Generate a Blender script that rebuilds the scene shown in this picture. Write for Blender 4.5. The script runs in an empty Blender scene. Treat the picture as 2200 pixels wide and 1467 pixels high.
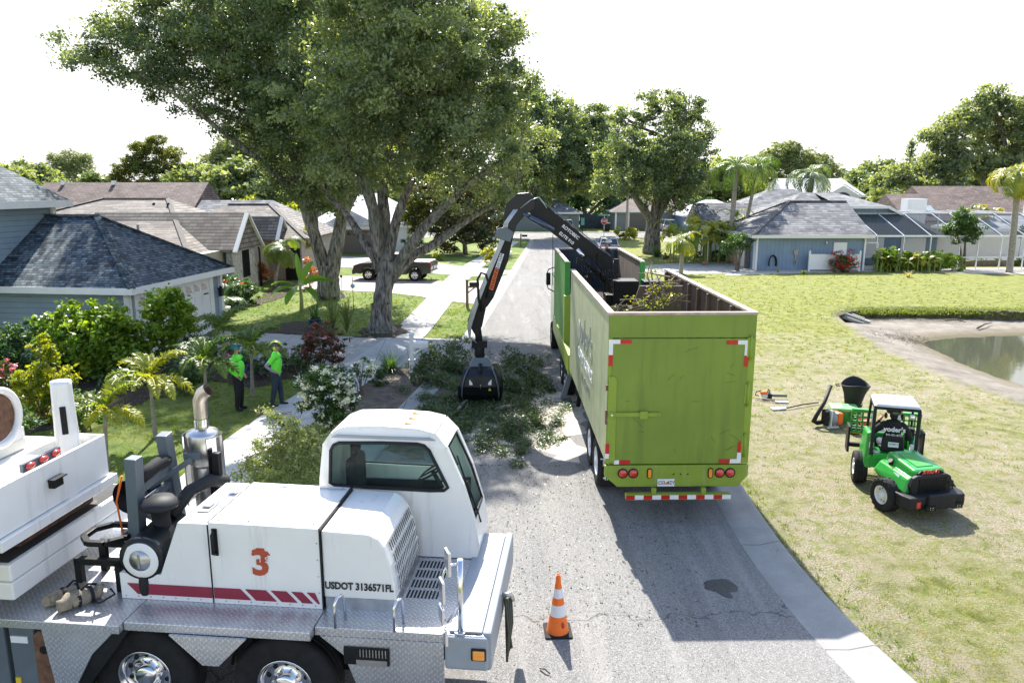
import bpy, math, random
import numpy as np
from mathutils import Vector, Matrix, noise
R = math.radians
S = bpy.context.scene
COL = S.collection
# ---------------------------------------------------------------- camera
CAM_H, PITCH, FPX, CX, CY = 6.05, R(11.6), 1619.0, 1100.0, 733.5
cd = bpy.data.cameras.new('camera'); cam = bpy.data.objects.new('camera', cd); COL.objects.link(cam)
cam.location = (0, 0, CAM_H); cam.rotation_euler = (R(90) - PITCH, 0, 0)
cd.sensor_width = 36; cd.lens = FPX / 2200 * 36; cd.clip_start = .1; cd.clip_end = 3000
S.camera = cam
# ---------------------------------------------------------------- light
SUN_EL, SUN_AZ = R(45.5), R(-7.5)          # azimuth from +Y (the way the camera looks), negative is left
w = bpy.data.worlds.new('World'); S.world = w; w.use_nodes = True
nt = w.node_tree; nt.nodes.clear()
out = nt.nodes.new('ShaderNodeOutputWorld'); bg = nt.nodes.new('ShaderNodeBackground')
sky = nt.nodes.new('ShaderNodeTexSky'); sky.sky_type = 'NISHITA'; sky.sun_disc = False
sky.sun_elevation = SUN_EL; sky.sun_rotation = SUN_AZ; sky.air_density = 1.0; sky.dust_density = 1.0; sky.ozone_density = 1.0
hz = nt.nodes.new('ShaderNodeBackground'); hz.inputs[0].default_value = (1.0, .995, .985, 1); hz.inputs[1].default_value = .55
mx = nt.nodes.new('ShaderNodeMixShader'); tc = nt.nodes.new('ShaderNodeTexCoord'); sp = nt.nodes.new('ShaderNodeSeparateXYZ')
mr = nt.nodes.new('ShaderNodeMapRange'); mr.inputs[1].default_value = 0.20; mr.inputs[2].default_value = .46
mr.inputs[3].default_value = .97; mr.inputs[4].default_value = 0.0
nt.links.new(tc.outputs['Generated'], sp.inputs[0]); nt.links.new(sp.outputs[2], mr.inputs[0]); nt.links.new(mr.outputs[0], mx.inputs[0])
nt.links.new(sky.outputs[0], bg.inputs[0]); bg.inputs[1].default_value = .15
nt.links.new(bg.outputs[0], mx.inputs[1]); nt.links.new(hz.outputs[0], mx.inputs[2]); nt.links.new(mx.outputs[0], out.inputs[0])
sl = bpy.data.lights.new('sun', 'SUN'); sl.energy = 4.7; sl.angle = R(.55); sl.color = (1, .955, .88)
sun = bpy.data.objects.new('sun', sl); COL.objects.link(sun)
sd = Vector((math.sin(SUN_AZ) * math.cos(SUN_EL), math.cos(SUN_AZ) * math.cos(SUN_EL), math.sin(SUN_EL)))
sun.rotation_euler = sd.to_track_quat('Z', 'Y').to_euler(); sun.location = (0, 0, 60)
S.view_settings.view_transform = 'Standard'; S.view_settings.look = 'None'; S.view_settings.gamma = 1
S.view_settings.exposure = 1.35; S.view_settings.use_curve_mapping = False
# ---------------------------------------------------------------- photo pixel (2200x1467) -> place
def ray(px, py):
    x = (px - CX) / FPX; y = -(py - CY) / FPX
    return x, math.cos(PITCH) + y * math.sin(PITCH), -math.sin(PITCH) + y * math.cos(PITCH)
def G(px, py, z=0.0):
    x, y, q = ray(px, py); t = (z - CAM_H) / q; return Vector((x * t, y * t, z))
def P(px, py, Y):
    x, y, q = ray(px, py); t = Y / y; return Vector((x * t, Y, CAM_H + q * t))
# ---------------------------------------------------------------- mesh builder
class MB:
    def __init__(s): s.v = []; s.f = []; s.m = []; s.s = []; s.mi = 0
    def add(s, vs, fs, smooth=False):
        o = len(s.v); s.v += [tuple(q) for q in vs]
        for f in fs: s.f.append(tuple(i + o for i in f)); s.m.append(s.mi); s.s.append(smooth)
        return s
    def mat(s, i): s.mi = i; return s
    def box(s, x0, x1, y0, y1, z0, z1):
        v = [(x0,y0,z0),(x1,y0,z0),(x1,y1,z0),(x0,y1,z0),(x0,y0,z1),(x1,y0,z1),(x1,y1,z1),(x0,y1,z1)]
        return s.add(v, [(0,3,2,1),(4,5,6,7),(0,1,5,4),(1,2,6,5),(2,3,7,6),(3,0,4,7)])
    def obox(s, c, size, rz=0, rx=0, ry=0):
        M = Matrix.Rotation(rz, 3, 'Z') @ Matrix.Rotation(ry, 3, 'Y') @ Matrix.Rotation(rx, 3, 'X'); c = Vector(c); h = [q / 2 for q in size]
        v = [c + M @ Vector((a * h[0], b * h[1], d * h[2])) for d in (-1, 1) for a, b in ((-1,-1),(1,-1),(1,1),(-1,1))]
        return s.add(v, [(0,3,2,1),(4,5,6,7),(0,1,5,4),(1,2,6,5),(2,3,7,6),(3,0,4,7)])
    def hexa(s, v): return s.add(v, [(0,3,2,1),(4,5,6,7),(0,1,5,4),(1,2,6,5),(2,3,7,6),(3,0,4,7)])
    def bar(s, a, b, w, h, up=(0,0,1)):       # rectangular bar from a to b
        a = Vector(a); b = Vector(b); d = (b - a).normalized(); u = Vector(up)
        r = d.cross(u)
        if r.length < 1e-4: r = d.cross(Vector((0,1,0)))
        r.normalize(); t = r.cross(d)
        v = [p + r * (i * w / 2) + t * (j * h / 2) for p in (a, b) for i, j in ((-1,-1),(1,-1),(1,1),(-1,1))]
        return s.add(v, [(0,3,2,1),(4,5,6,7),(0,1,5,4),(1,2,6,5),(2,3,7,6),(3,0,4,7)])
    def prism(s, poly, a, b, ax='y'):         # poly in the other two axes, extruded a..b along ax
        n = len(poly)
        def mk(p, t): return {'y': (p[0], t, p[1]), 'x': (t, p[0], p[1]), 'z': (p[0], p[1], t)}[ax]
        v = [mk(p, a) for p in poly] + [mk(p, b) for p in poly]
        return s.add(v, [tuple(range(n))[::-1], tuple(range(n, 2*n))] + [(i, (i+1) % n, n + (i+1) % n, n + i) for i in range(n)])
    def tube(s, pts, rad, n=8, caps=True, smooth=True, jit=0):
        pts = [Vector(p) for p in pts]; k = len(pts)
        if not hasattr(rad, '__len__'): rad = [rad] * k
        vs = []; ref = None
        for i, p in enumerate(pts):
            d = (pts[min(i+1, k-1)] - pts[max(i-1, 0)]).normalized()
            if ref is None: ref = Vector((0,0,1)) if abs(d.z) < .9 else Vector((1,0,0))
            a = d.cross(ref)
            if a.length < 1e-3: a = d.cross(Vector((.3,.8,.1)))
            a.normalize(); b = d.cross(a); ref = -b if False else a.cross(d)
            for j in range(n):
                t = 2 * math.pi * j / n; q = rad[i] * (1 + (random.uniform(-jit, jit) if jit else 0))
                vs.append(p + a * math.cos(t) * q + b * math.sin(t) * q)
        fs = [(i*n + j, i*n + (j+1) % n, (i+1)*n + (j+1) % n, (i+1)*n + j) for i in range(k-1) for j in range(n)]
        s.add(vs, fs, smooth)
        if caps: o = len(s.v) - len(vs); s.f += [tuple(o + j for j in range(n))[::-1], tuple(o + (k-1)*n + j for j in range(n))]; s.m += [s.mi]*2; s.s += [False]*2
        return s
    def cyl(s, a, b, r, r2=None, n=16): return s.tube([a, b], [r, r if r2 is None else r2], n)
    def lathe(s, prof, c=(0,0,0), ax=(0,0,1), n=24, smooth=True, sc=(1,1)):
        c = Vector(c); q = Vector((0,0,1)).rotation_difference(Vector(ax)); vs = []
        for r, h in prof:
            for j in range(n):
                t = 2*math.pi*j/n; vs.append(c + q @ Vector((r*math.cos(t)*sc[0], r*math.sin(t)*sc[1], h)))
        k = len(prof)
        fs = [(i*n + j, i*n + (j+1) % n, (i+1)*n + (j+1) % n, (i+1)*n + j) for i in range(k-1) for j in range(n)]
        return s.add(vs, fs, smooth)
    def ell(s, c, r, n=16, k=10, rz=0, zmin=-1):
        if not hasattr(r, '__len__'): r = (r, r, r)
        vs = []; c = Vector(c); M = Matrix.Rotation(rz, 3, 'Z')
        a0 = math.asin(zmin)
        for i in range(k + 1):
            p = a0 + (math.pi/2 - a0) * i / k
            for j in range(n):
                t = 2*math.pi*j/n; vs.append(c + M @ Vector((r[0]*math.cos(p)*math.cos(t), r[1]*math.cos(p)*math.sin(t), r[2]*math.sin(p))))
        return s.add(vs, [(i*n + j, i*n + (j+1) % n, (i+1)*n + (j+1) % n, (i+1)*n + j) for i in range(k) for j in range(n)], True)
    def quad(s, *p): return s.add(p, [tuple(range(len(p)))])
    def build(s, name, mats, parent=None, bevel=0, loc=None, rz=0, seg=2):
        me = bpy.data.meshes.new(name); me.from_pydata(s.v, [], s.f)
        if not isinstance(mats, (list, tuple)): mats = [mats]
        for m in mats: me.materials.append(m)
        me.polygons.foreach_set('material_index', s.m); me.polygons.foreach_set('use_smooth', s.s)
        autouv(me); me.update()
        o = bpy.data.objects.new(name, me); COL.objects.link(o)
        if parent: o.parent = parent
        if loc is not None: o.location = loc
        if rz: o.rotation_euler.z = rz
        if bevel:
            b = o.modifiers.new('bevel', 'BEVEL'); b.width = bevel; b.segments = seg; b.limit_method = 'ANGLE'; b.angle_limit = R(40)
        return o
def autouv(me):                                # u along the level direction of each face, v up its slope, in metres
    uv = me.uv_layers.new(name='UVMap')
    nv = len(me.vertices); co = np.empty(nv*3, 'f'); me.vertices.foreach_get('co', co); co = co.reshape(-1, 3)
    nf = len(me.polygons); no = np.empty(nf*3, 'f'); me.polygons.foreach_get('normal', no); no = no.reshape(-1, 3)
    tot = np.empty(nf, 'i'); me.polygons.foreach_get('loop_total', tot); li = np.empty(len(me.loops), 'i'); me.loops.foreach_get('vertex_index', li)
    t = np.stack([-no[:,1], no[:,0], np.zeros(nf)], 1); ln = np.linalg.norm(t, axis=1); fl = ln < .02; t[fl] = (1,0,0); ln[fl] = 1; t /= ln[:,None]
    b = np.cross(no, t); T = np.repeat(t, tot, 0); B = np.repeat(b, tot, 0); c = co[li]
    uv.data.foreach_set('uv', np.stack([(T*c).sum(1), (B*c).sum(1)], 1).astype('f').ravel())
def tag(o, label, cat, group=None, kind=None):
    if label: o['label'] = label
    if cat: o['category'] = cat
    if group: o['group'] = group
    if kind: o['kind'] = kind
    return o
def thing(name, label, cat, loc=(0,0,0), rz=0, group=None):
    o = bpy.data.objects.new(name, None); COL.objects.link(o); o.empty_display_size = .3
    o.location = loc; o.rotation_euler.z = rz
    return tag(o, label, cat, group)
def dup(o, loc=None, rz=None, label=None, parent=None, scale=None):
    c = o.copy(); COL.objects.link(c)
    if parent: c.parent = parent
    for ch in list(o.children): dup(ch, parent=c)
    if loc is not None: c.location = loc
    if rz is not None: c.rotation_euler.z = rz
    if scale: c.scale = (scale,)*3 if not hasattr(scale, '__len__') else scale
    if label: c['label'] = label
    return c
def each(name, mats, parent, bevel, *boxes):
    return [MB().box(*b).build(name, mats, parent, bevel) for b in boxes]
def text(name, s, mat, parent, loc, rot, size, ext=.002, align='CENTER', bold=0, sx=1, shear=0):
    cu = bpy.data.curves.new(name, 'FONT'); cu.body = s; cu.size = size; cu.extrude = ext; cu.align_x = align; cu.align_y = 'CENTER'; cu.offset = bold; cu.shear = shear
    cu.resolution_u = 3
    t = bpy.data.objects.new(name, cu); COL.objects.link(t); bpy.context.view_layer.update()
    me = bpy.data.meshes.new_from_object(t.evaluated_get(bpy.context.evaluated_depsgraph_get())); me.name = name
    bpy.data.objects.remove(t); me.materials.clear(); me.materials.append(mat)
    o = bpy.data.objects.new(name, me); COL.objects.link(o); o.parent = parent; o.location = loc; o.rotation_euler = rot; o.scale = (sx, 1, 1)
    return o
# ---------------------------------------------------------------- materials
def nm(name):
    m = bpy.data.materials.new(name); m.use_nodes = True; n = m.node_tree; b = n.nodes['Principled BSDF']; return m, n, b
def N(n, t, **k):
    q = n.nodes.new(t)
    for a, v in k.items():
        if a.startswith('i_'):
            key = a[2:]; q.inputs[int(key) if key.isdigit() else key].default_value = v
        else: setattr(q, a, v)
    return q
def mixc(n, fac, a, b, mode='MIX'):
    q = n.nodes.new('ShaderNodeMix'); q.data_type = 'RGBA'; q.blend_type = mode
    for s, i in ((fac, 0), (a, 6), (b, 7)):
        if isinstance(s, bpy.types.NodeSocket): n.links.new(s, q.inputs[i])
        elif i: q.inputs[i].default_value = (*s[:3], 1)
        else: q.inputs[0].default_value = s
    return q.outputs[2]
def ramp(n, src, stops):
    q = n.nodes.new('ShaderNodeValToRGB'); n.links.new(src, q.inputs[0]); e = q.color_ramp.elements
    while len(e) < len(stops): e.new(.5)
    for i, (p, c) in enumerate(stops): e[i].position = p; e[i].color = (*c[:3], 1) if hasattr(c, '__len__') else (c, c, c, 1)
    return q.outputs[0]
def noise_n(n, scale, detail=4, co='Object', rough=.6, vec=None):
    q = N(n, 'ShaderNodeTexNoise'); q.inputs['Scale'].default_value = scale; q.inputs['Detail'].default_value = detail; q.inputs['Roughness'].default_value = rough
    if vec is None: t = N(n, 'ShaderNodeTexCoord'); vec = t.outputs[co]
    n.links.new(vec, q.inputs['Vector']); return q.outputs[0]
def mapped(n, co='Object', scale=(1,1,1), rot=(0,0,0)):
    t = N(n, 'ShaderNodeTexCoord'); m = N(n, 'ShaderNodeMapping'); m.inputs['Scale'].default_value = scale; m.inputs['Rotation'].default_value = rot
    n.links.new(t.outputs[co], m.inputs[0]); return m.outputs[0]
def bump(n, b, h, dist=.01, st=1.0):
    q = N(n, 'ShaderNodeBump'); q.inputs['Strength'].default_value = st; q.inputs['Distance'].default_value = dist
    n.links.new(h, q.inputs['Height']); n.links.new(q.outputs[0], b.inputs['Normal'])
def mat(name, c, rough=.5, metal=0, var=.12, ns=3, bd=0, coat=0, spec=.5, dirt=None, ds=1.5, dl=.55, streak=False):
    m, n, b = nm(name); b.inputs['Roughness'].default_value = rough; b.inputs['Metallic'].default_value = metal
    b.inputs['Specular IOR Level'].default_value = spec; b.inputs['Coat Weight'].default_value = coat; b.inputs['Coat Roughness'].default_value = .08
    f = noise_n(n, ns, 5)
    col = mixc(n, ramp(n, f, [(.3, 0), (.7, 1)]), [q*(1-var) for q in c], [min(1, q*(1+var)) for q in c])
    if dirt:
        v = mapped(n, scale=(ds*3, ds*3, ds*.25)) if streak else None
        col = mixc(n, ramp(n, noise_n(n, 1.0 if streak else ds, 6, rough=.7, vec=v), [(dl, 0), (min(1, dl+.22), .85)]), col, dirt)
    n.links.new(col, b.inputs['Base Color'])
    if bd: bump(n, b, noise_n(n, ns*8, 4), bd)
    return m
def leafmat(name, c1, c2, trans=.4, rough=.45, hue=None):
    m, n, b = nm(name); a = N(n, 'ShaderNodeAttribute'); a.attribute_name = 'tone'
    col = mixc(n, a.outputs['Fac'], c1, c2); n.links.new(col, b.inputs['Base Color']); b.inputs['Roughness'].default_value = rough
    b.inputs['Specular IOR Level'].default_value = .5
    t = N(n, 'ShaderNodeBsdfTranslucent'); tcx = mixc(n, a.outputs['Fac'], [c1[0]*2.1, c1[1]*2.0, c1[2]*.7], [c2[0]*2.2, c2[1]*2.0, c2[2]*.6]); n.links.new(tcx, t.inputs[0])
    x = N(n, 'ShaderNodeMixShader'); x.inputs[0].default_value = trans; n.links.new(b.outputs[0], x.inputs[1]); n.links.new(t.outputs[0], x.inputs[2])
    n.links.new(x.outputs[0], n.nodes['Material Output'].inputs[0]); return m
def shingle(name, a, b2, mortar, w=.3, h=.14, rough=.85, patch=None, ms=.012, line=.35):
    m, n, b = nm(name); b.inputs['Roughness'].default_value = rough; b.inputs['Specular IOR Level'].default_value = .3
    uv = mapped(n, 'UV'); q = N(n, 'ShaderNodeTexBrick'); n.links.new(uv, q.inputs[0]); q.inputs['Scale'].default_value = 1
    q.inputs['Color1'].default_value = (*a, 1); q.inputs['Color2'].default_value = (*b2, 1); q.inputs['Mortar'].default_value = (*mortar, 1)
    q.inputs['Mortar Size'].default_value = ms; q.inputs['Mortar Smooth'].default_value = .2; q.inputs['Brick Width'].default_value = w; q.inputs['Row Height'].default_value = h; q.offset = .37; q.offset_frequency = 3
    q2 = N(n, 'ShaderNodeTexBrick'); n.links.new(uv, q2.inputs[0]); q2.inputs['Scale'].default_value = 1; q2.inputs['Brick Width'].default_value = w*1.7; q2.inputs['Row Height'].default_value = h*2; q2.offset = .61
    q2.inputs['Color1'].default_value = (.75,.75,.75,1); q2.inputs['Color2'].default_value = (1.25,1.25,1.25,1); q2.inputs['Mortar'].default_value = (1,1,1,1); q2.inputs['Mortar Size'].default_value = 0
    col = mixc(n, 1.0, q.outputs[0], q2.outputs[0], 'MULTIPLY')
    nz = noise_n(n, .6, 5); col = mixc(n, ramp(n, nz, [(.4, 0), (.8, .3)]), col, patch or [x*1.5 for x in b2])
    sw = N(n, 'ShaderNodeSeparateXYZ'); n.links.new(uv, sw.inputs[0]); mm = N(n, 'ShaderNodeMath', operation='FRACT'); dv = N(n, 'ShaderNodeMath', operation='DIVIDE'); dv.inputs[1].default_value = h
    n.links.new(sw.outputs[1], dv.inputs[0]); n.links.new(dv.outputs[0], mm.inputs[0]); inv = N(n, 'ShaderNodeMath', operation='SUBTRACT'); inv.inputs[0].default_value = 1; n.links.new(mm.outputs[0], inv.inputs[1])
    col = mixc(n, ramp(n, mm.outputs[0], [(0, line), (.1, line*.9), (.3, 0)]), col, [x*.25 for x in a]); n.links.new(col, b.inputs['Base Color'])
    bump(n, b, inv.outputs[0], .03, 1); return m
def siding(name, c, h=.16, vert=False, rough=.6, dist=.012, dark=.75):
    m, n, b = nm(name); b.inputs['Roughness'].default_value = rough
    uv = mapped(n, 'UV'); s_ = N(n, 'ShaderNodeSeparateXYZ'); n.links.new(uv, s_.inputs[0]); d = N(n, 'ShaderNodeMath', operation='DIVIDE'); d.inputs[1].default_value = h
    n.links.new(s_.outputs[0 if vert else 1], d.inputs[0]); f = N(n, 'ShaderNodeMath', operation='FRACT'); n.links.new(d.outputs[0], f.inputs[0])
    col = mixc(n, ramp(n, noise_n(n, 1.2, 5), [(.3, 0), (.7, 1)]), [q*.9 for q in c], [q*1.1 for q in c])
    col = mixc(n, ramp(n, f.outputs[0], [(0, 1), (.07, 0)]), col, [q*dark for q in c]); n.links.new(col, b.inputs['Base Color'])
    bump(n, b, ramp(n, f.outputs[0], [(0, 0), (.08, 1), (1, .6)]), dist, 1); return m
def glassmat(name, c=(.6,.75,.72), rough=.03, t=.75):
    m, n, b = nm(name); b.inputs['Base Color'].default_value = (*c, 1); b.inputs['Roughness'].default_value = rough; b.inputs['IOR'].default_value = 1.45
    tr = N(n, 'ShaderNodeBsdfTransparent'); tr.inputs[0].default_value = (*c, 1); b.inputs['Specular IOR Level'].default_value = 1
    b.inputs['Base Color'].default_value = (c[0]*.1, c[1]*.1, c[2]*.1, 1)
    x = N(n, 'ShaderNodeMixShader'); x.inputs[0].default_value = t; n.links.new(b.outputs[0], x.inputs[1]); n.links.new(tr.outputs[0], x.inputs[2])
    n.links.new(x.outputs[0], n.nodes['Material Output'].inputs[0]); return m
def ground_uv(n): t = N(n, 'ShaderNodeTexCoord'); return t.outputs['Object']
M = {}
M['white'] = mat('white_paint', (.8,.79,.76), .3, var=.025, coat=.4, dirt=(.52,.48,.42), ds=1.6, dl=.55, streak=True)
M['whitetrim'] = mat('white_trim', (.8,.8,.78), .5, var=.04)
M['cream'] = mat('cream_paint', (.72,.7,.62), .35, var=.04, dirt=(.35,.28,.2), ds=3, dl=.72)
M['black'] = mat('black_metal', (.011,.012,.013), .45, var=.3, spec=.25)
M['blackgloss'] = mat('black_gloss_paint', (.009,.012,.014), .35, var=.3, coat=.12, spec=.3)
M['rubber'] = mat('tyre_rubber', (.018,.018,.019), .8, var=.3, bd=.003, ns=8, spec=.25)
M['plastic'] = mat('black_plastic', (.02,.021,.023), .6, var=.2, spec=.25)
M['dgrey'] = mat('grey_steel_paint', (.11,.135,.155), .4, var=.1)
M['grey'] = mat('grey_paint', (.28,.31,.34), .4, var=.08, dirt=(.4,.4,.4), ds=4, dl=.7)
M['chrome'] = mat('chrome', (.75,.75,.76), .14, 1, var=.05)
M['steel'] = mat('brushed_steel', (.55,.54,.52), .32, 1, var=.2, ns=6)
M['rust'] = mat('rusted_steel', (.14,.07,.04), .8, var=.5, ns=10, bd=.003)
M['alu'] = mat('aluminium_frame', (.68,.69,.7), .45, .3, var=.05)
M['red'] = mat('red_reflector', (.5,.015,.015), .3, var=.05)
M['redlamp'] = mat('red_lens', (.55,.03,.015), .15, var=.15, coat=1)
M['amber'] = mat('amber_lens', (.85,.3,.01), .15, var=.1, coat=1)
M['whiteref'] = mat('white_reflector', (.75,.76,.78), .4, var=.03)
M['orange'] = mat('orange_plastic', (.9,.17,.012), .45, var=.06, dirt=(.45,.08,.02), ds=6, dl=.62)
M['lettblack'] = mat('black_lettering', (.02,.02,.022), .5, var=.05)
M['lettwhite'] = mat('white_lettering', (.75,.75,.75), .5, var=.05)
M['lettgrey'] = mat('faded_grey_lettering', (.27,.28,.25), .8, var=.2, spec=.1)
M['maroon'] = mat('maroon_stripe', (.27,.02,.045), .4, var=.1, dirt=(.6,.5,.5), ds=14, dl=.7)
M['limebump'] = mat('stained_lime_bumper', (.21,.30,.03), .5, var=.1, dirt=(.36,.37,.2), ds=2.2, dl=.56, streak=True)
M['brickred'] = mat('red_brown_decal', (.42,.06,.025), .4, var=.15)
M['limeside'] = mat('faded_lime_paint', (.40,.43,.25), .5, var=.12, dirt=(.2,.22,.12), ds=1.4, dl=.5, streak=True)
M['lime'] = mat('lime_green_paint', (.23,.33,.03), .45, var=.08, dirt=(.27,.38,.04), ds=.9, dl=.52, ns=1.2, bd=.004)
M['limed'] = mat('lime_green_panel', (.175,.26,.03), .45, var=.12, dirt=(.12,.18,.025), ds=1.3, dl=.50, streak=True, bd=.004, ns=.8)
M['green'] = mat('bright_green_paint', (.03,.32,.05), .3, var=.08, coat=.4)
M['greend'] = mat('weathered_green_paint', (.05,.3,.05), .5, var=.15, dirt=(.35,.42,.3), ds=5, dl=.66)
M['wood'] = mat('weathered_wood', (.17,.13,.1), .85, var=.3, ns=5, dirt=(.3,.26,.22), ds=2.5, dl=.5, streak=True)
M['brownsteel'] = mat('brown_worn_steel', (.1,.07,.052), .6, var=.25, dirt=(.2,.15,.12), ds=3, dl=.55, streak=True)
M['brownrim'] = mat('worn_top_rail', (.42,.33,.27), .6, var=.25, ns=6)
M['bark'] = mat('oak_bark', (.2,.175,.15), .95, var=.45, ns=6, bd=.05)
M['palmbark'] = mat('palm_trunk', (.3,.27,.23), .9, var=.3, ns=8, bd=.02)
M['twig'] = mat('twig_bark', (.16,.12,.08), .9, var=.3)
M['glass'] = glassmat('cab_glass', (.68,.84,.80), .02, .87)
M['darkglass'] = mat('dark_window_glass', (.03,.04,.045), .06, var=.2, spec=1)
M['skin'] = mat('skin', (.48,.27,.19), .5, var=.05)
M['hiviz'] = mat('hi_vis_fabric', (.17,.85,.06), .8, var=.08)
M['navy'] = mat('black_fabric', (.012,.013,.016), .85, var=.2)
M['denim'] = mat('dark_denim', (.03,.045,.065), .85, var=.25)
M['greysleeve'] = mat('grey_sleeve', (.3,.28,.33), .85, var=.1)
M['canvas'] = mat('tan_canvas', (.3,.25,.18), .95, var=.3, ns=12, bd=.01)
M['mulch'] = mat('dark_mulch', (.045,.03,.022), .95, var=.6, ns=14, bd=.04)
def tread():
    m, n, b = nm('diamond_plate'); b.inputs['Metallic'].default_value = .75; b.inputs['Roughness'].default_value = .36
    uv = mapped(n, 'UV', (1.7,1.7,1)); s_ = N(n, 'ShaderNodeSeparateXYZ'); n.links.new(uv, s_.inputs[0])
    def lozenge(rot, off):
        mp = N(n, 'ShaderNodeMapping'); mp.inputs['Rotation'].default_value = (0,0,R(rot)); mp.inputs['Location'].default_value = (off,off,0); n.links.new(uv, mp.inputs[0])
        a = N(n, 'ShaderNodeSeparateXYZ'); n.links.new(mp.outputs[0], a.inputs[0]); r = []
        for k, w_ in ((0, .058), (1, .029)):
            d = N(n, 'ShaderNodeMath', operation='DIVIDE'); d.inputs[1].default_value = .075; n.links.new(a.outputs[k], d.inputs[0])
            f = N(n, 'ShaderNodeMath', operation='FRACT'); n.links.new(d.outputs[0], f.inputs[0]); g = N(n, 'ShaderNodeMath', operation='SUBTRACT'); n.links.new(f.outputs[0], g.inputs[0]); g.inputs[1].default_value = .5
            h = N(n, 'ShaderNodeMath', operation='ABSOLUTE'); n.links.new(g.outputs[0], h.inputs[0]); e = N(n, 'ShaderNodeMath', operation='LESS_THAN'); n.links.new(h.outputs[0], e.inputs[0]); e.inputs[1].default_value = w_ * 6; r.append(e.outputs[0])
        p = N(n, 'ShaderNodeMath', operation='MULTIPLY'); n.links.new(r[0], p.inputs[0]); n.links.new(r[1], p.inputs[1]); return p.outputs[0]
    ck = N(n, 'ShaderNodeTexChecker'); ck.inputs['Scale'].default_value = 1/.053; mp = N(n, 'ShaderNodeMapping'); mp.inputs['Rotation'].default_value = (0,0,R(45)); n.links.new(uv, mp.inputs[0]); n.links.new(mp.outputs[0], ck.inputs[0])
    x = N(n, 'ShaderNodeMix'); x.data_type = 'FLOAT'; n.links.new(ck.outputs[1], x.inputs[0]); n.links.new(lozenge(45, 0), x.inputs[2]); n.links.new(lozenge(-45, .02), x.inputs[3])
    col = mixc(n, ramp(n, noise_n(n, 2.5, 6), [(.3, 0), (.7, 1)]), (.40,.41,.43), (.58,.59,.61)); col = mixc(n, x.outputs[0], col, (.74,.75,.77)); n.links.new(col, b.inputs['Base Color'])
    bump(n, b, x.outputs[0], .004, .8); return m
M['tread'] = tread()
# ================================================================ ground, road, pond
def inpoly(x, y, poly):
    r = np.zeros(x.shape, bool); n = len(poly)
    for i in range(n):
        x0, y0 = poly[i][:2]; x1, y1 = poly[(i+1) % n][:2]
        c = ((y0 > y) != (y1 > y)) & (x < (x1 - x0) * (y - y0) / (y1 - y0 + 1e-12) + x0); r ^= c
    return r
def pdist(x, y, poly):
    d = np.full(x.shape, 1e9); n = len(poly)
    for i in range(n):
        a = np.array(poly[i][:2]); b = np.array(poly[(i+1) % n][:2]); ab = b - a
        t = np.clip(((x - a[0]) * ab[0] + (y - a[1]) * ab[1]) / (ab @ ab + 1e-12), 0, 1)
        d = np.minimum(d, np.hypot(x - a[0] - t * ab[0], y - a[1] - t * ab[1]))
    return d
gp = lambda L, z=0: [tuple(G(px, py, z)[:2]) for px, py in L]
DIRT = gp([(1797,668),(1840,658),(1950,657),(2080,660),(2200,664)]) + [(48, 37), (50, 17), (30, 17)] + gp([(2205,862),(2100,828),(2000,795),(1900,748),(1838,708),(1803,684)])
WATER = gp([(1978,737),(2028,726),(2200,719)], -.55) + [(46, 30), (46, 20), (28, 19.5)] + gp([(2205,833),(2130,806),(2060,779),(2010,754)], -.55)
def terrain(x, y):
    x = np.asarray(x, float); y = np.asarray(y, float); ind = inpoly(x, y, DIRT); inw = inpoly(x, y, WATER)
    dd = pdist(x, y, DIRT); dw = pdist(x, y, WATER)
    far = np.clip((y - 34) / 2.0, 0, 1); t = dd / (dd + dw + 1e-6)
    zd = -.5 * t * (1 - far) + far * (-.46 * np.clip(dd / .2, 0, 1) - .09 * t); zw = -.55 - np.clip(dw * .35, 0, .6)
    z = np.where(inw, zw, np.where(ind, np.minimum(zd, -.03), 0))
    lawn = ~ind & ~inw
    z = z + np.where(lawn & (x > 5.2) & (y < 60), -.10 * np.exp(-dd / 1.5), 0)
    return z, ind, inw
def fine(a, b, f0, f1, st, big):
    return np.concatenate([np.arange(a, f0, big), np.arange(f0, f1, st), np.arange(f1, b + big, big)])
gx = np.concatenate([np.array([-900,-400,-200]), fine(-100, 100, -30, 50, .4, 6.0), np.array([200,400,900])])
gy = np.concatenate([np.array([-60,-20]), fine(-5, 130, 5, 60, .35, 5.0), np.array([180,260,400,900])])
XX, YY = np.meshgrid(gx, gy); ZZ, IND, INW = terrain(XX, YY)
zs = np.random.RandomState(3).normal(0, .008, XX.shape); ZZ = ZZ + np.where(IND & (YY > 5), zs, 0)
nx_, ny_ = len(gx), len(gy)
me = bpy.data.meshes.new('ground'); vv = np.stack([XX.ravel(), YY.ravel(), ZZ.ravel()], 1)
idx = (np.arange(ny_-1)[:,None]*nx_ + np.arange(nx_-1)[None]).ravel(); fc = np.stack([idx, idx+1, idx+nx_+1, idx+nx_], 1)
me.from_pydata(vv.tolist(), [], fc.tolist()); me.polygons.foreach_set('use_smooth', [True]*len(fc))
ca = me.color_attributes.new('zone', 'FLOAT_COLOR', 'POINT')
dd_ = pdist(XX, YY, DIRT); dry = np.clip((XX - 2.5) / 2, 0, 1) * np.clip((46 - YY) / 22, .0, 1)
dirt = np.clip(np.where(IND | INW, 1, 0) + 0, 0, 1); mud = np.where(INW, 1, np.where(IND, np.clip(1 - pdist(XX, YY, WATER) / 1.2, 0, 1), 0))
ca.data.foreach_set('color', np.stack([dry.ravel(), dirt.ravel(), mud.ravel(), np.ones(dry.size)], 1).astype('f').ravel())
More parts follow.
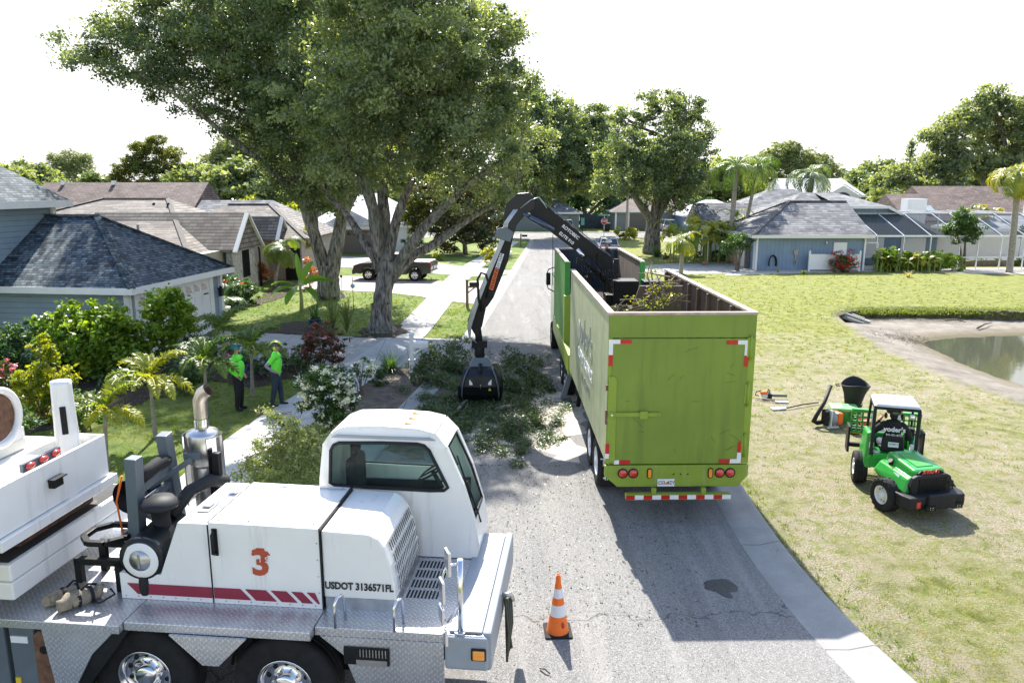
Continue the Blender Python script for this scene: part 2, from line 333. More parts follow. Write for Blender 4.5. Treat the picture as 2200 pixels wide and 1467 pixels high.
def grassmat():
    m, n, b = nm('lawn_and_dirt'); b.inputs['Roughness'].default_value = .9; b.inputs['Specular IOR Level'].default_value = .2
    a = N(n, 'ShaderNodeAttribute'); a.attribute_name = 'zone'; s_ = N(n, 'ShaderNodeSeparateColor'); n.links.new(a.outputs['Color'], s_.inputs[0])
    g = ground_uv(n)
    n1 = noise_n(n, .35, 6, vec=g, rough=.65); n2 = noise_n(n, 2.2, 6, vec=g, rough=.7); n3 = noise_n(n, 30, 4, vec=g, rough=.8)
    green = mixc(n, ramp(n, n2, [(.35, 0), (.65, 1)]), (.05,.12,.016), (.17,.24,.035))
    green = mixc(n, ramp(n, n1, [(.45, 0), (.7, .8)]), green, (.27,.28,.09)); green = mixc(n, ramp(n, noise_n(n, 14, 4, vec=g, rough=.8), [(.5, 0), (.68, .6)]), green, (.33,.27,.15))
    spx = N(n, 'ShaderNodeSeparateXYZ'); n.links.new(g, spx.inputs[0]); rg = N(n, 'ShaderNodeMapRange', i_1=2.0, i_2=6.0); n.links.new(spx.outputs[0], rg.inputs[0]); green = mixc(n, rg.outputs[0], green, mixc(n, ramp(n, n2, [(.35, 0), (.65, 1)]), (.14,.155,.035), (.30,.315,.085)))
    straw = mixc(n, ramp(n, n3, [(.38, 0), (.6, 1)]), (.15,.125,.075), (.55,.48,.355)); straw = mixc(n, ramp(n, noise_n(n, 3.5, 6, vec=g, rough=.8), [(.5, 0), (.6, .85)]), straw, (.2,.25,.05)); straw = mixc(n, ramp(n, noise_n(n, 1.1, 5, vec=g, rough=.6), [(.52, 0), (.66, .7)]), straw, (.33,.28,.20))
    ad = N(n, 'ShaderNodeMath', operation='ADD'); ml = N(n, 'ShaderNodeMath', operation='MULTIPLY'); ml.inputs[1].default_value = .30; n.links.new(s_.outputs[0], ml.inputs[0])
    mm = N(n, 'ShaderNodeMath', operation='MULTIPLY'); mm.inputs[1].default_value = .5; n.links.new(n1, mm.inputs[0]); m3 = N(n, 'ShaderNodeMath', operation='MULTIPLY'); m3.inputs[1].default_value = .5; n.links.new(n2, m3.inputs[0])
    a2 = N(n, 'ShaderNodeMath', operation='ADD'); n.links.new(mm.outputs[0], a2.inputs[0]); n.links.new(m3.outputs[0], a2.inputs[1]); n.links.new(a2.outputs[0], ad.inputs[0]); n.links.new(ml.outputs[0], ad.inputs[1])
    col = mixc(n, ramp(n, ad.outputs[0], [(.68, 0), (.85, 1)]), green, straw)
    dcol = mixc(n, ramp(n, noise_n(n, 1.1, 7, vec=g, rough=.7), [(.35, 0), (.65, 1)]), (.20,.175,.145), (.37,.33,.275))
    dcol = mixc(n, ramp(n, noise_n(n, 5, 6, vec=g, rough=.75), [(.58, 0), (.7, .8)]), dcol, (.16,.12,.09))
    dcol = mixc(n, s_.outputs[2], dcol, (.2,.17,.1))
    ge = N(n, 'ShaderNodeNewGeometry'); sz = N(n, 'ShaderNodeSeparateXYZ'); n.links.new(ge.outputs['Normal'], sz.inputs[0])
    dcol = mixc(n, ramp(n, sz.outputs[2], [(.80, 1), (.95, 0)]), dcol, (.07,.05,.03))  # steep faces darkened: shade of the far bank step put into the colour
    col = mixc(n, s_.outputs[1], col, dcol); n.links.new(col, b.inputs['Base Color'])
    bump(n, b, noise_n(n, 24, 6, vec=g, rough=.8), .07, 1); return m
M['lawn'] = grassmat(); me.materials.append(M['lawn'])
go = bpy.data.objects.new('ground', me); COL.objects.link(go); tag(go, 'lawn and bare pond bank around the street', None, kind='structure')
# water
def watermat():
    m, n, b = nm('pond_water'); b.inputs['Base Color'].default_value = (.08,.085,.06,1); b.inputs['Roughness'].default_value = .03; b.inputs['IOR'].default_value = 1.7; b.inputs['Specular IOR Level'].default_value = .8
    bump(n, b, noise_n(n, 1.5, 3, vec=mapped(n, scale=(1,3,1))), .004, .4); return m
MB().quad((12,18,-.55),(50,18,-.55),(50,34,-.55),(12,34,-.55)).build('pond_water', watermat())['kind'] = 'structure'
bk = gp([(1802,674),(1842,663),(1950,661),(2080,664),(2200,668)]) + [(48, 37.6)]
mb = MB(); rs = np.random.RandomState(4)
for i in range(len(bk)-1):
    for k in range(14):
        f = k/14; x = bk[i][0]*(1-f)+bk[i+1][0]*f; y = bk[i][1]*(1-f)+bk[i+1][1]*f - .1 + rs.normal(0,.07); mb.v += [(x, y-.14, -.62), (x, y-.05+rs.normal(0,.05), -.25), (x, y-.08+rs.normal(0,.04), -.04+rs.normal(0,.03)), (x, y+.35, .02)]
q_ = len(mb.v)//4; mb.f = [(i*4+j, (i+1)*4+j, (i+1)*4+j+1, i*4+j+1) for i in range(q_-1) for j in range(3)]; mb.m = [0]*len(mb.f); mb.s = [False]*len(mb.f)
mb.build('pond_bank_edge', mat('undercut_turf', (.085,.09,.03), .95, var=.6, ns=4, bd=.05, dirt=(.13,.10,.06), ds=2, dl=.45))['kind'] = 'structure'
# ---- road
def asphalt():
    m, n, b = nm('asphalt'); b.inputs['Roughness'].default_value = .9; b.inputs['Specular IOR Level'].default_value = .25; g = ground_uv(n)
    vo = N(n, 'ShaderNodeTexVoronoi'); vo.inputs['Scale'].default_value = 85; n.links.new(g, vo.inputs[0])
    sx = N(n, 'ShaderNodeSeparateColor'); n.links.new(vo.outputs['Color'], sx.inputs[0])
    col = ramp(n, sx.outputs[0], [(0, (.10,.099,.098)), (.3, (.155,.152,.148)), (.75, (.24,.234,.225)), (1, (.34,.332,.32))])
    col = mixc(n, ramp(n, noise_n(n, .5, 5, vec=g), [(.3, 0), (.7, .35)]), col, (.28,.26,.23))
    col = mixc(n, ramp(n, noise_n(n, .9, 4, vec=mapped(n, scale=(2.2,.18,1), rot=(0,0,R(4)))), [(.52, 0), (.70, .5)]), col, (.33,.315,.29)); col = mixc(n, ramp(n, noise_n(n, .8, 5, vec=mapped(n, scale=(1.6,.12,1), rot=(0,0,R(4)))), [(.52, 0), (.68, .5)]), col, (.11,.108,.105))
    w = N(n, 'ShaderNodeTexVoronoi'); w.feature = 'DISTANCE_TO_EDGE'; w.inputs['Scale'].default_value = .17; wn = N(n, 'ShaderNodeTexNoise'); wn.inputs['Scale'].default_value = 2.5; wn.inputs['Detail'].default_value = 5; n.links.new(g, wn.inputs[0])
    vm = N(n, 'ShaderNodeVectorMath', operation='MULTIPLY_ADD'); n.links.new(wn.outputs['Color'], vm.inputs[0]); vm.inputs[1].default_value = (.7,.7,0); n.links.new(g, vm.inputs[2]); n.links.new(vm.outputs[0], w.inputs[0])
    col = mixc(n, ramp(n, w.outputs[0], [(0, .75), (.0035, 0)]), col, (.05,.048,.045))
    n.links.new(col, b.inputs['Base Color']); bump(n, b, sx.outputs[1], .012, .6); return m
def concrete(name, c=(.37,.36,.335), js=1.5, rot=0, jw=.012, dark=.4):
    m, n, b = nm(name); b.inputs['Roughness'].default_value = .85; b.inputs['Specular IOR Level'].default_value = .3; g = mapped(n, rot=(0,0,rot))
    col = mixc(n, ramp(n, noise_n(n, 1.3, 7, vec=g, rough=.7), [(.3, 0), (.7, 1)]), [q*.8 for q in c], [q*1.15 for q in c])
    col = mixc(n, ramp(n, noise_n(n, .5, 5, vec=g), [(.5, 0), (.75, .5)]), col, [q*.6 for q in c])
    col = mixc(n, ramp(n, noise_n(n, 60, 2, vec=g), [(.35, .25), (.5, 0)]), col, [q*.5 for q in c])
    q = N(n, 'ShaderNodeTexBrick'); n.links.new(g, q.inputs[0]); q.offset = 0; q.inputs['Scale'].default_value = 1; q.inputs['Brick Width'].default_value = js; q.inputs['Row Height'].default_value = js; q.inputs['Mortar Size'].default_value = jw
    q.inputs['Color1'].default_value = (0,0,0,1); q.inputs['Color2'].default_value = (0,0,0,1); q.inputs['Mortar'].default_value = (1,1,1,1)
    if js: col = mixc(n, q.outputs[0], col, [x*dark for x in c])
    n.links.new(col, b.inputs['Base Color']); bump(n, b, noise_n(n, 40, 4, vec=g), .004, .5); return m
def pavers():
    m, n, b = nm('brick_pavers'); b.inputs['Roughness'].default_value = .85; g = mapped(n, rot=(0,0,R(8)))
    q = N(n, 'ShaderNodeTexBrick'); n.links.new(g, q.inputs[0]); q.inputs['Scale'].default_value = 1; q.inputs['Brick Width'].default_value = .32; q.inputs['Row Height'].default_value = .16; q.inputs['Mortar Size'].default_value = .012
    q.inputs['Color1'].default_value = (.42,.34,.29,1); q.inputs['Color2'].default_value = (.33,.25,.22,1); q.inputs['Mortar'].default_value = (.22,.2,.17,1)
    n.links.new(mixc(n, ramp(n, noise_n(n, .7, 5, vec=g), [(.35, 0), (.7, .6)]), q.outputs[0], (.48,.43,.37)), b.inputs['Base Color']); bump(n, b, q.outputs['Fac'], -.006, .6); return m
M['asphalt'] = asphalt(); M['conc'] = concrete('concrete_slab'); M['gut'] = concrete('concrete_gutter', (.31,.305,.29), 3.0, 0, .012); M['walk'] = concrete('sidewalk_concrete', (.46,.45,.43), 1.5, R(-4)); M['pav'] = pavers()
LI = [(-4.6,2),(-4.2,8),(-3.4,14),(-2.55,20),(-1.77,26.3),(-1.06,35.4),(.75,60),(2.43,86.1),(1.9,89.3),(.2,91.0),(-6,91.6)]     # left edge of the asphalt
LO = [(-5.2,2),(-4.8,8),(-4.0,14),(-3.15,20),(-2.35,26.3),(-1.63,35.4),(.26,60.4),(1.95,85.6),(1.3,88.4),(-.3,90.0),(-6,90.8)]
RI = [(5.3,2),(4.68,6.5),(4.29,8.34),(4.06,10),(3.97,12),(4.07,14.7),(4.35,18),(4.95,25),(5.8,36),(7.6,60),(9.0,80),(9.6,86),(11,89.5),(14,91.2),(60,91.6)]
RO = [(6.1,2),(5.4,6.5),(4.98,8.34),(4.72,10),(4.62,12),(4.72,14.7),(5.0,18),(5.6,25),(6.45,36),(8.2,60),(9.7,79),(10.3,85),(11.6,88.2),(14,90.2),(60,90.8)]
def smoothline(L, n=6):
    o = []
    for i in range(len(L)-1):
        p0 = Vector(L[max(i-1,0)]); p1 = Vector(L[i]); p2 = Vector(L[i+1]); p3 = Vector(L[min(i+2, len(L)-1)])
        for k in range(n):
            t = k/n; o.append(.5*((2*p1) + (p2-p0)*t + (2*p0-5*p1+4*p2-p3)*t*t + (3*p1-p0-3*p2+p3)*t**3))
    o.append(Vector(L[-1])); return o
def sheet(name, mt, poly, z, label=None):
    mb = MB(); mb.quad(*[(p[0], p[1], z) for p in poly]); o = mb.build(name, mt); o['kind'] = 'structure'
    if label: o['label'] = label
    return o
li, lo, ri, ro = [smoothline(q) for q in (LI, LO, RI, RO)]
road = MB(); z = .012
pts = [(p.x, p.y, z) for p in ri] + [(60,101.5,z), (-60,101.5,z), (-60,91.6,z)] + [(p.x, p.y, z) for p in li[::-1]]
road.quad(*pts); ro_ = road.build('road', M['asphalt']); ro_['kind'] = 'structure'
import bmesh
bm_ = bmesh.new(); bm_.from_mesh(ro_.data); bmesh.ops.triangulate(bm_, faces=bm_.faces); bm_.to_mesh(ro_.data); bm_.free()
for nme, A, B in (('kerb_gutter_left', li, lo), ('kerb_gutter_right', ri, ro)):
    mb = MB(); n_ = min(len(A), len(B))
    for i in range(n_):
        a, b = A[i], B[i]; f = lambda t, zz: (a.x + (b.x-a.x)*t, a.y + (b.y-a.y)*t, zz)
        mb.v += [f(-.04,.005), f(0,.022), f(.45,.018), f(.8,.07), f(.93,.085), f(1,.07), f(1.03,-.05)]
    mb.f = [(i*7+j, i*7+j+1, (i+1)*7+j+1, (i+1)*7+j) for i in range(n_-1) for j in range(6)]; mb.m = [0]*len(mb.f); mb.s = [True]*len(mb.f)
    o = mb.build(nme, M['gut']); o['kind'] = 'structure'; o.name = nme
# far kerb of cross street
o = MB().box(-60,60,101.5,102.1,-.05,.06).build('kerb_far', M['gut']); o['kind'] = 'structure'
# sidewalks and driveways (sheets a few mm above each other)
SWL = [(-6.9,2),(-6.95,8),(-7.0,13),(-6.98,17.4),(-6.4,21.5),(-5.55,27),(-5.1,31),(-4.9,36),(-4.6,44),(-4.3,52),(-3.4,62),(-1.9,74),(-.4,86)]
SWR = [(-5.4,2),(-5.4,8),(-5.42,13),(-5.4,17.0),(-4.85,21),(-4.0,26.5),(-3.55,31),(-3.35,36),(-3.05,44),(-2.75,52),(-1.9,61.6),(-.5,73.5),(.8,84.5)]
sheet('sidewalk', M['walk'], smoothline(SWL, 4) + smoothline(SWR, 4)[::-1], .03)
sheet('driveway', M['conc'], gp([(380,708),(455,711),(560,716),(700,722),(835,727),(905,727),(995,729)]) + [(-1.9,30.0),(-2.3,25.4)] + gp([(900,790),(735,790),(600,786),(380,780)]), .022)
sheet('driveway', M['pav'], gp([(640,592),(760,594),(985,607),(1040,603)]) + [(.1,53),(-.3,50.0),(-1.0,41.5)] + gp([(1030,655),(930,644),(905,638),(820,628),(640,622)]), .024)
sheet('driveway', M['conc'], gp([(700,550),(880,556),(985,572),(1095,580)]) + [(.3,57),(.1,54.5)] + gp([(1060,597),(985,592),(860,583),(700,572)]), .020)
sheet('driveway', M['conc'], [(7.3,51.5),(9,52.8),(15,53.2),(19.8,55.5),(19.8,63),(13,60.5),(9.5,58.5),(7.9,59)], .020)
sheet('driveway', M['conc'], gp([(1395,520),(1440,520),(1600,488),(1520,488)]), .020)
# ================================================================ plants
RS = np.random.RandomState(11)
L_ = {}
L_['oak'] = leafmat('oak_leaves', (.035,.068,.038), (.23,.29,.165), .42, .3)  # light end of the tone range stands in for sunlit specks
L_['oak2'] = leafmat('oak_leaves_lighter', (.04,.08,.045), (.23,.29,.165), .42, .34)
L_['oakb'] = leafmat('oak_leaves_sunlit', (.045,.08,.042), (.28,.34,.2), .42, .3)  # brighter copy of the oak leaves: sunlight on the nearer crown put into colour
L_['far'] = leafmat('hazed_far_leaves', (.09,.13,.07), (.26,.31,.18), .42, .6)  # paler than near foliage, so distance haze is carried by the leaf colour
L_['olive'] = leafmat('olive_leaves', (.04,.065,.018), (.17,.185,.045), .4, .5)
L_['dark'] = leafmat('dark_leaves', (.028,.075,.03), (.10,.19,.06), .38, .35)
L_['magn'] = leafmat('magnolia_leaves', (.018,.05,.018), (.12,.09,.03), .3, .3)
L_['yel'] = leafmat('yellow_green_leaves', (.09,.15,.015), (.32,.33,.03), .45, .4)
L_['vine'] = leafmat('vine_leaves', (.07,.16,.015), (.25,.35,.045), .4, .3)
L_['palm'] = leafmat('palm_leaves', (.04,.10,.02), (.16,.22,.04), .4, .4)
L_['banana'] = leafmat('banana_leaf', (.07,.17,.02), (.15,.27,.035), .45, .35)
L_['areca'] = leafmat('areca_leaves', (.10,.17,.02), (.40,.36,.04), .42, .4)
L_['shrub'] = leafmat('shrub_leaves', (.03,.08,.02), (.09,.16,.04), .35, .4)
L_['pale'] = leafmat('pale_cut_leaves', (.13,.19,.075), (.42,.46,.25), .4, .45)
L_['cut'] = leafmat('cut_oak_leaves', (.025,.06,.02), (.12,.17,.07), .3, .4)
L_['grass'] = leafmat('grass_blades', (.06,.13,.02), (.24,.28,.05), .4, .6)
L_['straw'] = leafmat('dry_grass_blades', (.16,.17,.04), (.5,.43,.22), .3, .7)
L_['croton'] = leafmat('croton_leaves', (.16,.12,.015), (.55,.14,.02), .3, .4)
L_['redbush'] = leafmat('red_leaves', (.04,.08,.03), (.24,.06,.06), .35, .4)
L_['fwhite'] = leafmat('white_petals', (.7,.7,.66), (.85,.85,.82), .25, .6)
L_['fred'] = leafmat('red_petals', (.5,.02,.03), (.75,.1,.12), .3, .5)
L_['fblue'] = leafmat('blue_petals', (.1,.1,.6), (.25,.2,.8), .3, .5)
L_['fpink'] = leafmat('pink_petals', (.6,.1,.25), (.8,.3,.45), .3, .5)
def quadcloud(name, mt, parent, V, tone, nper=4):
    n = len(V) // nper; me = bpy.data.meshes.new(name)
    me.vertices.add(len(V)); me.vertices.foreach_set('co', V.astype('f').ravel()); me.loops.add(n*nper); me.loops.foreach_set('vertex_index', np.arange(n*nper, dtype='i'))
    me.polygons.add(n); me.polygons.foreach_set('loop_start', np.arange(0, n*nper, nper, dtype='i')); me.polygons.foreach_set('loop_total', np.full(n, nper, 'i'))
    me.materials.append(mt); at = me.attributes.new('tone', 'FLOAT', 'FACE'); at.data.foreach_set('value', np.clip(tone, 0, 1).astype('f')); me.update(calc_edges=True)
    o = bpy.data.objects.new(name, me); COL.objects.link(o)
    if parent: o.parent = parent
    return o
def unit(a): return a / (np.linalg.norm(a, axis=1, keepdims=True) + 1e-9)
def leafverts(C, size, rs, aspect=.5, up=.35, var=.35, adir=None):
    n = len(C); nrm = unit(rs.normal(size=(n,3)) + np.array([0,0,up*2.2])); a = rs.normal(size=(n,3)) if adir is None else adir + rs.normal(0, .35, (n,3))
    a = unit(a - nrm * (a*nrm).sum(1, keepdims=True)); b = np.cross(nrm, a); L = size * (1 + rs.uniform(-var, var, (n,1)))
    v = np.stack([C - a*L*.5, C + b*L*aspect*.5 + nrm*L*.08, C + a*L*.5, C - b*L*aspect*.5 + nrm*L*.08], 1)
    return v.reshape(-1, 3)
def sphere_pts(n, rs, r0=0, r1=1):
    d = unit(rs.normal(size=(n,3))); r = (rs.uniform(r0**3, r1**3, n)) ** (1/3); return d * r[:,None]
def blobcloud(blobs, rs, dens, per, sub=.5, shell=.55, flat=.8):
    """blobs: (x,y,z,r) -> leaf centres gathered in small clumps in the outer part of each blob, and a tone for each"""
    C = []; T = []
    for bx, by, bz, br in blobs:
        k = max(3, int(dens * br * br)); c = sphere_pts(k, rs, shell, 1.0) * np.array([br, br, br*flat]) + np.array([bx, by, bz])
        c += rs.normal(0, .12*br, c.shape)
        ct = rs.uniform(0, 1, k)**1.3*.75; n = np.maximum(4, (per * rs.uniform(.4, 1.5, k)).astype(int)); s = sub * rs.uniform(.6, 1.35, k)
        for i in range(k):
            p = rs.normal(0, .45, (n[i], 3)) * np.array([s[i], s[i], s[i]*.65]) + c[i]; C.append(p); T.append(ct[i] + rs.uniform(0, .3, n[i]))
    return np.concatenate(C), np.concatenate(T)
def limb_mesh(mb, paths, blobs=(), rs=None, tw=.05, ntw=4, bases=True):
    nodes = []
    for pts, rad in paths:
        pv = [Vector(p) for p in pts]; q = smooth3(pv, 5); rr = np.interp(np.linspace(0, 1, len(q)), np.linspace(0, 1, len(rad)), rad)
        mb.tube(q, list(rr), 14 if max(rad) > .15 else 6, jit=.09)
        nodes += [(p, r) for p, r in zip(q, rr)][len(q)//4:]
    if len(blobs) and nodes:
        NP = np.array([tuple(p) for p, r in nodes]); NR = np.array([r for p, r in nodes])
        for b in blobs:
            c = np.array(b[:3]); i = int(np.argmin(np.linalg.norm(NP - c, axis=1) - 2*NR)); s0 = Vector(NP[i]); r0 = min(NR[i]*.7, tw*1.8)
            mid = s0.lerp(Vector(c), .6) + Vector(rs.normal(0, .12*b[3], 3)); mb.tube([s0, mid, Vector(c)], [r0, r0*.75, r0*.5], 5, jit=.05)
            for k in range(ntw):
                e = Vector(c) + Vector(rs.normal(0, .5, 3) * b[3]); m = mid.lerp(e, .5) + Vector(rs.normal(0, .1*b[3], 3)); mb.tube([mid, m, e], [r0*.55, r0*.35, r0*.12], 4, caps=False)
    return mb
def smooth3(L, n=5):
    o = []
    for i in range(len(L)-1):
        p0 = L[max(i-1,0)]; p1 = L[i]; p2 = L[i+1]; p3 = L[min(i+2, len(L)-1)]
        for k in range(n):
            t = k/n; o.append(.5*((2*p1) + (p2-p0)*t + (2*p0-5*p1+4*p2-p3)*t*t + (3*p1-p0-3*p2+p3)*t**3))
    o.append(L[-1]); return o
def barkmat():
    m, n, b = nm('furrowed_bark'); b.inputs['Roughness'].default_value = .95; b.inputs['Specular IOR Level'].default_value = .15; v = mapped(n, scale=(9,9,1.7)); q = noise_n(n, 1.0, 6, vec=v, rough=.65)
    col = ramp(n, q, [(.38, (.045,.038,.032)), (.52, (.22,.2,.175)), (.68, (.40,.37,.33))]); n.links.new(mixc(n, ramp(n, noise_n(n, .8, 4), [(.45, 0), (.7, .5)]), col, (.17,.2,.13)), b.inputs['Base Color']); bump(n, b, q, .12, 1); return m
M['bark'] = barkmat()
def tree(name, label, cat, base, paths, blobs, leaf, size, dens, per, sub=.5, seed=1, group=None, barkm=None, shell=.5, tw=.05, ntw=4, up=.35, flat=.8, aspect=.5):
    rs = np.random.RandomState(seed); base = Vector(base); t = thing(name, label, cat, base, group=group)
    bl = [(b[0]-base.x, b[1]-base.y, b[2]-base.z, b[3]) for b in blobs]
    pl = [([Vector(p) - base for p in pts], rad) for pts, rad in paths]
    limb_mesh(MB(), pl, bl, rs, tw, ntw).build('trunk', barkm or M['bark'], t)
    C, T = blobcloud(bl, rs, dens*.95, per*1.95, sub*.8, shell*.8, flat); quadcloud('crown', L_[leaf] if isinstance(leaf, str) else leaf, t, leafverts(C, size*1.02, rs, aspect*1.15, up), T); return t
def flare(base, r, h=1.2):   # flared foot of a trunk with root ridges
    mb = MB(); n = 20; vs = []; base = Vector(base)
    for z, k in ((-.1, 1.75), (.08, 1.5), (.3, 1.22), (.65, 1.07), (h, 1.0)):
        for j in range(n):
            a = 2*math.pi*j/n; q = r * (1 + (k-1) * (.6 + .8*abs(math.sin(a*2.5+.4)))); vs.append(base + Vector((math.cos(a)*q, math.sin(a)*q, z)))
    return vs, [(i*n+j, i*n+(j+1)%n, (i+1)*n+(j+1)%n, (i+1)*n+j) for i in range(4) for j in range(n)]
def PL(pts, Y0): return [P(x, y, Y0 + (d[0] if d else 0)) for x, y, *d in pts]
# ---------------- the two big street oaks
def pxblobs(L, Y0):
    o = []
    for x, y, r, d in L:
        p = P(x, y, Y0 + d); o.append((p.x, p.y, p.z, r / FPX * (Y0 + d)))
    return o
Y2 = 32.0
b2 = G(820, 712)
paths2 = [
 (PL([(820,706),(822,640),(835,560)], Y2), [.46,.38,.37]),
 (PL([(815,575),(808,500,-.3),(795,420,-.6),(760,350,-1.2),(720,290,-1.5)], Y2), [.30,.26,.2,.14,.08]),
 (PL([(822,560),(826,480,.2),(822,400,.5),(838,320,.6),(860,240,.3),(850,160)], Y2), [.32,.26,.22,.17,.12,.06]),
 (PL([(830,580),(850,480,-.4),(880,400,-.9),(905,340,-1.4),(925,260,-1.6)], Y2), [.24,.2,.15,.11,.06]),
 (PL([(842,590),(870,545,-.2),(915,485,-.8),(960,440,-1.3),(1000,400,-1.6),(1050,365,-1.8)], Y2), [.26,.23,.2,.16,.12,.08]),
 (PL([(838,600),(880,555,.6),(940,520,1.0),(1000,475,1.6),(1060,440,2.2),(1110,410,2.6)], Y2), [.25,.22,.19,.15,.11,.07]),
 (PL([(808,560),(770,500,.4),(740,455,.8),(700,420,1.2)], Y2), [.2,.17,.13,.08]),
 (PL([(815,500),(790,430,1),(775,380,2),(790,300,2.8)], Y2), [.16,.13,.1,.06]),
]
bl2 = pxblobs([(760,330,75,-2),(700,270,70,-1),(640,220,60,-1),(830,300,85,-3),(900,250,90,-3),(980,280,85,-2.5),(1040,330,75,-1.5),(960,370,60,-2),(1080,390,50,0),(1000,420,45,2),
 (870,160,95,-2),(960,150,95,-1),(1040,190,85,0),(1080,270,60,1),(1085,120,45,1),(780,180,85,-2),(720,120,80,-1),(820,70,90,0),(920,50,95,1),(1010,70,85,2),(1060,60,55,2),(1070,180,60,3),(1150,300,42,3),(1135,190,30,2),
 (860,-30,100,2),(940,-20,70,3),(760,10,90,1),(900,340,60,2),(840,380,45,1),(760,250,90,3),(880,220,100,4),(1000,230,90,5),(700,370,45,0),(1100,340,45,2.5),(900,-120,120,0),(780,-110,110,-3),(700,-60,100,-4),(860,-220,110,-2),(940,120,70,-4),(820,150,90,-5),(880,20,100,-5),(740,200,80,-5),(1000,60,60,-2),(1080,250,60,4),(960,300,80,4),(1110,60,36,2),(1090,420,30,1)], Y2)
t = tree('oak_tree', 'street oak with one thick trunk beside the sidewalk, branching low under a dense crown', 'tree', b2, paths2, bl2, 'oakb', .15, 16, 52, .62, 21, 'big oaks along the sidewalk', tw=.07)
tr = t.children[0]; vs, fs = flare((0,0,0), .40)
mb = MB(); mb.add(vs, fs, True); f_ = mb.build('root_flare', M['bark'], t)
Y1 = 41.0; b1 = G(706, 640)
paths1 = [
 (PL([(706,636),(706,600),(705,570)], Y1), [.60,.55,.52]),
 (PL([(700,590),(684,530),(664,470),(648,410,-.3),(632,340,-.8),(600,280,-1.2),(560,240,-1.5),(500,200,-1.8)], Y1), [.38,.35,.32,.27,.22,.17,.13,.08]),
 (PL([(712,590),(722,535),(732,480,.2),(738,420),(745,340,.4),(750,260,.8),(740,160,1)], Y1), [.42,.38,.33,.28,.24,.16,.08]),
 (PL([(730,490),(760,420,.8),(800,350,1.5),(850,280,2)], Y1), [.24,.2,.14,.08]),
 (PL([(655,430),(600,380,-.8),(540,330,-1.6),(480,285,-2.2),(430,245,-2.6),(380,205,-3),(300,160,-3)], Y1), [.2,.17,.14,.12,.1,.08,.04]),
 (PL([(676,500),(672,400,1),(660,300,2),(640,200,2.5)], Y1), [.22,.2,.15,.08]),
 (PL([(560,245),(500,180,0),(430,120,.5),(350,100,1)], Y1-1.5), [.12,.1,.08,.04]),
]
bl1 = pxblobs([(150,100,38,-1),(200,130,45,-1.5),(250,100,55,-1),(215,60,30,0),(300,130,70,-2),(290,60,40,0),(360,160,60,-2),(350,80,75,0),(430,120,85,-1),(420,210,48,-2.5),(500,180,85,-2),(490,260,45,-2),(440,40,90,1),
 (540,90,95,0),(570,220,80,-2),(560,300,52,-1),(620,320,70,-1),(630,390,42,-.5),(690,390,52,-1.5),(640,140,100,1),(620,30,100,2),(530,0,90,2),(700,60,100,3),(720,200,100,3),(700,300,80,2),(760,370,60,1),(780,280,90,4),(660,240,85,-3),(700,450,32,-1),(720,-40,100,3),(610,-50,90,2),(800,120,90,4),(370,20,45,1),(330,190,30,-2),(500,100,80,-4),(600,200,80,-5),(560,20,90,-5),(430,40,70,-3),(680,120,90,-5),(640,-90,110,-3),(520,-90,100,-2),(420,-60,90,0),(300,-10,50,0),(700,-150,110,0),(600,-180,110,-2),(590,380,36,-2),(650,420,30,-2),(740,410,36,-2),(690,350,60,-3),(620,260,70,-4)], Y1)
t = tree('oak_tree', 'tallest oak, its forked trunk behind the banana plant and crown reaching left over roofs', 'tree', b1, paths1, bl1, 'oak', .17, 13, 46, .75, 22, 'big oaks along the sidewalk', tw=.08)
vs, fs = flare((0,0,0), .55); mb = MB(); mb.add(vs, fs, True); mb.build('root_flare', M['bark'], t)
# ---------------- middle distance trees
def simple_tree(label, px, py, crown, leaf='oak2', size=.3, dens=9, per=30, sub=.8, seed=5, cat='tree', name='oak_tree', r=.35, Y=None, group=None, forks=3, shell=.5, flat=.8, aspect=.55, ntw=3):
    """px,py: foot of the trunk in the photo; crown: (x,y,r,dy) discs read from the photo"""
    b = G(px, py); Y = Y or b.y; b.y = Y if False else b.y
    bl = pxblobs(crown, b.y); cx = sum(q[0] for q in bl)/len(bl); zt = max(q[2] for q in bl); zb = min(q[2]-q[3] for q in bl); rs = np.random.RandomState(seed)
    fork = Vector((b.x*.7+cx*.3, b.y, max(1.2, zb*.75 + .3)))
    ps = [([b, b.lerp(fork, .5), fork], [r*1.15, r*.95, r*.85])]
    for i in range(forks):
        q = bl[(i * max(1, len(bl)//forks)) % len(bl)]; e = Vector(q[:3]); m = fork.lerp(e, .5) + Vector(rs.normal(0, .3, 3)); ps.append(([fork - Vector((0,0,.3)), m, e], [r*.55, r*.4, r*.18]))
    return tree(name, label, cat, b, ps, bl, leaf, size, dens, per, sub, seed, group, tw=r*.2, ntw=ntw, shell=shell, flat=flat, aspect=aspect)
simple_tree('broad oak with a short fluted trunk on the lawn right of the stop sign', 1400, 545, [(1340,390,45,-2),(1400,400,45,-3),(1470,380,50,-2),(1500,330,35,0),(1310,330,40,0),(1370,320,60,-3),(1440,320,60,-3),(1350,260,42,0),(1420,240,45,-1),(1475,240,42,0),(1395,220,25,1),(1440,215,22,1),(1480,290,50,2),(1400,350,70,3),(1490,400,30,0),(1300,390,30,2),(1455,430,28,-1)], 'oak', .24, 11, 34, .75, 31, r=.75, forks=5)
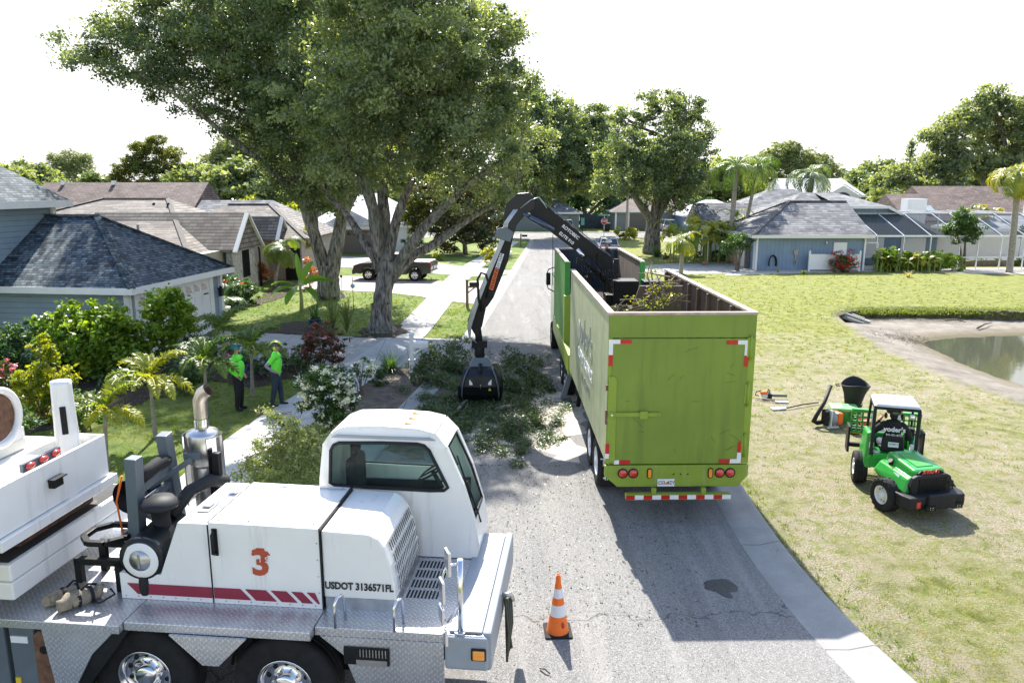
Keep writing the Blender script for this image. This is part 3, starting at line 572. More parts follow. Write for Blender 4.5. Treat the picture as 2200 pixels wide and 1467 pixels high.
simple_tree('oak beyond the crane elbow leaning over the far end of the street', 1075, 512, [(1130,260,55,0),(1180,300,60,-2),(1230,330,60,-1),(1150,350,60,-2),(1210,260,45,0),(1270,290,45,0),(1290,350,45,1),(1240,390,45,0),(1160,410,45,0),(1110,330,50,0),(1100,400,40,2),(1170,225,35,1),(1280,250,32,2),(1200,370,60,4),(1120,235,40,2),(1220,255,42,3),(1255,310,55,3),(1300,320,40,3),(1290,390,40,3),(1145,215,30,3)], 'oak2', .3, 10, 30, .85, 32, r=.5, forks=5)
simple_tree('dark oak across the cross street behind the stop sign', 1259, 488, [(1180,420,30,0),(1230,400,38,0),(1290,400,36,0),(1330,410,32,1),(1210,380,35,3),(1270,370,40,3),(1250,430,24,-2),(1310,440,18,-2),(1160,400,25,2),(1340,370,30,4)], 'dark', .45, 7, 26, 1.1, 33, r=.5)
simple_tree('dark tree across the cross street left of the stop sign', 1180, 492, [(1100,430,30,0),(1140,410,34,0),(1185,395,36,0),(1120,390,30,3),(1160,440,20,-3),(1070,420,26,2),(1220,370,34,4)], 'dark', .45, 7, 26, 1.1, 36, r=.4)
simple_tree('rounded dark magnolia with rust backed leaves left of the crane arm', 1000, 545, [(930,420,50,0),(990,400,50,0),(1050,430,45,0),(960,480,45,-2),(1020,490,42,-2),(900,460,40,1),(1000,450,60,2),(1070,480,25,1),(1040,520,20,0),(960,520,26,-1)], 'magn', .26, 12, 34, .7, 34, r=.22, name='magnolia_tree')
simple_tree('layered olive brown tree behind the tan roofed house', 340, 470, [(340,300,20,0),(310,320,30,0),(290,345,25,-1),(270,365,28,0),(320,360,38,-1),(360,330,30,1),(380,365,34,0),(350,400,42,-2),(290,405,38,0),(250,385,20,0),(400,400,32,1),(300,430,36,0),(390,435,30,0),(430,450,20,0),(260,410,25,0)], 'olive', .28, 13, 30, .75, 35, r=.4, flat=.45, name='tree', shell=.35)
FAR = [
 (150, 412, [(150,345,26,0),(130,365,26,0),(175,362,26,0),(115,340,14,0),(185,340,14,0),(150,380,34,2),(100,385,22,3)], 'tall round tree rising above the brown roof at the far left'),
 (470, 420, [(500,320,34,0),(540,300,36,0),(470,360,40,0),(520,360,46,-2),(570,340,40,0),(450,380,30,0),(600,380,40,1),(480,330,26,1),(560,385,42,0)], 'pale grey green oak rising behind the olive tree'),
 (640, 425, [(600,300,40,0),(650,330,42,0),(610,350,42,0),(660,380,36,0),(570,310,28,0)], 'hazy oak seen under the forked oak limb on the left'),
 (1690, 422, [(1680,330,30,0),(1720,345,34,0),(1650,350,32,0),(1760,360,34,0),(1700,380,44,-2),(1790,380,30,0),(1740,400,40,0),(1640,390,32,0),(1820,400,24,0),(1700,320,20,0)], 'big grey green oak behind the white gabled house'),
]
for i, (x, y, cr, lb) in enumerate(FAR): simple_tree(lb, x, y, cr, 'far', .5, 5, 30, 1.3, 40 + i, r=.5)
bR = P(2140, 440, 88); bR.z = 0
plR = [(PL([(2150,470),(2130,420),(2100,360),(2060,310),(2020,280)], 88), [.9,.75,.5,.3,.15]), (PL([(2135,440),(2060,400),(1990,390),(1930,375)], 87), [.5,.35,.25,.1]), (PL([(2150,430),(2160,350),(2150,270),(2130,230)], 89), [.6,.4,.25,.1]), (PL([(2150,400),(2190,330),(2200,260)], 88), [.5,.3,.12])]
plR[0][0].insert(0, bR)
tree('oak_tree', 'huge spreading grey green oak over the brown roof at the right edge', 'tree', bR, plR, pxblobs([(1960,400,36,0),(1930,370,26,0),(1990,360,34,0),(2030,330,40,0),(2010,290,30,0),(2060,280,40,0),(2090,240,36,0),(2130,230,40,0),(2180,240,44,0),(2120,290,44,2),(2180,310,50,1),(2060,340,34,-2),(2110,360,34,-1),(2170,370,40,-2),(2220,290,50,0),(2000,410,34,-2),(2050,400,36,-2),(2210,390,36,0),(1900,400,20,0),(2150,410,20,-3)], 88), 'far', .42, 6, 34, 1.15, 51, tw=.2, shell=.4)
# prototypes for the far tree line, copied one by one
def far_proto(seed, leaf='far', h=9, rr=3.4):
    rs = np.random.RandomState(seed); bl = [(rs.normal(0, rr*.5), rs.normal(0, rr*.5), h*.62 + rs.uniform(-.25,.28)*h, rr*rs.uniform(.4,.62)) for _ in range(9)]
    return tree('tree', 'x', 'tree', (0,0,0), [([Vector((0,0,0)), Vector((.2,0,h*.3)), Vector((0,.2,h*.55))], [.35,.28,.15])], bl, leaf, .6, 4.5, 26, 1.2, seed, ntw=2, tw=.08)
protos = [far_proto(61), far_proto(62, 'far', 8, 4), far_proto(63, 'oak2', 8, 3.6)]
line = [(30,395,130,1.1,'low round tree behind the roof at the left edge'),(75,388,150,1.3,'second tree from the left on the skyline'),(215,395,160,1.1,'small pale tree between the round tree and the olive tree'),(440,400,120,1.1,'bushy tree right behind the olive tree foot'),
 (540,405,110,1.2,'tree filling the gap behind the tan roof ridge'),(600,410,125,1.2,'tree right of the tan roof ridge'),(680,405,110,1.3,'tree seen between the two oak trunks, left one'),(760,400,120,1.4,'tree seen between the two oak trunks, right one'),(830,395,130,1.4,'tree glimpsed through the single oak fork'),(900,405,140,1.4,'tree behind the white roofed house'),
 (1130,400,150,1.5,'tree behind the crane elbow'),(1210,395,140,1.5,'tree above the grey green house at the end of the street'),(1340,400,140,1.4,'tree above the dark garage across the cross street'),(1420,405,150,1.4,'tree behind the fluted oak trunk'),(1500,405,150,1.4,'tree behind the areca palms'),(1560,400,140,1.3,'tree just left of the tall queen palm'),(1610,400,140,1.3,'tree just right of the tall queen palm'),
 (1860,395,170,1.2,'low tree on the skyline right of the coconut palm'),(1900,398,150,1.0,'low tree over the chimney of the blue house'),(1880,405,190,1.5,'farthest tree in the dip of the right skyline'),(1950,400,130,1.1,'tree left of the brown ridge roof'),(2010,405,120,1.2,'tree behind the middle of the brown ridge roof'),(2080,408,125,1.3,'tree behind the ridge under the huge oak'),(2190,400,115,1.4,'tree at the right edge behind the palm')]
for i, (x, y, Yd, sc, lb) in enumerate(line):
    p = P(x, y, Yd); pr = protos[i % 3]; o = pr if i < 3 else dup(pr)
    o.location = (p.x, Yd, 0); o.rotation_euler.z = i * 1.9; o['label'] = lb; o['group'] = 'far trees along the skyline'; o.scale = (sc*1.1, sc*1.1, max(.8, sc*.95))
# norfolk pine
p = P(1955, 345, 110); rs = np.random.RandomState(8); t = thing('pine_tree', 'slim layered pine poking above the right skyline', 'tree', (p.x, 110, 0)); MB().cyl((0,0,0), (0,0,12.2), .25, .03, 6).build('trunk', M['twig'], t)
C = []
for k in range(13):
    z = 5 + k*.58; r = 2.3*(1-k/14.5)
    for a in range(6):
        th = a*math.pi/3 + k; tt = np.linspace(.2, 1, 14); C.append(np.stack([math.cos(th)*r*tt, math.sin(th)*r*tt, z + .35*tt**2], 1) + rs.normal(0, .12, (14,3)))
C = np.concatenate(C); quadcloud('crown', L_['far'], t, leafverts(C, .4, rs, .5), rs.uniform(0,.5,len(C)))
# ================================================================ palms
def frond(rs, az, el, L, droop, ll, n, w, ldroop=.5, fold=.4, plume=0):
    """leaflet quads and the midrib points of one frond starting at the origin"""
    k = 12; pts = [np.zeros(3)]; e = el; h = np.array([math.cos(az), math.sin(az)])
    for i in range(k):
        e -= droop / k * (1 + i / k); d = np.array([h[0]*math.cos(e), h[1]*math.cos(e), math.sin(e)]); pts.append(pts[-1] + d * L / k)
    pts = np.array(pts); V = []; s = np.array([-h[1], h[0], 0.0])
    for i in range(n):
        t = .12 + .88 * i / n; x = t * k; j = min(int(x), k-1); p = pts[j] + (pts[j+1]-pts[j]) * (x-j); d = pts[j+1]-pts[j]; d = d/np.linalg.norm(d)
        up = np.cross(d, s); lw = ll * math.sin(math.pi * (t*.82 + .14)) * rs.uniform(.85, 1.1)
        for sg in (-1, 1):
            a = rs.uniform(-.2,.2) + (rs.uniform(-plume, plume) if plume else 0)
            dr = d*.55 + s*sg*(.85) - up*(fold+a)*0 + up*(.15 + a); dr = dr/np.linalg.norm(dr); m = p + dr*lw*.5; e2 = p + dr*lw*.85 + np.array([0,0,-1])*lw*ldroop*.6
            m = m + np.array([0,0,-1])*lw*ldroop*.12; c = np.cross(dr, up); c = c/(np.linalg.norm(c)+1e-9)*w*.5
            V += [p-c*.6, p+c*.6, m+c, m-c, m-c, m+c, e2+c*.15, e2-c*.15]
    return np.array(V), pts
def palm(name, label, base, h, lean=(0,0), r=.15, nf=16, L=2.4, ll=.6, n=30, w=.04, droop=1.5, ldroop=.6, el=(0,1.3), leaf='palm', seed=1, cat='palm', group=None, plume=0, crownshaft=None, rb=None, up=None, bark=None):
    rs = np.random.RandomState(seed); base = Vector(base); t = thing(name, label, cat, base, group=group)
    top = Vector((lean[0], lean[1], h)); pts = [Vector((0,0,-.1)), top*.35 + Vector((0,0,.0)) - Vector((lean[0]*.12, 0, 0)), top*.7 - Vector((lean[0]*.08,0,0)), top]
    mb = MB(); mb.tube(smooth3(pts, 5), list(np.linspace(rb or r*1.25, r, 16)), 9, jit=.04)
    mb.build('trunk', bark or M['palmbark'], t)
    if crownshaft:
        MB().tube([top - Vector((0,0,.05)), top + Vector((0,0,crownshaft))], [r*1.15, r*.6], 9).build('crownshaft', mat('palm_crownshaft', (.2,.3,.08), .5), t); top = top + Vector((0,0,crownshaft*.9))
    V = []; T = []; rb_ = MB()
    for i in range(nf):
        az = i * 2.4 + rs.uniform(-.2,.2); e = el[0] + (el[1]-el[0]) * ((i*.618) % 1); q, pp = frond(rs, az, e, L*rs.uniform(.85,1.1), droop*rs.uniform(.8,1.15), ll, n, w, ldroop, plume=plume)
        V.append(q + np.array(top)); T.append(np.full(len(q)//4, rs.uniform(0,.8) if e > el[0]+.25*(el[1]-el[0]) else rs.uniform(.5,1))); rb_.tube([Vector(x)+top for x in pp], list(np.linspace(.03, .008, len(pp))*max(1, L/2)), 4, caps=False)
    quadcloud('fronds', L_[leaf], t, np.concatenate(V), np.concatenate(T) + rs.uniform(0,.15,sum(map(len,T)))); rb_.build('frond_ribs', M['frib'], t); return t
M['frib'] = mat('frond_rib', (.22,.28,.06), .5)
def toppx(px, py, Y): return P(px, py, Y)
q = G(1566, 565); a = P(1583, 362, q.y); palm('queen_palm', 'tall queen palm with drooping feathery fronds left of the blue house', q, a.z, (a.x-q.x, 0), .17, 12, 3.9, .75, 40, .05, 2.5, 1.5, (.45,1.4), 'palm', 2, plume=.4)
q = G(1590, 562); a = P(1630, 358, q.y); palm('queen_palm', 'slightly lower queen palm arching right beside the tallest one', q, a.z, (a.x-q.x, 0), .13, 10, 3.3, .7, 40, .05, 2.5, 1.5, (.4,1.4), 'palm', 22, plume=.4)
Yc = 84; a = P(1745, 374, Yc); palm('coconut_palm', 'bluish palm with arching fronds in front of the white gabled house', (a.x-.3, Yc, 0), a.z, (.3,0), .28, 13, 4.0, .9, 34, .08, 2.0, .9, (.1,1.3), 'oak2', 3)
q = G(2168, 586); a = P(2188, 372, q.y); palm('queen_palm', 'slender palm with yellowing fronds cut by the right edge of the picture', q, a.z, (a.x-q.x, 0), .19, 13, 2.9, .7, 40, .06, 2.2, .9, (-.1,1.35), 'areca', 4, plume=.4)
q = G(1463, 588); a = P(1467, 515, q.y); palm('date_palm', 'small yellow green palm beside the curved driveway', q, a.z, (a.x-q.x, 0), .13, 20, 1.75, .4, 30, .04, 1.7, .5, (-.1,1.2), 'yel', 5)
# palm by the stone faced house, leaning
q = G(590, 615); a = P(606, 530, q.y); palm('date_palm', 'leaning pygmy palm with a green feathery head in front of the stone gable', q, a.z, (a.x-q.x, .0), .1, 24, 1.75, .45, 34, .035, 1.6, .5, (-.2,1.3), 'palm', 6)
# areca clumps
def areca(label, px, py, n, L, sp, seed, leaf='areca', h=1.2, group=None, name='areca_palm', Y=None, ll=.55):
    rs = np.random.RandomState(seed); b = G(px, py) if Y is None else P(px, py, Y); t = thing(name, label, 'palm', (b.x, b.y, 0), group=group); V = []; T = []; mb = MB()
    for i in range(n):
        o = np.array([rs.uniform(-sp, sp), rs.uniform(-sp*.6, sp*.6), 0]); hh = h*rs.uniform(.3,1.2); az = rs.uniform(0, 6.28); q, pp = frond(rs, az, rs.uniform(.8,1.45), L*rs.uniform(.7,1.1), 1.7, ll, 26, .10, .4)
        o2 = o + np.array([0,0,hh]); V.append(q + o2); T.append(np.clip(rs.normal(.35,.3), 0, 1)*np.ones(len(q)//4)); mb.tube([Vector(o), Vector(o2)], .035, 5, caps=False); mb.tube([Vector(x)+Vector(o2) for x in pp], list(np.linspace(.03,.008,len(pp))), 4, caps=False)
    mb.build('stems', M['frib'], t); quadcloud('fronds', L_[leaf], t, np.concatenate(V), np.concatenate(T)); return t
areca('large clump of yellow and green feather palms left of the blue house', 1505, 530, 60, 2.9, 2.3, 7, h=2.4, Y=61.5)
areca('feather palm clump behind the tall queen palm trunk', 1595, 520, 30, 2.6, 1.4, 8, 'yel', h=2.8, Y=65.6)
areca('yellow feather palms in front of the brown ridge roof', 2100, 465, 30, 1.2, 1.3, 9, h=3.6, Y=66)
areca('bright fan of feather palms beside the white chimney', 1880, 460, 30, 1.4, 1.6, 10, 'yel', h=4.0, Y=84)
# ================================================================ shrubs
def shrub(name, label, base, blobs, leaf, size, dens=60, per=26, sub=.16, seed=1, flowers=None, cat='shrub', group=None, stems=6, aspect=.5, shell=.35, flat=.9, up=.5, stemr=.02):
    """blobs: (dx,dy,z,r) relative to the base, metres; flowers: (leaf material, how many, size)"""
    rs = np.random.RandomState(seed); base = Vector(base); t = thing(name, label, cat, base, group=group); mb = MB()
    for i in range(stems):
        b = blobs[i % len(blobs)]; e = Vector(b[:3]) + Vector(rs.normal(0, b[3]*.4, 3)); mb.tube([Vector((rs.normal(0,.05), rs.normal(0,.05), -.02)), Vector((e.x*.4, e.y*.4, e.z*.55)), e], [stemr, stemr*.7, stemr*.3], 5, caps=False)
    mb.build('stems', M['twig'], t)
    C, T = blobcloud(blobs, rs, dens*1.2, per*1.5, sub, shell, flat); size *= 1.15; C[:,2] = np.maximum(C[:,2], .03); quadcloud('foliage', L_[leaf], t, leafverts(C, size, rs, aspect, up), T)
    if flowers:
        fl, n, fs = flowers; P_ = []
        for k in range(n):
            b = blobs[rs.randint(len(blobs))]; d = unit(rs.normal(size=(1,3)) + np.array([[0,-.5,.5]]))[0]; c = np.array(b[:3]) + d*b[3]*np.array([1,1,flat])*rs.uniform(.9,1.08); P_.append(rs.normal(0, fs*.45, (22,3)) * np.array([1,1,.6]) + c)
        P_ = np.concatenate(P_); quadcloud('flowers', L_[fl], t, leafverts(P_, fs*.6, rs, .8, .8), rs.uniform(0,1,len(P_)))
    return t
def shr(name, label, px, py, discs, leaf, size, Y=None, **k):
    b = G(px, py) if Y is None else P(px, py, Y); Yb = b.y; bl = []
    for x, y, r, *d in discs:
        q = P(x, y, Yb + (d[0] if d else 0)); bl.append((q.x-b.x, q.y-b.y, q.z, r/FPX*Yb))
    return shrub(name, label, (b.x, b.y, 0), bl, leaf, size, **k)
V_ = 'vine'
shr('vine_arbor', 'big mound of glossy vine over a trellis in front of the blue garage wall', 200, 812, [(110,712,40,.3),(160,690,44,0),(210,680,44,0),(255,700,42,0),(130,750,50,-.4),(190,735,58,-.6),(250,748,50,-.3),(300,742,36,.3),(92,735,28,.4),(215,775,42,-.2),(150,785,36,0),(280,715,30,.6)], V_, .13, dens=110, per=20, sub=.2, seed=3, aspect=.65, stems=9)
shr('vine_arbor', 'tall narrow vine clad bush against the white garage door', 355, 800, [(345,650,32,0),(375,660,30,0),(330,670,26,0),(400,680,26,0),(360,700,36,-.2),(335,710,22,0),(395,705,24,0),(370,640,22,0),(360,735,30,0)], V_, .12, dens=110, per=20, sub=.18, seed=4, aspect=.6, stems=6)
shr('shrub', 'tall loose shrub of pointed leaves at the left edge before the vine mound', 95, 905, [(85,740,22,0),(95,770,28,0),(70,800,32,0),(110,810,34,0),(50,820,26,0),(85,850,42,0),(125,850,28,0),(45,850,24,0),(100,880,38,0),(140,810,20,0)], 'yel', .12, dens=90, per=22, sub=.15, seed=5, aspect=.4, stems=8)
shr('shrub', 'dark ferny thicket in the shade of the blue house wall at the left edge', 20, 830, [(10,730,40,.5),(50,720,34,.6),(20,770,36,0),(-10,760,40,0),(30,800,36,0)], 'dark', .12, dens=70, per=22, sub=.18, seed=6)
shr('flowering_shrub', 'low pink flowered bush at the left edge behind the crane winch', 12, 850, [(0,790,22,0),(25,800,20,0),(8,820,24,0)], 'shrub', .09, dens=90, per=20, sub=.12, seed=7, flowers=('fpink', 16, .1))
shr('shrub', 'dark understorey bushes between the vine mound and the foxtail palms', 300, 830, [(270,800,30,.5),(310,790,32,.6),(350,790,28,.6),(400,770,30,.8),(240,820,30,.3),(440,770,26,.8)], 'dark', .1, dens=70, per=22, sub=.16, seed=8)
for i, (x, y, dsc, lf, lb) in enumerate([(400,850,[(380,800,26,0),(410,805,26,0),(395,825,24,0),(430,810,20,0)],'shrub','leafy green bush behind the tallest foxtail palm trunk'),(180,930,[(150,870,30,0),(190,880,30,0),(170,900,30,0),(215,890,24,0)],'dark','low dark bush left of the nearest foxtail palm'),(30,950,[(10,880,34,0),(45,900,34,0),(15,920,30,0)],'dark','dark bush behind the crane winch'),(640,800,[(600,772,20,.2),(625,778,20,.2),(650,775,20,.2)],'dark','dark green border behind the second worker'),(500,775,[(440,742,18,.2),(520,748,18,.2),(495,735,18,.3)],'shrub','leafy border bush along the garage driveway'),(440,735,[(400,715,20,0),(425,722,18,0),(450,728,14,0)],'shrub','low green bush at the foot of the garage door')]): shr('shrub', lb, x, y, dsc, lf, .09, dens=90, per=22, sub=.16, seed=90+i)
shr('hibiscus_shrub', 'dark hibiscus with a few red blooms beside the garage lamp', 495, 655, [(490,610,26,0),(520,620,26,0),(500,640,30,0),(540,625,22,.3),(470,600,18,.3),(535,645,20,0)], 'dark', .1, dens=80, per=22, sub=.14, seed=9, flowers=('fred', 6, .09))
shr('flowering_shrub', 'dense reddish leaved shrub with red blooms at the driveway edge', 690, 790, [(690,720,34,0),(720,735,26,0),(660,735,24,0),(690,755,38,-.1),(720,765,22,0),(665,770,24,0)], 'redbush', .08, dens=110, per=24, sub=.12, seed=10, flowers=('fred', 12, .07), stems=9)
shr('flower_border', 'row of orange red low flowers right of the hatted worker along the driveway', 620, 780, [(610,752,14,0),(640,755,16,0),(590,760,14,0),(620,768,14,-.1),(650,770,14,-.1)], 'dark', .06, dens=160, per=24, sub=.08, seed=11, flowers=('fred', 34, .045), stems=5)
shr('flower_border', 'blue flowered ground plants between the two workers', 555, 812, [(545,765,18,.2),(575,760,18,.2),(560,785,24,0),(590,785,18,0),(540,800,16,0),(530,780,18,.1)], 'dark', .07, dens=140, per=24, sub=.09, seed=12, flowers=('fblue', 40, .05), stems=5)
shr('flower_border', 'dark red leaved plants behind the worker in the green helmet', 470, 770, [(462,755,16,0),(485,750,16,.1),(450,765,14,0),(500,765,16,0)], 'redbush', .08, dens=120, per=24, sub=.1, seed=13, flowers=('fred', 20, .06))
# white flowered ixora by the sidewalk
shr('flowering_shrub', 'leafy bush topped with big white flower clusters beside the sidewalk', 712, 925, [(685,812,32,0),(725,820,32,0),(655,830,25,0),(700,850,42,-.1),(740,860,30,0),(665,862,28,0),(712,890,36,0),(745,822,24,.1)], 'shrub', .085, dens=190, per=24, sub=.11, seed=14, flowers=('fwhite', 85, .12), stems=8, aspect=.4)
shr('flowering_shrub', 'thin white flowered stems behind the white flowered bush', 775, 850, [(770,785,14,0),(790,775,12,0),(775,805,16,0),(800,795,12,.1),(755,800,12,0)], 'shrub', .08, dens=80, per=14, sub=.12, seed=15, flowers=('fwhite', 14, .11), stems=7)
shr('shrub', 'low round bush at the foot of the white mailbox bed', 808, 828, [(800,805,20,0),(820,800,18,0),(812,815,20,0)], 'dark', .07, dens=130, per=22, sub=.09, seed=16)
# grasses
def tuftclump(name, label, px, py, h, r, n, leaf, seed, cat='grass clump', w=.012, droop=.6, group=None, vert=0):
    rs = np.random.RandomState(seed); b = G(px, py); t = thing(name, label, cat, (b.x, b.y, 0), group=group); V = []
    for i in range(n):
        az = rs.uniform(0, 6.283); L = h*rs.uniform(.7,1.15); e = rs.uniform(.7,1.5) if not vert else rs.uniform(1.25,1.55); p = np.array([rs.normal(0,r*.25), rs.normal(0,r*.25), 0]); c = np.array([-math.sin(az), math.cos(az), 0])*w
        for k in range(5):
            d = np.array([math.cos(az)*math.cos(e), math.sin(az)*math.cos(e), math.sin(e)]); q = p + d*L/5; V += [p-c*(1-k/5), p+c*(1-k/5), q+c*(1-(k+1)/5), q-c*(1-(k+1)/5)]; p = q; e -= droop*rs.uniform(.2,.6)
    quadcloud('blades', L_[leaf], t, np.array(V), np.repeat(rs.uniform(0,1,n), 5)); return t
tuftclump('ornamental_grass', 'fountain of thin dark grass beside the driveway near the white mailbox', 838, 800, 1.0, .3, 260, 'dark', 21)
tuftclump('ornamental_grass', 'spiky green clump at the foot of the fluted oak', 1410, 552, 1.6, .4, 120, 'dark', 22, w=.03)
for i, (x, y, lb) in enumerate([(715, 712, 'left bunch of upright feathery rosemary stems on the shaded lawn'), (745, 715, 'right bunch of upright feathery rosemary stems on the shaded lawn')]):
    rs = np.random.RandomState(23+i); b = G(x, y); t = thing('feathery_shrub', lb, 'shrub', (b.x, b.y, 0), group='feathery shrubs under the oaks'); mb = MB(); C = []
    for k in range(26):
        a = rs.uniform(0,6.28); e = Vector((math.cos(a)*.45*rs.rand(), math.sin(a)*.45*rs.rand(), rs.uniform(.8,1.75))); mb.tube([(0,0,0), e*.5 + Vector((0,0,.1)), e], [.012,.01,.005], 4, caps=False); tt = rs.uniform(.15,1,70)[:,None]; C.append(np.array(e)[None]*tt + rs.normal(0,.035,(70,3)))
    mb.build('stems', M['twig'], t); C = np.concatenate(C); quadcloud('foliage', L_['vine'], t, leafverts(C, .07, rs, .2, .2), rs.uniform(.3,1,len(C)))
# foxtail palms (small, plumose) along the left lawn
def foxtail(label, px, py, tx, ty, L, nf, leaf, seed, rings=10, ll=.2):
    q = G(px, py); a = P(tx, ty, q.y); return palm('foxtail_palm', label, q, a.z, (a.x-q.x, 0), .03, nf+2, L, ll, 64, .04, 1.05, .25, (.35,1.45), leaf, seed, group='young foxtail palms on the left lawn', plume=.9, rb=.06)
foxtail('young foxtail palm nearest the exhaust stack with bright yellow green plumes', 230, 1010, 226, 880, .95, 7, 'yel', 31, ll=.24)
foxtail('tall young foxtail palm with yellowing tips behind the crane boom rest', 334, 940, 322, 815, 1.25, 9, 'yel', 32, ll=.24)
foxtail('greyer foxtail palm left of the worker in the green helmet', 445, 895, 440, 775, 1.1, 8, 'palm', 33, ll=.26)
foxtail('dark foxtail palm between the two workers', 543, 850, 540, 745, 1.2, 9, 'palm', 34, ll=.28)
foxtail('foxtail palm behind the worker in the green helmet', 480, 785, 480, 705, 1.2, 8, 'palm', 35, ll=.28)
q = G(483, 682); palm('date_palm', 'small dark palm in a white pot at the garage corner', q + Vector((0,0,.35)), .5, (0,0), .06, 14, 1.25, .35, 24, .03, .9, .4, (.5,1.5), 'dark', 36)
MB().lathe([(0,0),(.2,0),(.27,.45),(.29,.46),(.29,.5),(.24,.5),(.22,.4),(0,.4)], n=20).build('flower_pot', M['whitetrim'], None, loc=q); tag(bpy.data.objects['flower_pot'], 'white tapered pot by the garage corner holding the small dark palm', 'pot')
q = G(678, 706); t = MB().lathe([(0,0),(.2,0),(.28,.2),(.27,.42),(.3,.45),(.25,.45),(.24,.35),(0,.35)], n=20).build('flower_pot', mat('blue_glaze', (.02,.07,.12), .15, coat=1), None, loc=q); tag(t, 'round blue glazed pot on the lawn under the oaks', 'pot')
tuftclump('potted_plant', 'dark strap leaved plant growing in the blue glazed pot', 678, 704, 1.0, .15, 30, 'dark', 37, cat='plant', w=.04, droop=.3).location.z = .35
# banana plant
def banana(px, py, label):
    b = G(px, py); t = thing('banana_plant', label, 'plant', b); rs = np.random.RandomState(4); mb = MB(); mb.tube([(0,0,-.05),(.03,0,.7),(0,0,1.3)], [.11,.09,.06], 9); mb.build('stem', mat('banana_stem', (.3,.36,.12), .6, dirt=(.25,.16,.08), ds=5, dl=.5), t)
    for i, (az, e, L, dr) in enumerate([(2.0,1.45,1.75,.5),(.9,1.2,1.5,.5),(3.0,.55,1.6,1.1),(0.05,.6,1.7,.9),(3.5,.2,1.5,.9),(-.5,.1,1.3,1.3),(-1.6,.5,1.3,1.5),(4.2,-.1,1.3,1.2),(1.6,.5,1.4,1.2),(-.2,.9,1.6,1.3)]):
        V = []; k = 14; p = np.array([0,0,1.25]); hd = np.array([math.cos(az), math.sin(az)]); s = np.array([-hd[1], hd[0], 0]); tw = rs.uniform(-.6,.6)
        prev = None
        for j in range(k+1):
            u = j/k; w_ = 0.015 if u < .18 else .17*math.sin(math.pi*min(1, (u-.16)/.84))**.6 + .004; d = np.array([hd[0]*math.cos(e), hd[1]*math.cos(e), math.sin(e)]); up = np.cross(d, s); a = s*math.cos(tw) + up*math.sin(tw)
            L0, R0 = p - a*w_ + up*w_*.25, p + a*w_ + up*w_*.25
            if prev is not None: V += [prev[0], prev[1], p, L0, prev[1], prev[2], R0, p]
            prev = (L0, p, R0); p = p + d*L/k; e -= dr/k
        quadcloud('leaf', L_['banana'], t, np.array(V), np.repeat(rs.uniform(.2,.9), len(V)//4))
    return t
banana(648, 672, 'banana plant with big paddle leaves on the shaded lawn')
# crotons with orange leaves
shr('croton_shrub', 'orange and red croton in front of the arched window', 560, 610, [(548,572,14,0),(565,580,14,0),(575,592,12,0),(552,588,12,0)], 'croton', .2, dens=70, per=14, sub=.15, seed=24, aspect=.3, stems=6)
shr('croton_shrub', 'tall yellow and red croton hedge left of the forked oak', 668, 620, [(660,560,10,.3),(668,585,14,0),(660,602,12,0),(680,590,9,0)], 'croton', .15, dens=80, per=16, sub=.16, seed=25, aspect=.3, stems=6)
shr('shrub', 'yellow leaved shrub behind the tree trunks against the tan wall', 640, 600, [(640,520,18,.8),(620,510,14,.8),(655,500,12,.8),(660,530,12,.8)], 'areca', .2, dens=60, per=14, sub=.2, seed=26, aspect=.35)
shr('shrub', 'rounded yellow green bush beside the far sidewalk left of the crane arm', 1058, 572, [(1050,545,17,0),(1065,550,16,0),(1057,560,17,0)], 'areca', .12, dens=60, per=26, sub=.18, seed=27)
shr('shrub', 'pale round bush on the lawn under the magnolia', 940, 560, [(935,552,10,0),(948,555,9,0)], 'yel', .12, dens=60, per=26, sub=.18, seed=28)
shr('shrub', 'yellow flowering bush around the wooden pole near the stop sign, left half', 1335, 515, [(1330,500,12,0),(1345,505,12,0),(1355,493,11,0)], 'areca', .2, dens=22, per=26, sub=.3, seed=29)
shr('shrub', 'yellow flowering bush around the wooden pole near the stop sign, right half', 1362, 516, [(1362,502,11,0),(1352,508,9,0)], 'areca', .2, dens=22, per=26, sub=.3, seed=30)
shr('small_tree', 'small bright green tree beside the white roofed house', 900, 545, [(890,440,22,0),(870,450,16,0),(910,460,18,0),(880,470,18,0)], 'yel', .22, dens=22, per=22, sub=.35, seed=38, cat='tree', stemr=.08)
shr('shrub', 'banana like bushes along the wall of the white roofed house', 900, 548, [(880,525,14,0),(900,530,13,0),(915,535,10,0)], 'palm', .25, dens=22, per=22, sub=.3, seed=39)
# right side plants
shr('small_tree', 'crooked multi stemmed small tree with rounded head at the blue house driveway', 1585, 582, [(1580,525,20,0),(1600,520,16,.3),(1560,530,14,0),(1590,510,14,0),(1570,518,14,0),(1605,535,10,0),(1558,545,9,0)], 'shrub', .13, dens=42, per=22, sub=.22, seed=41, cat='tree', stems=9, stemr=.07, shell=.55)
shr('small_tree', 'lollipop shaped small tree in front of the pool cage', 2070, 578, [(2068,475,26,0),(2085,485,24,0),(2050,490,22,0),(2070,500,30,0),(2070,460,18,0),(2095,500,16,0)], 'shrub', .14, dens=44, per=26, sub=.25, seed=42, cat='tree', stems=3, stemr=.09)
shr('flowering_shrub', 'crepe myrtle bush full of pink red blooms on the lawn before the white fence panel', 1812, 585, [(1800,553,16,0),(1825,553,15,0),(1812,565,20,0),(1795,570,13,0),(1832,570,13,0),(1812,578,14,0)], 'shrub', .09, dens=70, per=20, sub=.18, seed=43, flowers=('fred', 60, .14), stems=10)
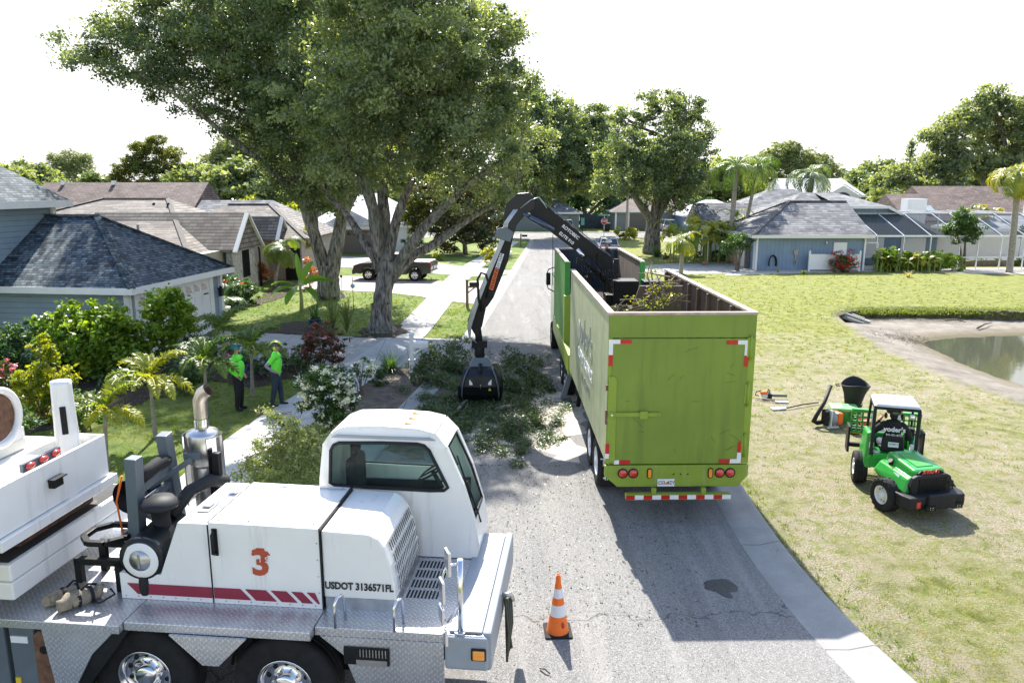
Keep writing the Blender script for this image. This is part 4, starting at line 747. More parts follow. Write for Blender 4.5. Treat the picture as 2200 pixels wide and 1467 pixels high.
shr('hedge', 'long clipped hedge with yellow flecks along the pool cage', 1980, 582, [(x, 554 + (i % 2)*5, 16, .3*(i % 3)) for i, x in enumerate(range(1893, 2062, 13))] + [(x, 573, 12, -.2) for x in range(1890, 2062, 14)] + [(1895,545,12,0),(1915,542,11,0)], 'vine', .14, dens=44, per=24, sub=.2, seed=44, cat='hedge', stems=12)
areca('low yellow green fan shaped clumps at the left end of the hedge', 1905, 583, 26, 1.1, .9, 45, 'areca', h=.9, ll=.35)
areca('yellow green fan shaped clumps along the top of the hedge middle', 1975, 583, 22, 1.0, 1.5, 46, 'areca', h=1.0, ll=.32)
shr('shrub', 'climbing rose bush against the blue wall beside the meter box', 1718, 577, [(1712,545,13,0),(1725,550,14,0),(1718,562,15,0),(1732,565,10,0),(1708,535,8,0)], 'dark', .1, dens=60, per=20, sub=.18, seed=46, stems=5)
tuftclump('small_plant', 'tiny yellowish sapling on the lawn in front of the hedge', 1950, 596, .7, .2, 26, 'straw', 47, cat='plant', w=.04)
tuftclump('small_plant', 'small leafy plant on the lawn in front of the rose bush', 1726, 590, .5, .25, 40, 'yel', 48, cat='plant', w=.04)
tuftclump('small_plant', 'dry brown seedling by the blue wall', 1672, 586, .5, .1, 16, 'straw', 49, cat='plant', w=.03)
shr('shrub', 'dark bush beside the white garage door of the blue house', 1545, 560, [(1545,548,14,.5),(1530,552,12,0),(1555,555,12,0)], 'dark', .12, dens=50, per=22, sub=.2, seed=50)
shr('shrub', 'line of thin bushes inside the pool cage, left group', 2115, 566, [(2108,556,7,0),(2120,550,7,0)], 'shrub', .12, dens=60, per=18, sub=.2, seed=51)
shr('shrub', 'thin climbing plant inside the pool cage, right group', 2145, 566, [(2140,540,7,0),(2148,525,6,0),(2143,555,8,0)], 'shrub', .12, dens=50, per=14, sub=.2, seed=52)
shr('shrub', 'low green bushes at the foot of the right edge palm', 2185, 572, [(2185,562,9,0),(2198,560,10,0),(2196,500,14,0)], 'shrub', .12, dens=60, per=18, sub=.2, seed=53)
shr('shrub', 'reddish low plants around the fluted oak flower bed', 1432, 556, [(1430,551,8,0),(1440,553,6,0)], 'redbush', .15, dens=40, per=18, sub=.2, seed=54)
shr('shrub', 'leafy foundation planting left of the thin white arch', 1505, 553, [(1500,545,10,0),(1492,548,9,0),(1530,548,9,0)], 'shrub', .15, dens=40, per=18, sub=.2, seed=55)
# thicket behind the street houses on the left
for i, (x, y, Yd, lf, lb) in enumerate([(520,425,75,'yel','bright yellow green bush above the tan ridge'),(590,428,75,'yel','second bright bush above the tan ridge, nearer the oak'),(440,440,72,'yel','light green bush at the foot of the olive tree'),(260,400,90,'yel','light green bush behind the brown roof')]):
    p = P(x, y, Yd); shrub('shrub', lb, (p.x, Yd, 0), [(-1,0,p.z-1.2,1.1),(.8,0,p.z-1.1,1.2),(0,.5,p.z-2.2,1.6)], lf, .3, dens=14, per=22, sub=.5, seed=60+i, group='bushes behind the tan roof')
# ================================================================ houses
M['shblue'] = shingle('slate_blue_shingles', (.018,.032,.042), (.15,.19,.215), (.006,.01,.014), .21, .13, patch=(.04,.06,.075))
M['shtan'] = shingle('tan_grey_shingles', (.12,.105,.095), (.22,.195,.17), (.06,.055,.05), .42, .26, patch=(.16,.14,.125), ms=.01, line=.85)
M['shbrown'] = shingle('brown_shingles', (.085,.06,.05), (.165,.125,.11), (.035,.026,.022), .35, .16, ms=.02)
M['shgrey'] = shingle('grey_shingles', (.07,.075,.085), (.21,.21,.215), (.07,.075,.08), .42, .28, ms=.01, line=.8)
M['shlight'] = shingle('pale_shingles', (.36,.37,.38), (.48,.48,.48), (.3,.3,.3), .42, .19)
M['sidblue'] = siding('pale_blue_siding', (.24,.32,.40), .2, dark=.6)
M['sidvert'] = siding('blue_vertical_siding', (.19,.27,.37), .3, vert=True, dark=.55)
M['sidtan'] = siding('tan_siding', (.28,.25,.22), .2)
M['stucco'] = mat('white_stucco', (.74,.74,.74), .8, var=.04, bd=.003)
M['tanst'] = mat('tan_stucco', (.38,.35,.31), .85, var=.08)
M['greyst'] = mat('grey_stucco', (.2,.23,.25), .85, var=.08)
M['gdoor'] = mat('taupe_garage_door', (.13,.115,.105), .5, var=.05)
M['ridge'] = mat('ridge_cap_shingles', (.12,.11,.10), .9, var=.3, ns=5)
M['screen'] = glassmat('pool_screen_mesh', (.5,.53,.55), .4, .72)
def stone():
    m, n, b = nm('cracked_stone_veneer'); b.inputs['Roughness'].default_value = .9; v = N(n, 'ShaderNodeTexVoronoi'); v.feature = 'DISTANCE_TO_EDGE'; v.inputs['Scale'].default_value = 2.6; t = N(n, 'ShaderNodeTexCoord')
    w_ = N(n, 'ShaderNodeTexNoise'); w_.inputs['Scale'].default_value = 2; n.links.new(t.outputs['Object'], w_.inputs[0]); a = N(n, 'ShaderNodeVectorMath', operation='MULTIPLY_ADD'); a.inputs[1].default_value = (.6,.6,.6); n.links.new(w_.outputs['Color'], a.inputs[0]); n.links.new(t.outputs['Object'], a.inputs[2]); n.links.new(a.outputs[0], v.inputs[0])
    n.links.new(mixc(n, ramp(n, v.outputs[0], [(0, 1), (.03, 0)]), mixc(n, noise_n(n, 1.5), (.36,.35,.33), (.56,.54,.5)), (.09,.08,.07)), b.inputs['Base Color']); bump(n, b, ramp(n, v.outputs[0], [(0,0),(.06,1)]), .03); return m
M['stone'] = stone()
def pb(mb, name, mt, t, bevel=0):              # parts authored in world coordinates under a thing that may be turned
    loc = Vector(t.location); Rm = Matrix.Rotation(-t.rotation_euler.z, 3, 'Z')
    mb.v = [tuple(Rm @ (Vector(v) - loc)) for v in mb.v]; return mb.build(name, mt, t, bevel)
def hip(mb, x0, x1, y0, y1, ze, zr, ha, hb, along='x', th=.12):
    """roof slab; ridge along x (or y); ha, hb = inset of the ridge ends (0 is a gable)"""
    if along == 'x': ym = (y0+y1)/2; A = [(x0,y0),(x1,y0),(x1,y1),(x0,y1)]; r0 = (x0+ha, ym); r1 = (x1-hb, ym); top = [(0,1,5,4),(2,3,4,5),(1,2,5),(3,0,4)]
    else: xm = (x0+x1)/2; A = [(x0,y0),(x1,y0),(x1,y1),(x0,y1)]; r0 = (xm, y0+ha); r1 = (xm, y1-hb); top = [(0,1,4),(1,2,5,4),(2,3,5),(3,0,4,5)]
    v = [(*p, ze) for p in A] + [(*r0, zr), (*r1, zr)]; mb.add(v, top); lo = [(*p, ze - th) for p in A]
    mb.add([(*p, ze) for p in A] + lo, [(0,4,5,1),(1,5,6,2),(2,6,7,3),(3,7,4,0),(4,7,6,5)]); return mb
def fascia(mb, x0, x1, y0, y1, z, h=.2, t=.03):
    mb.box(x0-t, x1+t, y0-t, y0-.002, z-h, z+.03); mb.box(x0-t, x1+t, y1+.002, y1+t, z-h, z+.03); mb.box(x0-t, x0-.002, y0, y1, z-h, z+.03); mb.box(x1+.002, x1+t, y0, y1, z-h, z+.03); return mb
def caps(mb, *segs):
    for a, b in segs: mb.bar(Vector(a)+Vector((0,0,.03)), Vector(b)+Vector((0,0,.03)), .26, .04)
    return mb
def window(t, x0, x1, z0, z1, y, local=True, frame=.06, ax='y', nx=1, nz=1, sgn=-1):
    """window in a wall facing -y (ax y) or +x (ax x); frame part with pane sub-part"""
    f = MB(); g = MB(); 
    def bx(mb, a0, a1, b0, b1, d0, d1):
        if ax == 'y': mb.box(a0, a1, min(y+sgn*d0, y+sgn*d1), max(y+sgn*d0, y+sgn*d1), b0, b1)
        else: mb.box(min(y+sgn*d0, y+sgn*d1), max(y+sgn*d0, y+sgn*d1), a0, a1, b0, b1)
    bx(f, x0-frame, x1+frame, z1, z1+frame, 0, .05); bx(f, x0-frame, x1+frame, z0-frame, z0, 0, .07); bx(f, x0-frame, x0, z0, z1, 0, .05); bx(f, x1, x1+frame, z0, z1, 0, .05)
    for i in range(1, nx): xx = x0+(x1-x0)*i/nx; bx(f, xx-.02, xx+.02, z0, z1, .0, .035)
    for i in range(1, nz): zz = z0+(z1-z0)*i/nz; bx(f, x0, x1, zz-.02, zz+.02, .0, .034)
    bx(g, x0, x1, z0, z1, .005, .02)
    fo = f.build('window', M['whitetrim'], t); g.build('pane', M['darkglass'], fo); return fo
# ---- blue house at the left edge (own axes: x along the front eave, y away from the camera)
e = G(283, 622, 2.6)
t = thing('blue_house', 'pale blue sided house with slate shingle roof and white fan light garage door', 'house', (e.x, e.y, 0), -R(6.8))
w = MB(); w.box(-16,-.5,.45,6.85,0,2.5); w.build('wall', M['sidblue'], t)
w = MB(); w.box(-16,-5.76,-4,4.05,2.2,5.5); w.build('upper_wall', M['sidblue'], t)
r = hip(MB(), -20, 0, 0, 7.3, 2.6, 4.95, 4, 3.6); c1 = ((0,0,2.6),(-3.6,3.65,4.95)); rr_ = r.build('roof', M['shblue'], t)
caps(MB(), c1, ((0,7.3,2.6),(-3.6,3.65,4.95)), ((-3.6,3.65,4.95),(-6,3.65,4.95))).build('ridge_cap', M['shblue'], rr_)
fascia(MB(), -20, 0, 0, 7.3, 2.6).build('fascia', M['whitetrim'], rr_)
u = hip(MB(), -17, -5.25, -4.5, 4.55, 5.5, 9.3, 4.5, 4.5, 'x').build('upper_roof', M['shblue'], t); fascia(MB(), -17, -5.25, -4.5, 4.55, 5.5, .24).build('fascia', M['whitetrim'], u)
MB().box(-5.72,-5.62,3.9,4.1,2.5,5.3).box(-.55,-.38,.3,.5,0,2.42).box(-.52,-.36,6.75,6.92,0,2.42).build('corner_trim', M['whitetrim'], t)
MB().lathe([(.05,0),(.05,.35)], (-2.6,4.7,4.2), n=8).build('vent_pipe', M['grey'], t)
g = MB(); g.box(-.5,-.44,1.0,5.9,0,2.25)
for i in range(4):
    for j in range(8): y0 = 1.08 + j*.6; g.box(-.44,-.42,y0,y0+.5,.08+i*.56,.08+i*.56+.44)
gd = g.build('garage_door', M['whitetrim'], t)
for j in range(8):
    f = MB(); cy = 1.33 + j*.6; vs = [(-.412, cy-.2, 1.85)] + [(-.412, cy-.2+.4*math.sin(a)*1.0, 1.85+.3*math.cos(a)) for a in np.linspace(0, math.pi/2, 7)]
    f.add(vs, [tuple(range(len(vs)))]); f.build('fan_light', M['darkglass'], gd)
MB().box(-.50,-.40,.7,1.0,0,2.4).box(-.50,-.40,5.9,6.2,0,2.4).box(-.50,-.39,1.0,5.9,2.25,2.42).build('door_trim', M['whitetrim'], t)
hg = MB()
for y0, s in ((1.15,1),(5.75,-1)):
    for z0 in (.75,1.65): hg.box(-.42,-.395,y0,y0+s*.35 if s>0 else y0,z0,z0+.05) if s>0 else hg.box(-.42,-.395,y0-.35,y0,z0,z0+.05)
hg.build('door_strap', M['black'], gd)
l = MB(); l.box(-.38,-.3,6.45,6.5,1.75,1.8).box(-.31,-.15,6.4,6.56,1.45,1.75).box(-.33,-.13,6.38,6.58,1.75,1.78).ell((-.23,6.48,1.78),(.08,.08,.12),8,4,zmin=0); l.build('wall_lamp', M['black'], t)
# ---- tan roofed house with the stone gable
t = thing('tan_house', 'tan shingle roofed house with a pointed stone gable and arched window behind the blue house', 'house', (-20, 44, 0))
def wallbox(t, m, x0, x1, y0, y1, z0, z1, name='wall'): return pb(MB().box(x0,x1,y0,y1,z0,z1), name, m, t)
wallbox(t, M['tanst'], -32, -16.1, 39.6, 54.5, 0, 2.6)
ra = pb(hip(MB(), -33, -16.7, 39, 55, 2.6, 5.33, 8, 4.4), 'roof', M['shtan'], t); pb(fascia(MB(), -33, -15.5, 39, 55, 2.6, .18), 'fascia', M['tanst'], ra) if False else None
pb(caps(MB(), ((-25,47,5.33),(-21.1,47,5.33)), ((-33,39,2.6),(-25,47,5.33)), ((-16.7,39,2.6),(-21.1,47,5.33))), 'ridge_cap', M['ridge'], t)
pb(fascia(MB(), -33, -16.7, 39, 55, 2.6, .2), 'fascia', M['sidtan'], t)
rb = pb(hip(MB(), -24, -15.3, 41.7, 46.3, 2.62, 4.6, 0, 0), 'gable_roof', M['shtan'], t)
gb = MB(); gb.prism([(42,0),(46,0),(46,2.7),(44,4.42),(42,2.7)], -15.9, -15.55, 'x'); pb(gb, 'stone_gable', M['stone'], t)
rk = MB()
for y in (41.62, 46.38): pb(MB().bar((-15.26, y, 2.5), (-15.26, 44, 4.56), .09, .24, (1,0,0)), 'rake_board', M['whitetrim'], t)
aw = MB(); aw.prism([(43.5,.9),(44.5,.9),(44.5,2.6)] + [(44+.5*math.cos(a), 2.6+.5*math.sin(a)) for a in np.linspace(0, math.pi, 9)[1:-1]] + [(43.5,2.6)], -15.55, -15.5, 'x'); awo = pb(aw, 'arched_window', M['darkglass'], t)
br = MB()
for i in range(6): br.box(-15.5,-15.46,43.55+i*.18,43.57+i*.18,.9,2.95 if 0<i<5 else 2.7)
pb(br, 'window_bar', M['black'], t)
rc = pb(hip(MB(), -24, -13.3, 49, 59, 2.75, 4.85, 4, 3.8), 'roof', M['shtan'], t)
pb(caps(MB(), ((-20,54,4.85),(-17.1,54,4.85)), ((-13.3,49,2.75),(-17.1,54,4.85))), 'ridge_cap', M['ridge'], t)
rd = pb(hip(MB(), -19, -15.0, 48.4, 51.0, 2.78, 4.15, 0, 0), 'gable_roof', M['shtan'], t)
pb(MB().prism([(48.6,2.5),(50.8,2.5),(50.8,2.8),(49.7,3.95),(48.6,2.8)], -15.4, -15.2, 'x'), 'small_gable', M['stone'], t)
rk = MB()
for y in (48.35, 51.05): pb(MB().bar((-14.98, y, 2.7), (-14.98, 49.7, 4.12), .08, .22, (1,0,0)), 'rake_board', M['whitetrim'], t)
wallbox(t, M['sidtan'], -23, -13.8, 49.6, 58.5, 0, 2.7, 'entry_wall'); wallbox(t, M['sidtan'], -20, -16.0, 46, 49.6, 0, 2.6, 'porch_wall')
pb(MB().box(-14.9,-13.9,49.55,49.6,0,2.1), 'entry_door', M['black'], t)
pb(MB().tube([(-15.5,46.2,2.5),(-15.45,46.25,2.3),(-15.45,46.25,0)], .06, 6), 'downspout', M['black'], t)
for xx, yy in ((-21.6,47.6),(-20.6,47.3)): pb(MB().tube([(xx,yy-1.5,4.8),(xx,yy-1.5,5.05),(xx+.12,yy-1.6,5.05)], .06, 6), 'roof_vent', M['black'], t)
# ---- other houses, world axes
def house(name, label, x0, x1, y0, y1, ze, zr, roofm, wallm, ha=4, hb=4, along='x', ov=.45, fm='whitetrim'):
    t = thing(name, label, 'house', ((x0+x1)/2, y0, 0)); wallbox(t, M[wallm], x0+ov, x1-ov, y0+ov, y1-ov, 0, ze)
    if ha == 0 and along == 'x': pb(MB().prism([(y0+ov, ze), (y1-ov, ze), ((y0+y1)/2, zr-.15)], x0+ov, x0+ov+.15, 'x'), 'gable', M[wallm], t)
    if hb == 0 and along == 'x': pb(MB().prism([(y0+ov, ze), (y1-ov, ze), ((y0+y1)/2, zr-.15)], x1-ov-.15, x1-ov, 'x'), 'gable', M[wallm], t)
    if ha == 0 and along == 'y': pb(MB().prism([(x0+ov, ze), (x1-ov, ze), ((x0+x1)/2, zr-.15)], y0+ov, y0+ov+.15, 'y'), 'gable', M[wallm], t)
    r = pb(hip(MB(), x0, x1, y0, y1, ze, zr, ha, hb, along), 'roof', M[roofm], t); pb(fascia(MB(), x0, x1, y0, y1, ze, .2), 'fascia', M[fm], t); return t
def gdoor(t, x0, x1, z1, y, m, win=True):
    g = MB(); g.box(x0, x1, y-.06, y, 0, z1)
    n = max(2, round((x1-x0)/.6))
    for i in range(4):
        for j in range(n): a = x0 + (x1-x0)*j/n + .05; g.box(a, a+(x1-x0)/n-.1, y-.075, y-.06, .06+i*z1/4, (i+1)*z1/4-.05)
    o = pb(g, 'garage_door', m, t)
    if win:
        for j in range(n): a = x0 + (x1-x0)*j/n + .12; pb(MB().prism([(a, z1*.8), (a+(x1-x0)/n-.24, z1*.8), (a+((x1-x0)/n-.24)*.8, z1*.93), (a+((x1-x0)/n-.24)*.2, z1*.93)], y-.09, y-.078, 'y'), 'door_light', M['darkglass'], t)
    return o
t = house('white_house', 'white house with pale roof and a wide taupe garage door behind the pickup truck', -19, -9.2, 69.6, 84, 2.6, 5.4, 'shlight', 'stucco', 4, 4)
gdoor(t, -15.95, -12.85, 2.1, 69.98, M['gdoor'])
r = pb(hip(MB(), -17.2, -11.9, 68.6, 76, 2.62, 4.0, 0, 0, 'y'), 'gable_roof', M['shlight'], t); pb(MB().prism([(-16.8,2.62),(-12.3,2.62),(-14.55,3.85)], 69.0, 69.1, 'y'), 'gable', M['tanst'], t); pb(MB().box(-17,-12.1,68.9,69.0,2.3,2.68), 'lintel', M['whitetrim'], t)
house('grey_house', 'grey shingled house between the tan roof and the white roofed house', -27, -16.5, 60, 68, 2.7, 4.95, 'shgrey', 'tanst', 0, 3.5)
t = house('brown_house', 'brown gable roofed house behind the blue house at the far left', -40, -26, 60, 72, 2.8, 6.4, 'shbrown', 'tanst', 0, 0)
for xx in (-38.3, -34.0): pb(MB().box(xx-.15,xx+.15,65.6,65.9,6.2,6.55), 'roof_vent', M['alu'], t)
t = house('green_grey_house', 'low grey green house at the end of the street behind the crane boom', -8, 9.9, 107, 118, 2.5, 4.4, 'shgrey', 'greyst', 4, 4); gdoor(t, 4.3, 8.0, 2.1, 107.43, mat('grey_green_door', (.22,.27,.28), .5), False)
pb(MB().box(-1.0,-.1,107.3,107.42,0,2.1), 'front_door', M['whitetrim'], t)
t = house('dark_garage_house', 'grey house with a dark double garage door across the cross street', 14.0, 27, 107, 118, 2.7, 4.6, 'shbrown', 'greyst', 4, 4); gdoor(t, 16.6, 20.2, 2.2, 107.43, M['gdoor'], False); [pb(MB().box(a,a+.22,107.3,107.44,0,2.45), 'trim', M['whitetrim'], t) for a in (14.5,16.3)]
t = house('pale_house', 'pale fronted house with white trim glimpsed behind the fluted oak', 22.5, 32, 100, 110, 2.4, 4.3, 'shlight', 'sidvert', 4, 4); 
for a in (24.2, 25.4): window(t, a-27.25, a+.7-27.25, .7, 1.9, .44)
# ---- blue house on the right
t = thing('blue_house', 'blue board sided house with grey hip roof and screened pool cage across the lawn', 'house', (22, 55, 0))
XL, XR, YN, YF = 17.95, 25.85, 55.6, 64
wallbox(t, M['sidvert'], XL, XR, YN, YF, 0, 2.5)
r = pb(hip(MB(), 17.45, 26.3, 55.1, 64.6, 2.58, 4.95, 4.2, .2), 'roof', M['shgrey'], t); pb(caps(MB(), ((17.45,55.1,2.58),(21.65,59.85,4.95)), ((21.65,59.85,4.95),(26.1,59.85,4.95)), ((17.45,64.6,2.58),(21.65,59.85,4.95))), 'ridge_cap', M['ridge'], t)
pb(fascia(MB(), 17.45, 26.3, 55.1, 64.6, 2.58, .2, .05), 'fascia', M['cream'], t)
pb(MB().box(17.9,18.02,55.45,55.58,0,2.4).box(17.9,17.95,55.58,56.1,0,2.4).box(25.8,25.92,55.45,55.58,0,2.4), 'corner_trim', M['whitetrim'], t)
pb(MB().box(17.83,17.93,58,62.8,0,2.1), 'garage_door', M['whitetrim'], t); pb(MB().box(17.6,17.85,56.9,57.15,0,2.4), 'brick_pier', M['wood'], t)
dr = pb(MB().box(23.6,24.55,55.5,55.6,.1,2.05), 'side_door', M['whitetrim'], t); pb(MB().box(23.85,24.3,55.47,55.5,1.2,1.7), 'door_pane', M['darkglass'], dr)
pb(MB().ell((23.05,55.5,2.02),(.07,.07,.14),8,5), 'wall_lamp', M['alu'], t)
pb(MB().box(20.7,21.0,55.45,55.6,1.15,1.5).box(20.8,20.88,55.5,55.6,.4,1.15), 'meter_box', M['tanst'], t); pb(MB().box(20.75,20.95,55.5,55.6,.5,.75), 'junction_box', M['grey'], t)
gw = MB(); gw.prism([(25.9,0),(33.6,0),(33.6,2.35),(29.2,4.5),(25.9,4.5)], 59.9, 60.05, 'y'); pb(gw, 'gable_wall', M['sidvert'], t)
rm = MB(); rm.add([(25.6,59.5,4.55),(29.3,59.5,4.55),(34.1,59.5,2.2),(27.6,65,5.5),(25.6,65,5.5),(34.1,72,2.2),(25.6,72,2.6)], [(0,1,3,4),(1,2,5,3),(4,3,5,6)]); pb(rm, 'roof', M['shgrey'], t)
pb(hip(MB(), 21, 30.5, 60.5, 69.8, 3.6, 5.55, 3.5, 3.2), 'roof', M['shgrey'], t)
fb = MB(); fb.bar((25.6,59.45,4.47),(29.3,59.45,4.47),.08,.2,(0,0,1)); fb.bar((29.3,59.45,4.47),(34.1,59.45,2.12),.08,.2,(0,0,1)); pb(fb, 'rake_board', M['whitetrim'], t)
wallbox(t, M['sidvert'], 25.9, 29.4, 60.05, 70, 0, 4.3, 'main_wall')
for a, b_ in ((28.0,29.3),(30.8,32.6)):
    f = MB(); f.box(a-.07,b_+.07,59.84,59.9,.5,2.1); fo = pb(f, 'window', M['whitetrim'], t); pb(MB().box(a,(a+b_)/2-.04,59.82,59.84,.6,1.25).box(a,(a+b_)/2-.04,59.82,59.84,1.3,2.0).box((a+b_)/2+.04,b_,59.82,59.84,.6,2.0), 'pane', M['darkglass'], fo)
# pool cage
t = thing('pool_cage', 'white framed screen enclosure with sloped roof beside the blue house', 'pool cage', (26, 56, 0))
fr = MB(); fl = lambda x: (x/ FPX) ; ys, zs_, yr, zr = 56.3, 2.45, 59.6, 4.0
cols = [P(x, 505, ys).x for x in (1855, 1886, 1944, 2002, 2065, 2105, 2155, 2205, 2265)]
for i, cx in enumerate(cols):
    fr.box(cx-.04, cx+.04, ys, ys+.08, 0, zs_); fr.bar((cx, ys+.04, zs_), (cx-.6 if i else cx, yr, zr), .07, .09)
    fr.bar((cx-.6 if i else cx, yr, zr), (cx-.6, 66, zr+.05), .07, .08)
x0, x1 = cols[0], cols[-1]
fr.box(x0, x1, ys-.02, ys+.1, zs_-.06, zs_+.06); fr.box(x0-.3, x1, yr-.04, yr+.06, zr-.08, zr+.02); fr.box(cols[2], x1, ys+.0, ys+.08, .85, .92); fr.box(x0-.3, x1, 62.8, 62.86, zr-.02, zr+.06)
for k in range(3, 8): fr.box(cols[k]+.5, cols[k]+.57, 66, 66.07, 0, zr)
pb(fr, 'frame', M['alu'], t)
pb(MB().quad((x0,ys+.04,zs_),(x1,ys+.04,zs_),(x1-.6,yr,zr),(x0,yr,zr)), 'roof_screen', M['screen'], t); s1 = MB(); s1.quad((x0,ys+.04,.02),(x1,ys+.04,.02),(x1,ys+.04,zs_),(x0,ys+.04,zs_)); pb(s1, 'screen', glassmat('wall_screen_mesh', (.97,.97,.98), .4, .985), t)
dm = MB(); dx = cols[0]+.15; dm.box(dx,dx+.08,ys-.03,ys,0,2.0).box(dx+.95,dx+1.03,ys-.03,ys,0,2.0).box(dx+.08,dx+.95,ys-.03,ys,1.93,2.0).box(dx+.08,dx+.95,ys-.03,ys,0,.28).box(dx+.08,dx+.95,ys-.03,ys,.95,1.02); pb(dm, 'screen_door', M['whitetrim'], t)
t = MB().box(33.6,62,60.2,60.35,.45,2.15).build('garden_wall', M['stucco']); tag(t, 'long white stucco wall seen through the pool cage', 'wall')
t = MB().box(34,60,58.6,59.1,0,.35).build('timber_edging', M['wood']); tag(t, 'low brown timber edge of the raised bed inside the pool cage', 'edging')
# vinyl panel, hose, downspout
t = thing('vinyl_fence', 'short white vinyl fence panel with pointed posts against the blue house', 'fence', (21.8, 54.9, 0)); a, b_ = P(1739,560,54.9).x, P(1847,560,54.9).x
pb(MB().box(a,b_,54.88,54.94,.12,1.25), 'panel', M['whitetrim'], t)
for xx in (a, b_): pb(MB().box(xx-.06,xx+.06,54.85,54.97,0,1.42).add([(xx-.06,54.85,1.42),(xx+.06,54.85,1.42),(xx+.06,54.97,1.42),(xx-.06,54.97,1.42),(xx,54.91,1.55)], [(0,1,4),(1,2,4),(2,3,4),(3,0,4)]), 'post', M['whitetrim'], t)
hx = P(1659, 565, 55.45).x; h_ = MB()
for k in range(4): h_.tube([(hx+(.22+.03*k)*math.cos(a), 55.42-.03*k, .55+(.5+.03*k)*math.sin(a)) for a in np.linspace(-.4, math.pi+.4, 16)], .025, 5)
tag(h_.build('garden_hose', M['plastic']), 'dark garden hose hung in loops on the blue wall', 'hose')
t = MB().box(9.95,13.9,111.9,112,0,2.1).build('wood_fence', mat('dark_fence', (.06,.075,.08), .8, var=.3), None); tag(t, 'dark board fence between the two houses across the cross street', 'fence')
shrub('hedge', 'long dark belt of bushes closing the view behind the far houses', (10, 128, 0), [(x, (x*7) % 5, 1.6 + (x*3) % 4*.5, 2.8) for x in range(-40, 44, 4)], 'dark', .45, dens=3.2, per=26, sub=1.0, seed=97, cat='hedge')
# white gabled and other roofs on the right
t = house('white_gabled_house', 'two storey white house with pale roof and arched dormer window behind the palms', 32.8, 42.5, 92, 101, 5.0, 7.05, 'shlight', 'stucco', 0, 1.2)
pb(MB().prism([(37.2,3.6),(41.2,3.6),(41.2,5.0),(39.2,6.2),(37.2,5.0)], 91.0, 94, 'y'), 'dormer', M['stucco'], t); pb(MB().prism([(38.2,4.2),(40.2,4.2),(40.2,4.6)]+[(39.2+math.cos(a), 4.6+.8*math.sin(a)) for a in np.linspace(0, math.pi, 9)[1:-1]]+[(38.2,4.6)], 90.94, 90.99, 'y'), 'arched_window', M['darkglass'], t)
rk = MB(); rk.bar((36.9,90.9,4.95),(39.2,90.9,6.35),.1,.22,(0,1,0)).bar((41.5,90.9,4.95),(39.2,90.9,6.35),.1,.22,(0,1,0)); pb(rk, 'rake_board', M['whitetrim'], t)
house('grey_hip_house', 'mottled grey hip roofed house behind the tall queen palm', 21.5, 36, 76, 88, 2.9, 5.8, 'shgrey', 'tanst', 6, 6)
house('grey_gable_house', 'small grey gable roof tucked against the left end of the blue house', 16.5, 21.5, 66.5, 73, 2.7, 4.6, 'shgrey', 'stucco', 0, 0)
t = house('brown_ridge_house', 'long brown shingled house with white chimneys behind the pool cage', 40, 62, 71, 83, 3.0, 6.1, 'shbrown', 'tanst', 0, 0)
pb(hip(MB(), 36.2, 44, 70, 79, 3.0, 5.35, 0, 0), 'wing_roof', M['shbrown'], t); wallbox(t, M['tanst'], 36.6, 41, 70.4, 78.6, 0, 3.0, 'wing_wall')
for x, y, h in ((36.2, 68.2, 5.0), (48.2, 69.5, 5.0)):
    c = pb(MB().box(x-.95,x+.75,y,y+1.2,0,h), 'chimney', M['whitetrim'], t); pb(MB().box(x-.55,x+.35,y+.3,y+.9,h,h+.35), 'chimney_cap', M['alu'], c)
for xx, yy, zz in ((38.9,71.6,3.95),(41.8,70.6,3.4)): 
    o = MB().obox((0,0,0), (.9,.9,.12), rx=R(27)); o.v = [(a+xx, b+yy, c+zz+.1) for a, b, c in o.v]; pb(o, 'skylight', M['glass'] if False else M['chrome'], t)
house('flat_tan_house', 'low beige roof just behind the right end of the blue house', 38, 47, 63, 69, 2.6, 3.6, 'shlight', 'stucco', 3, 3)
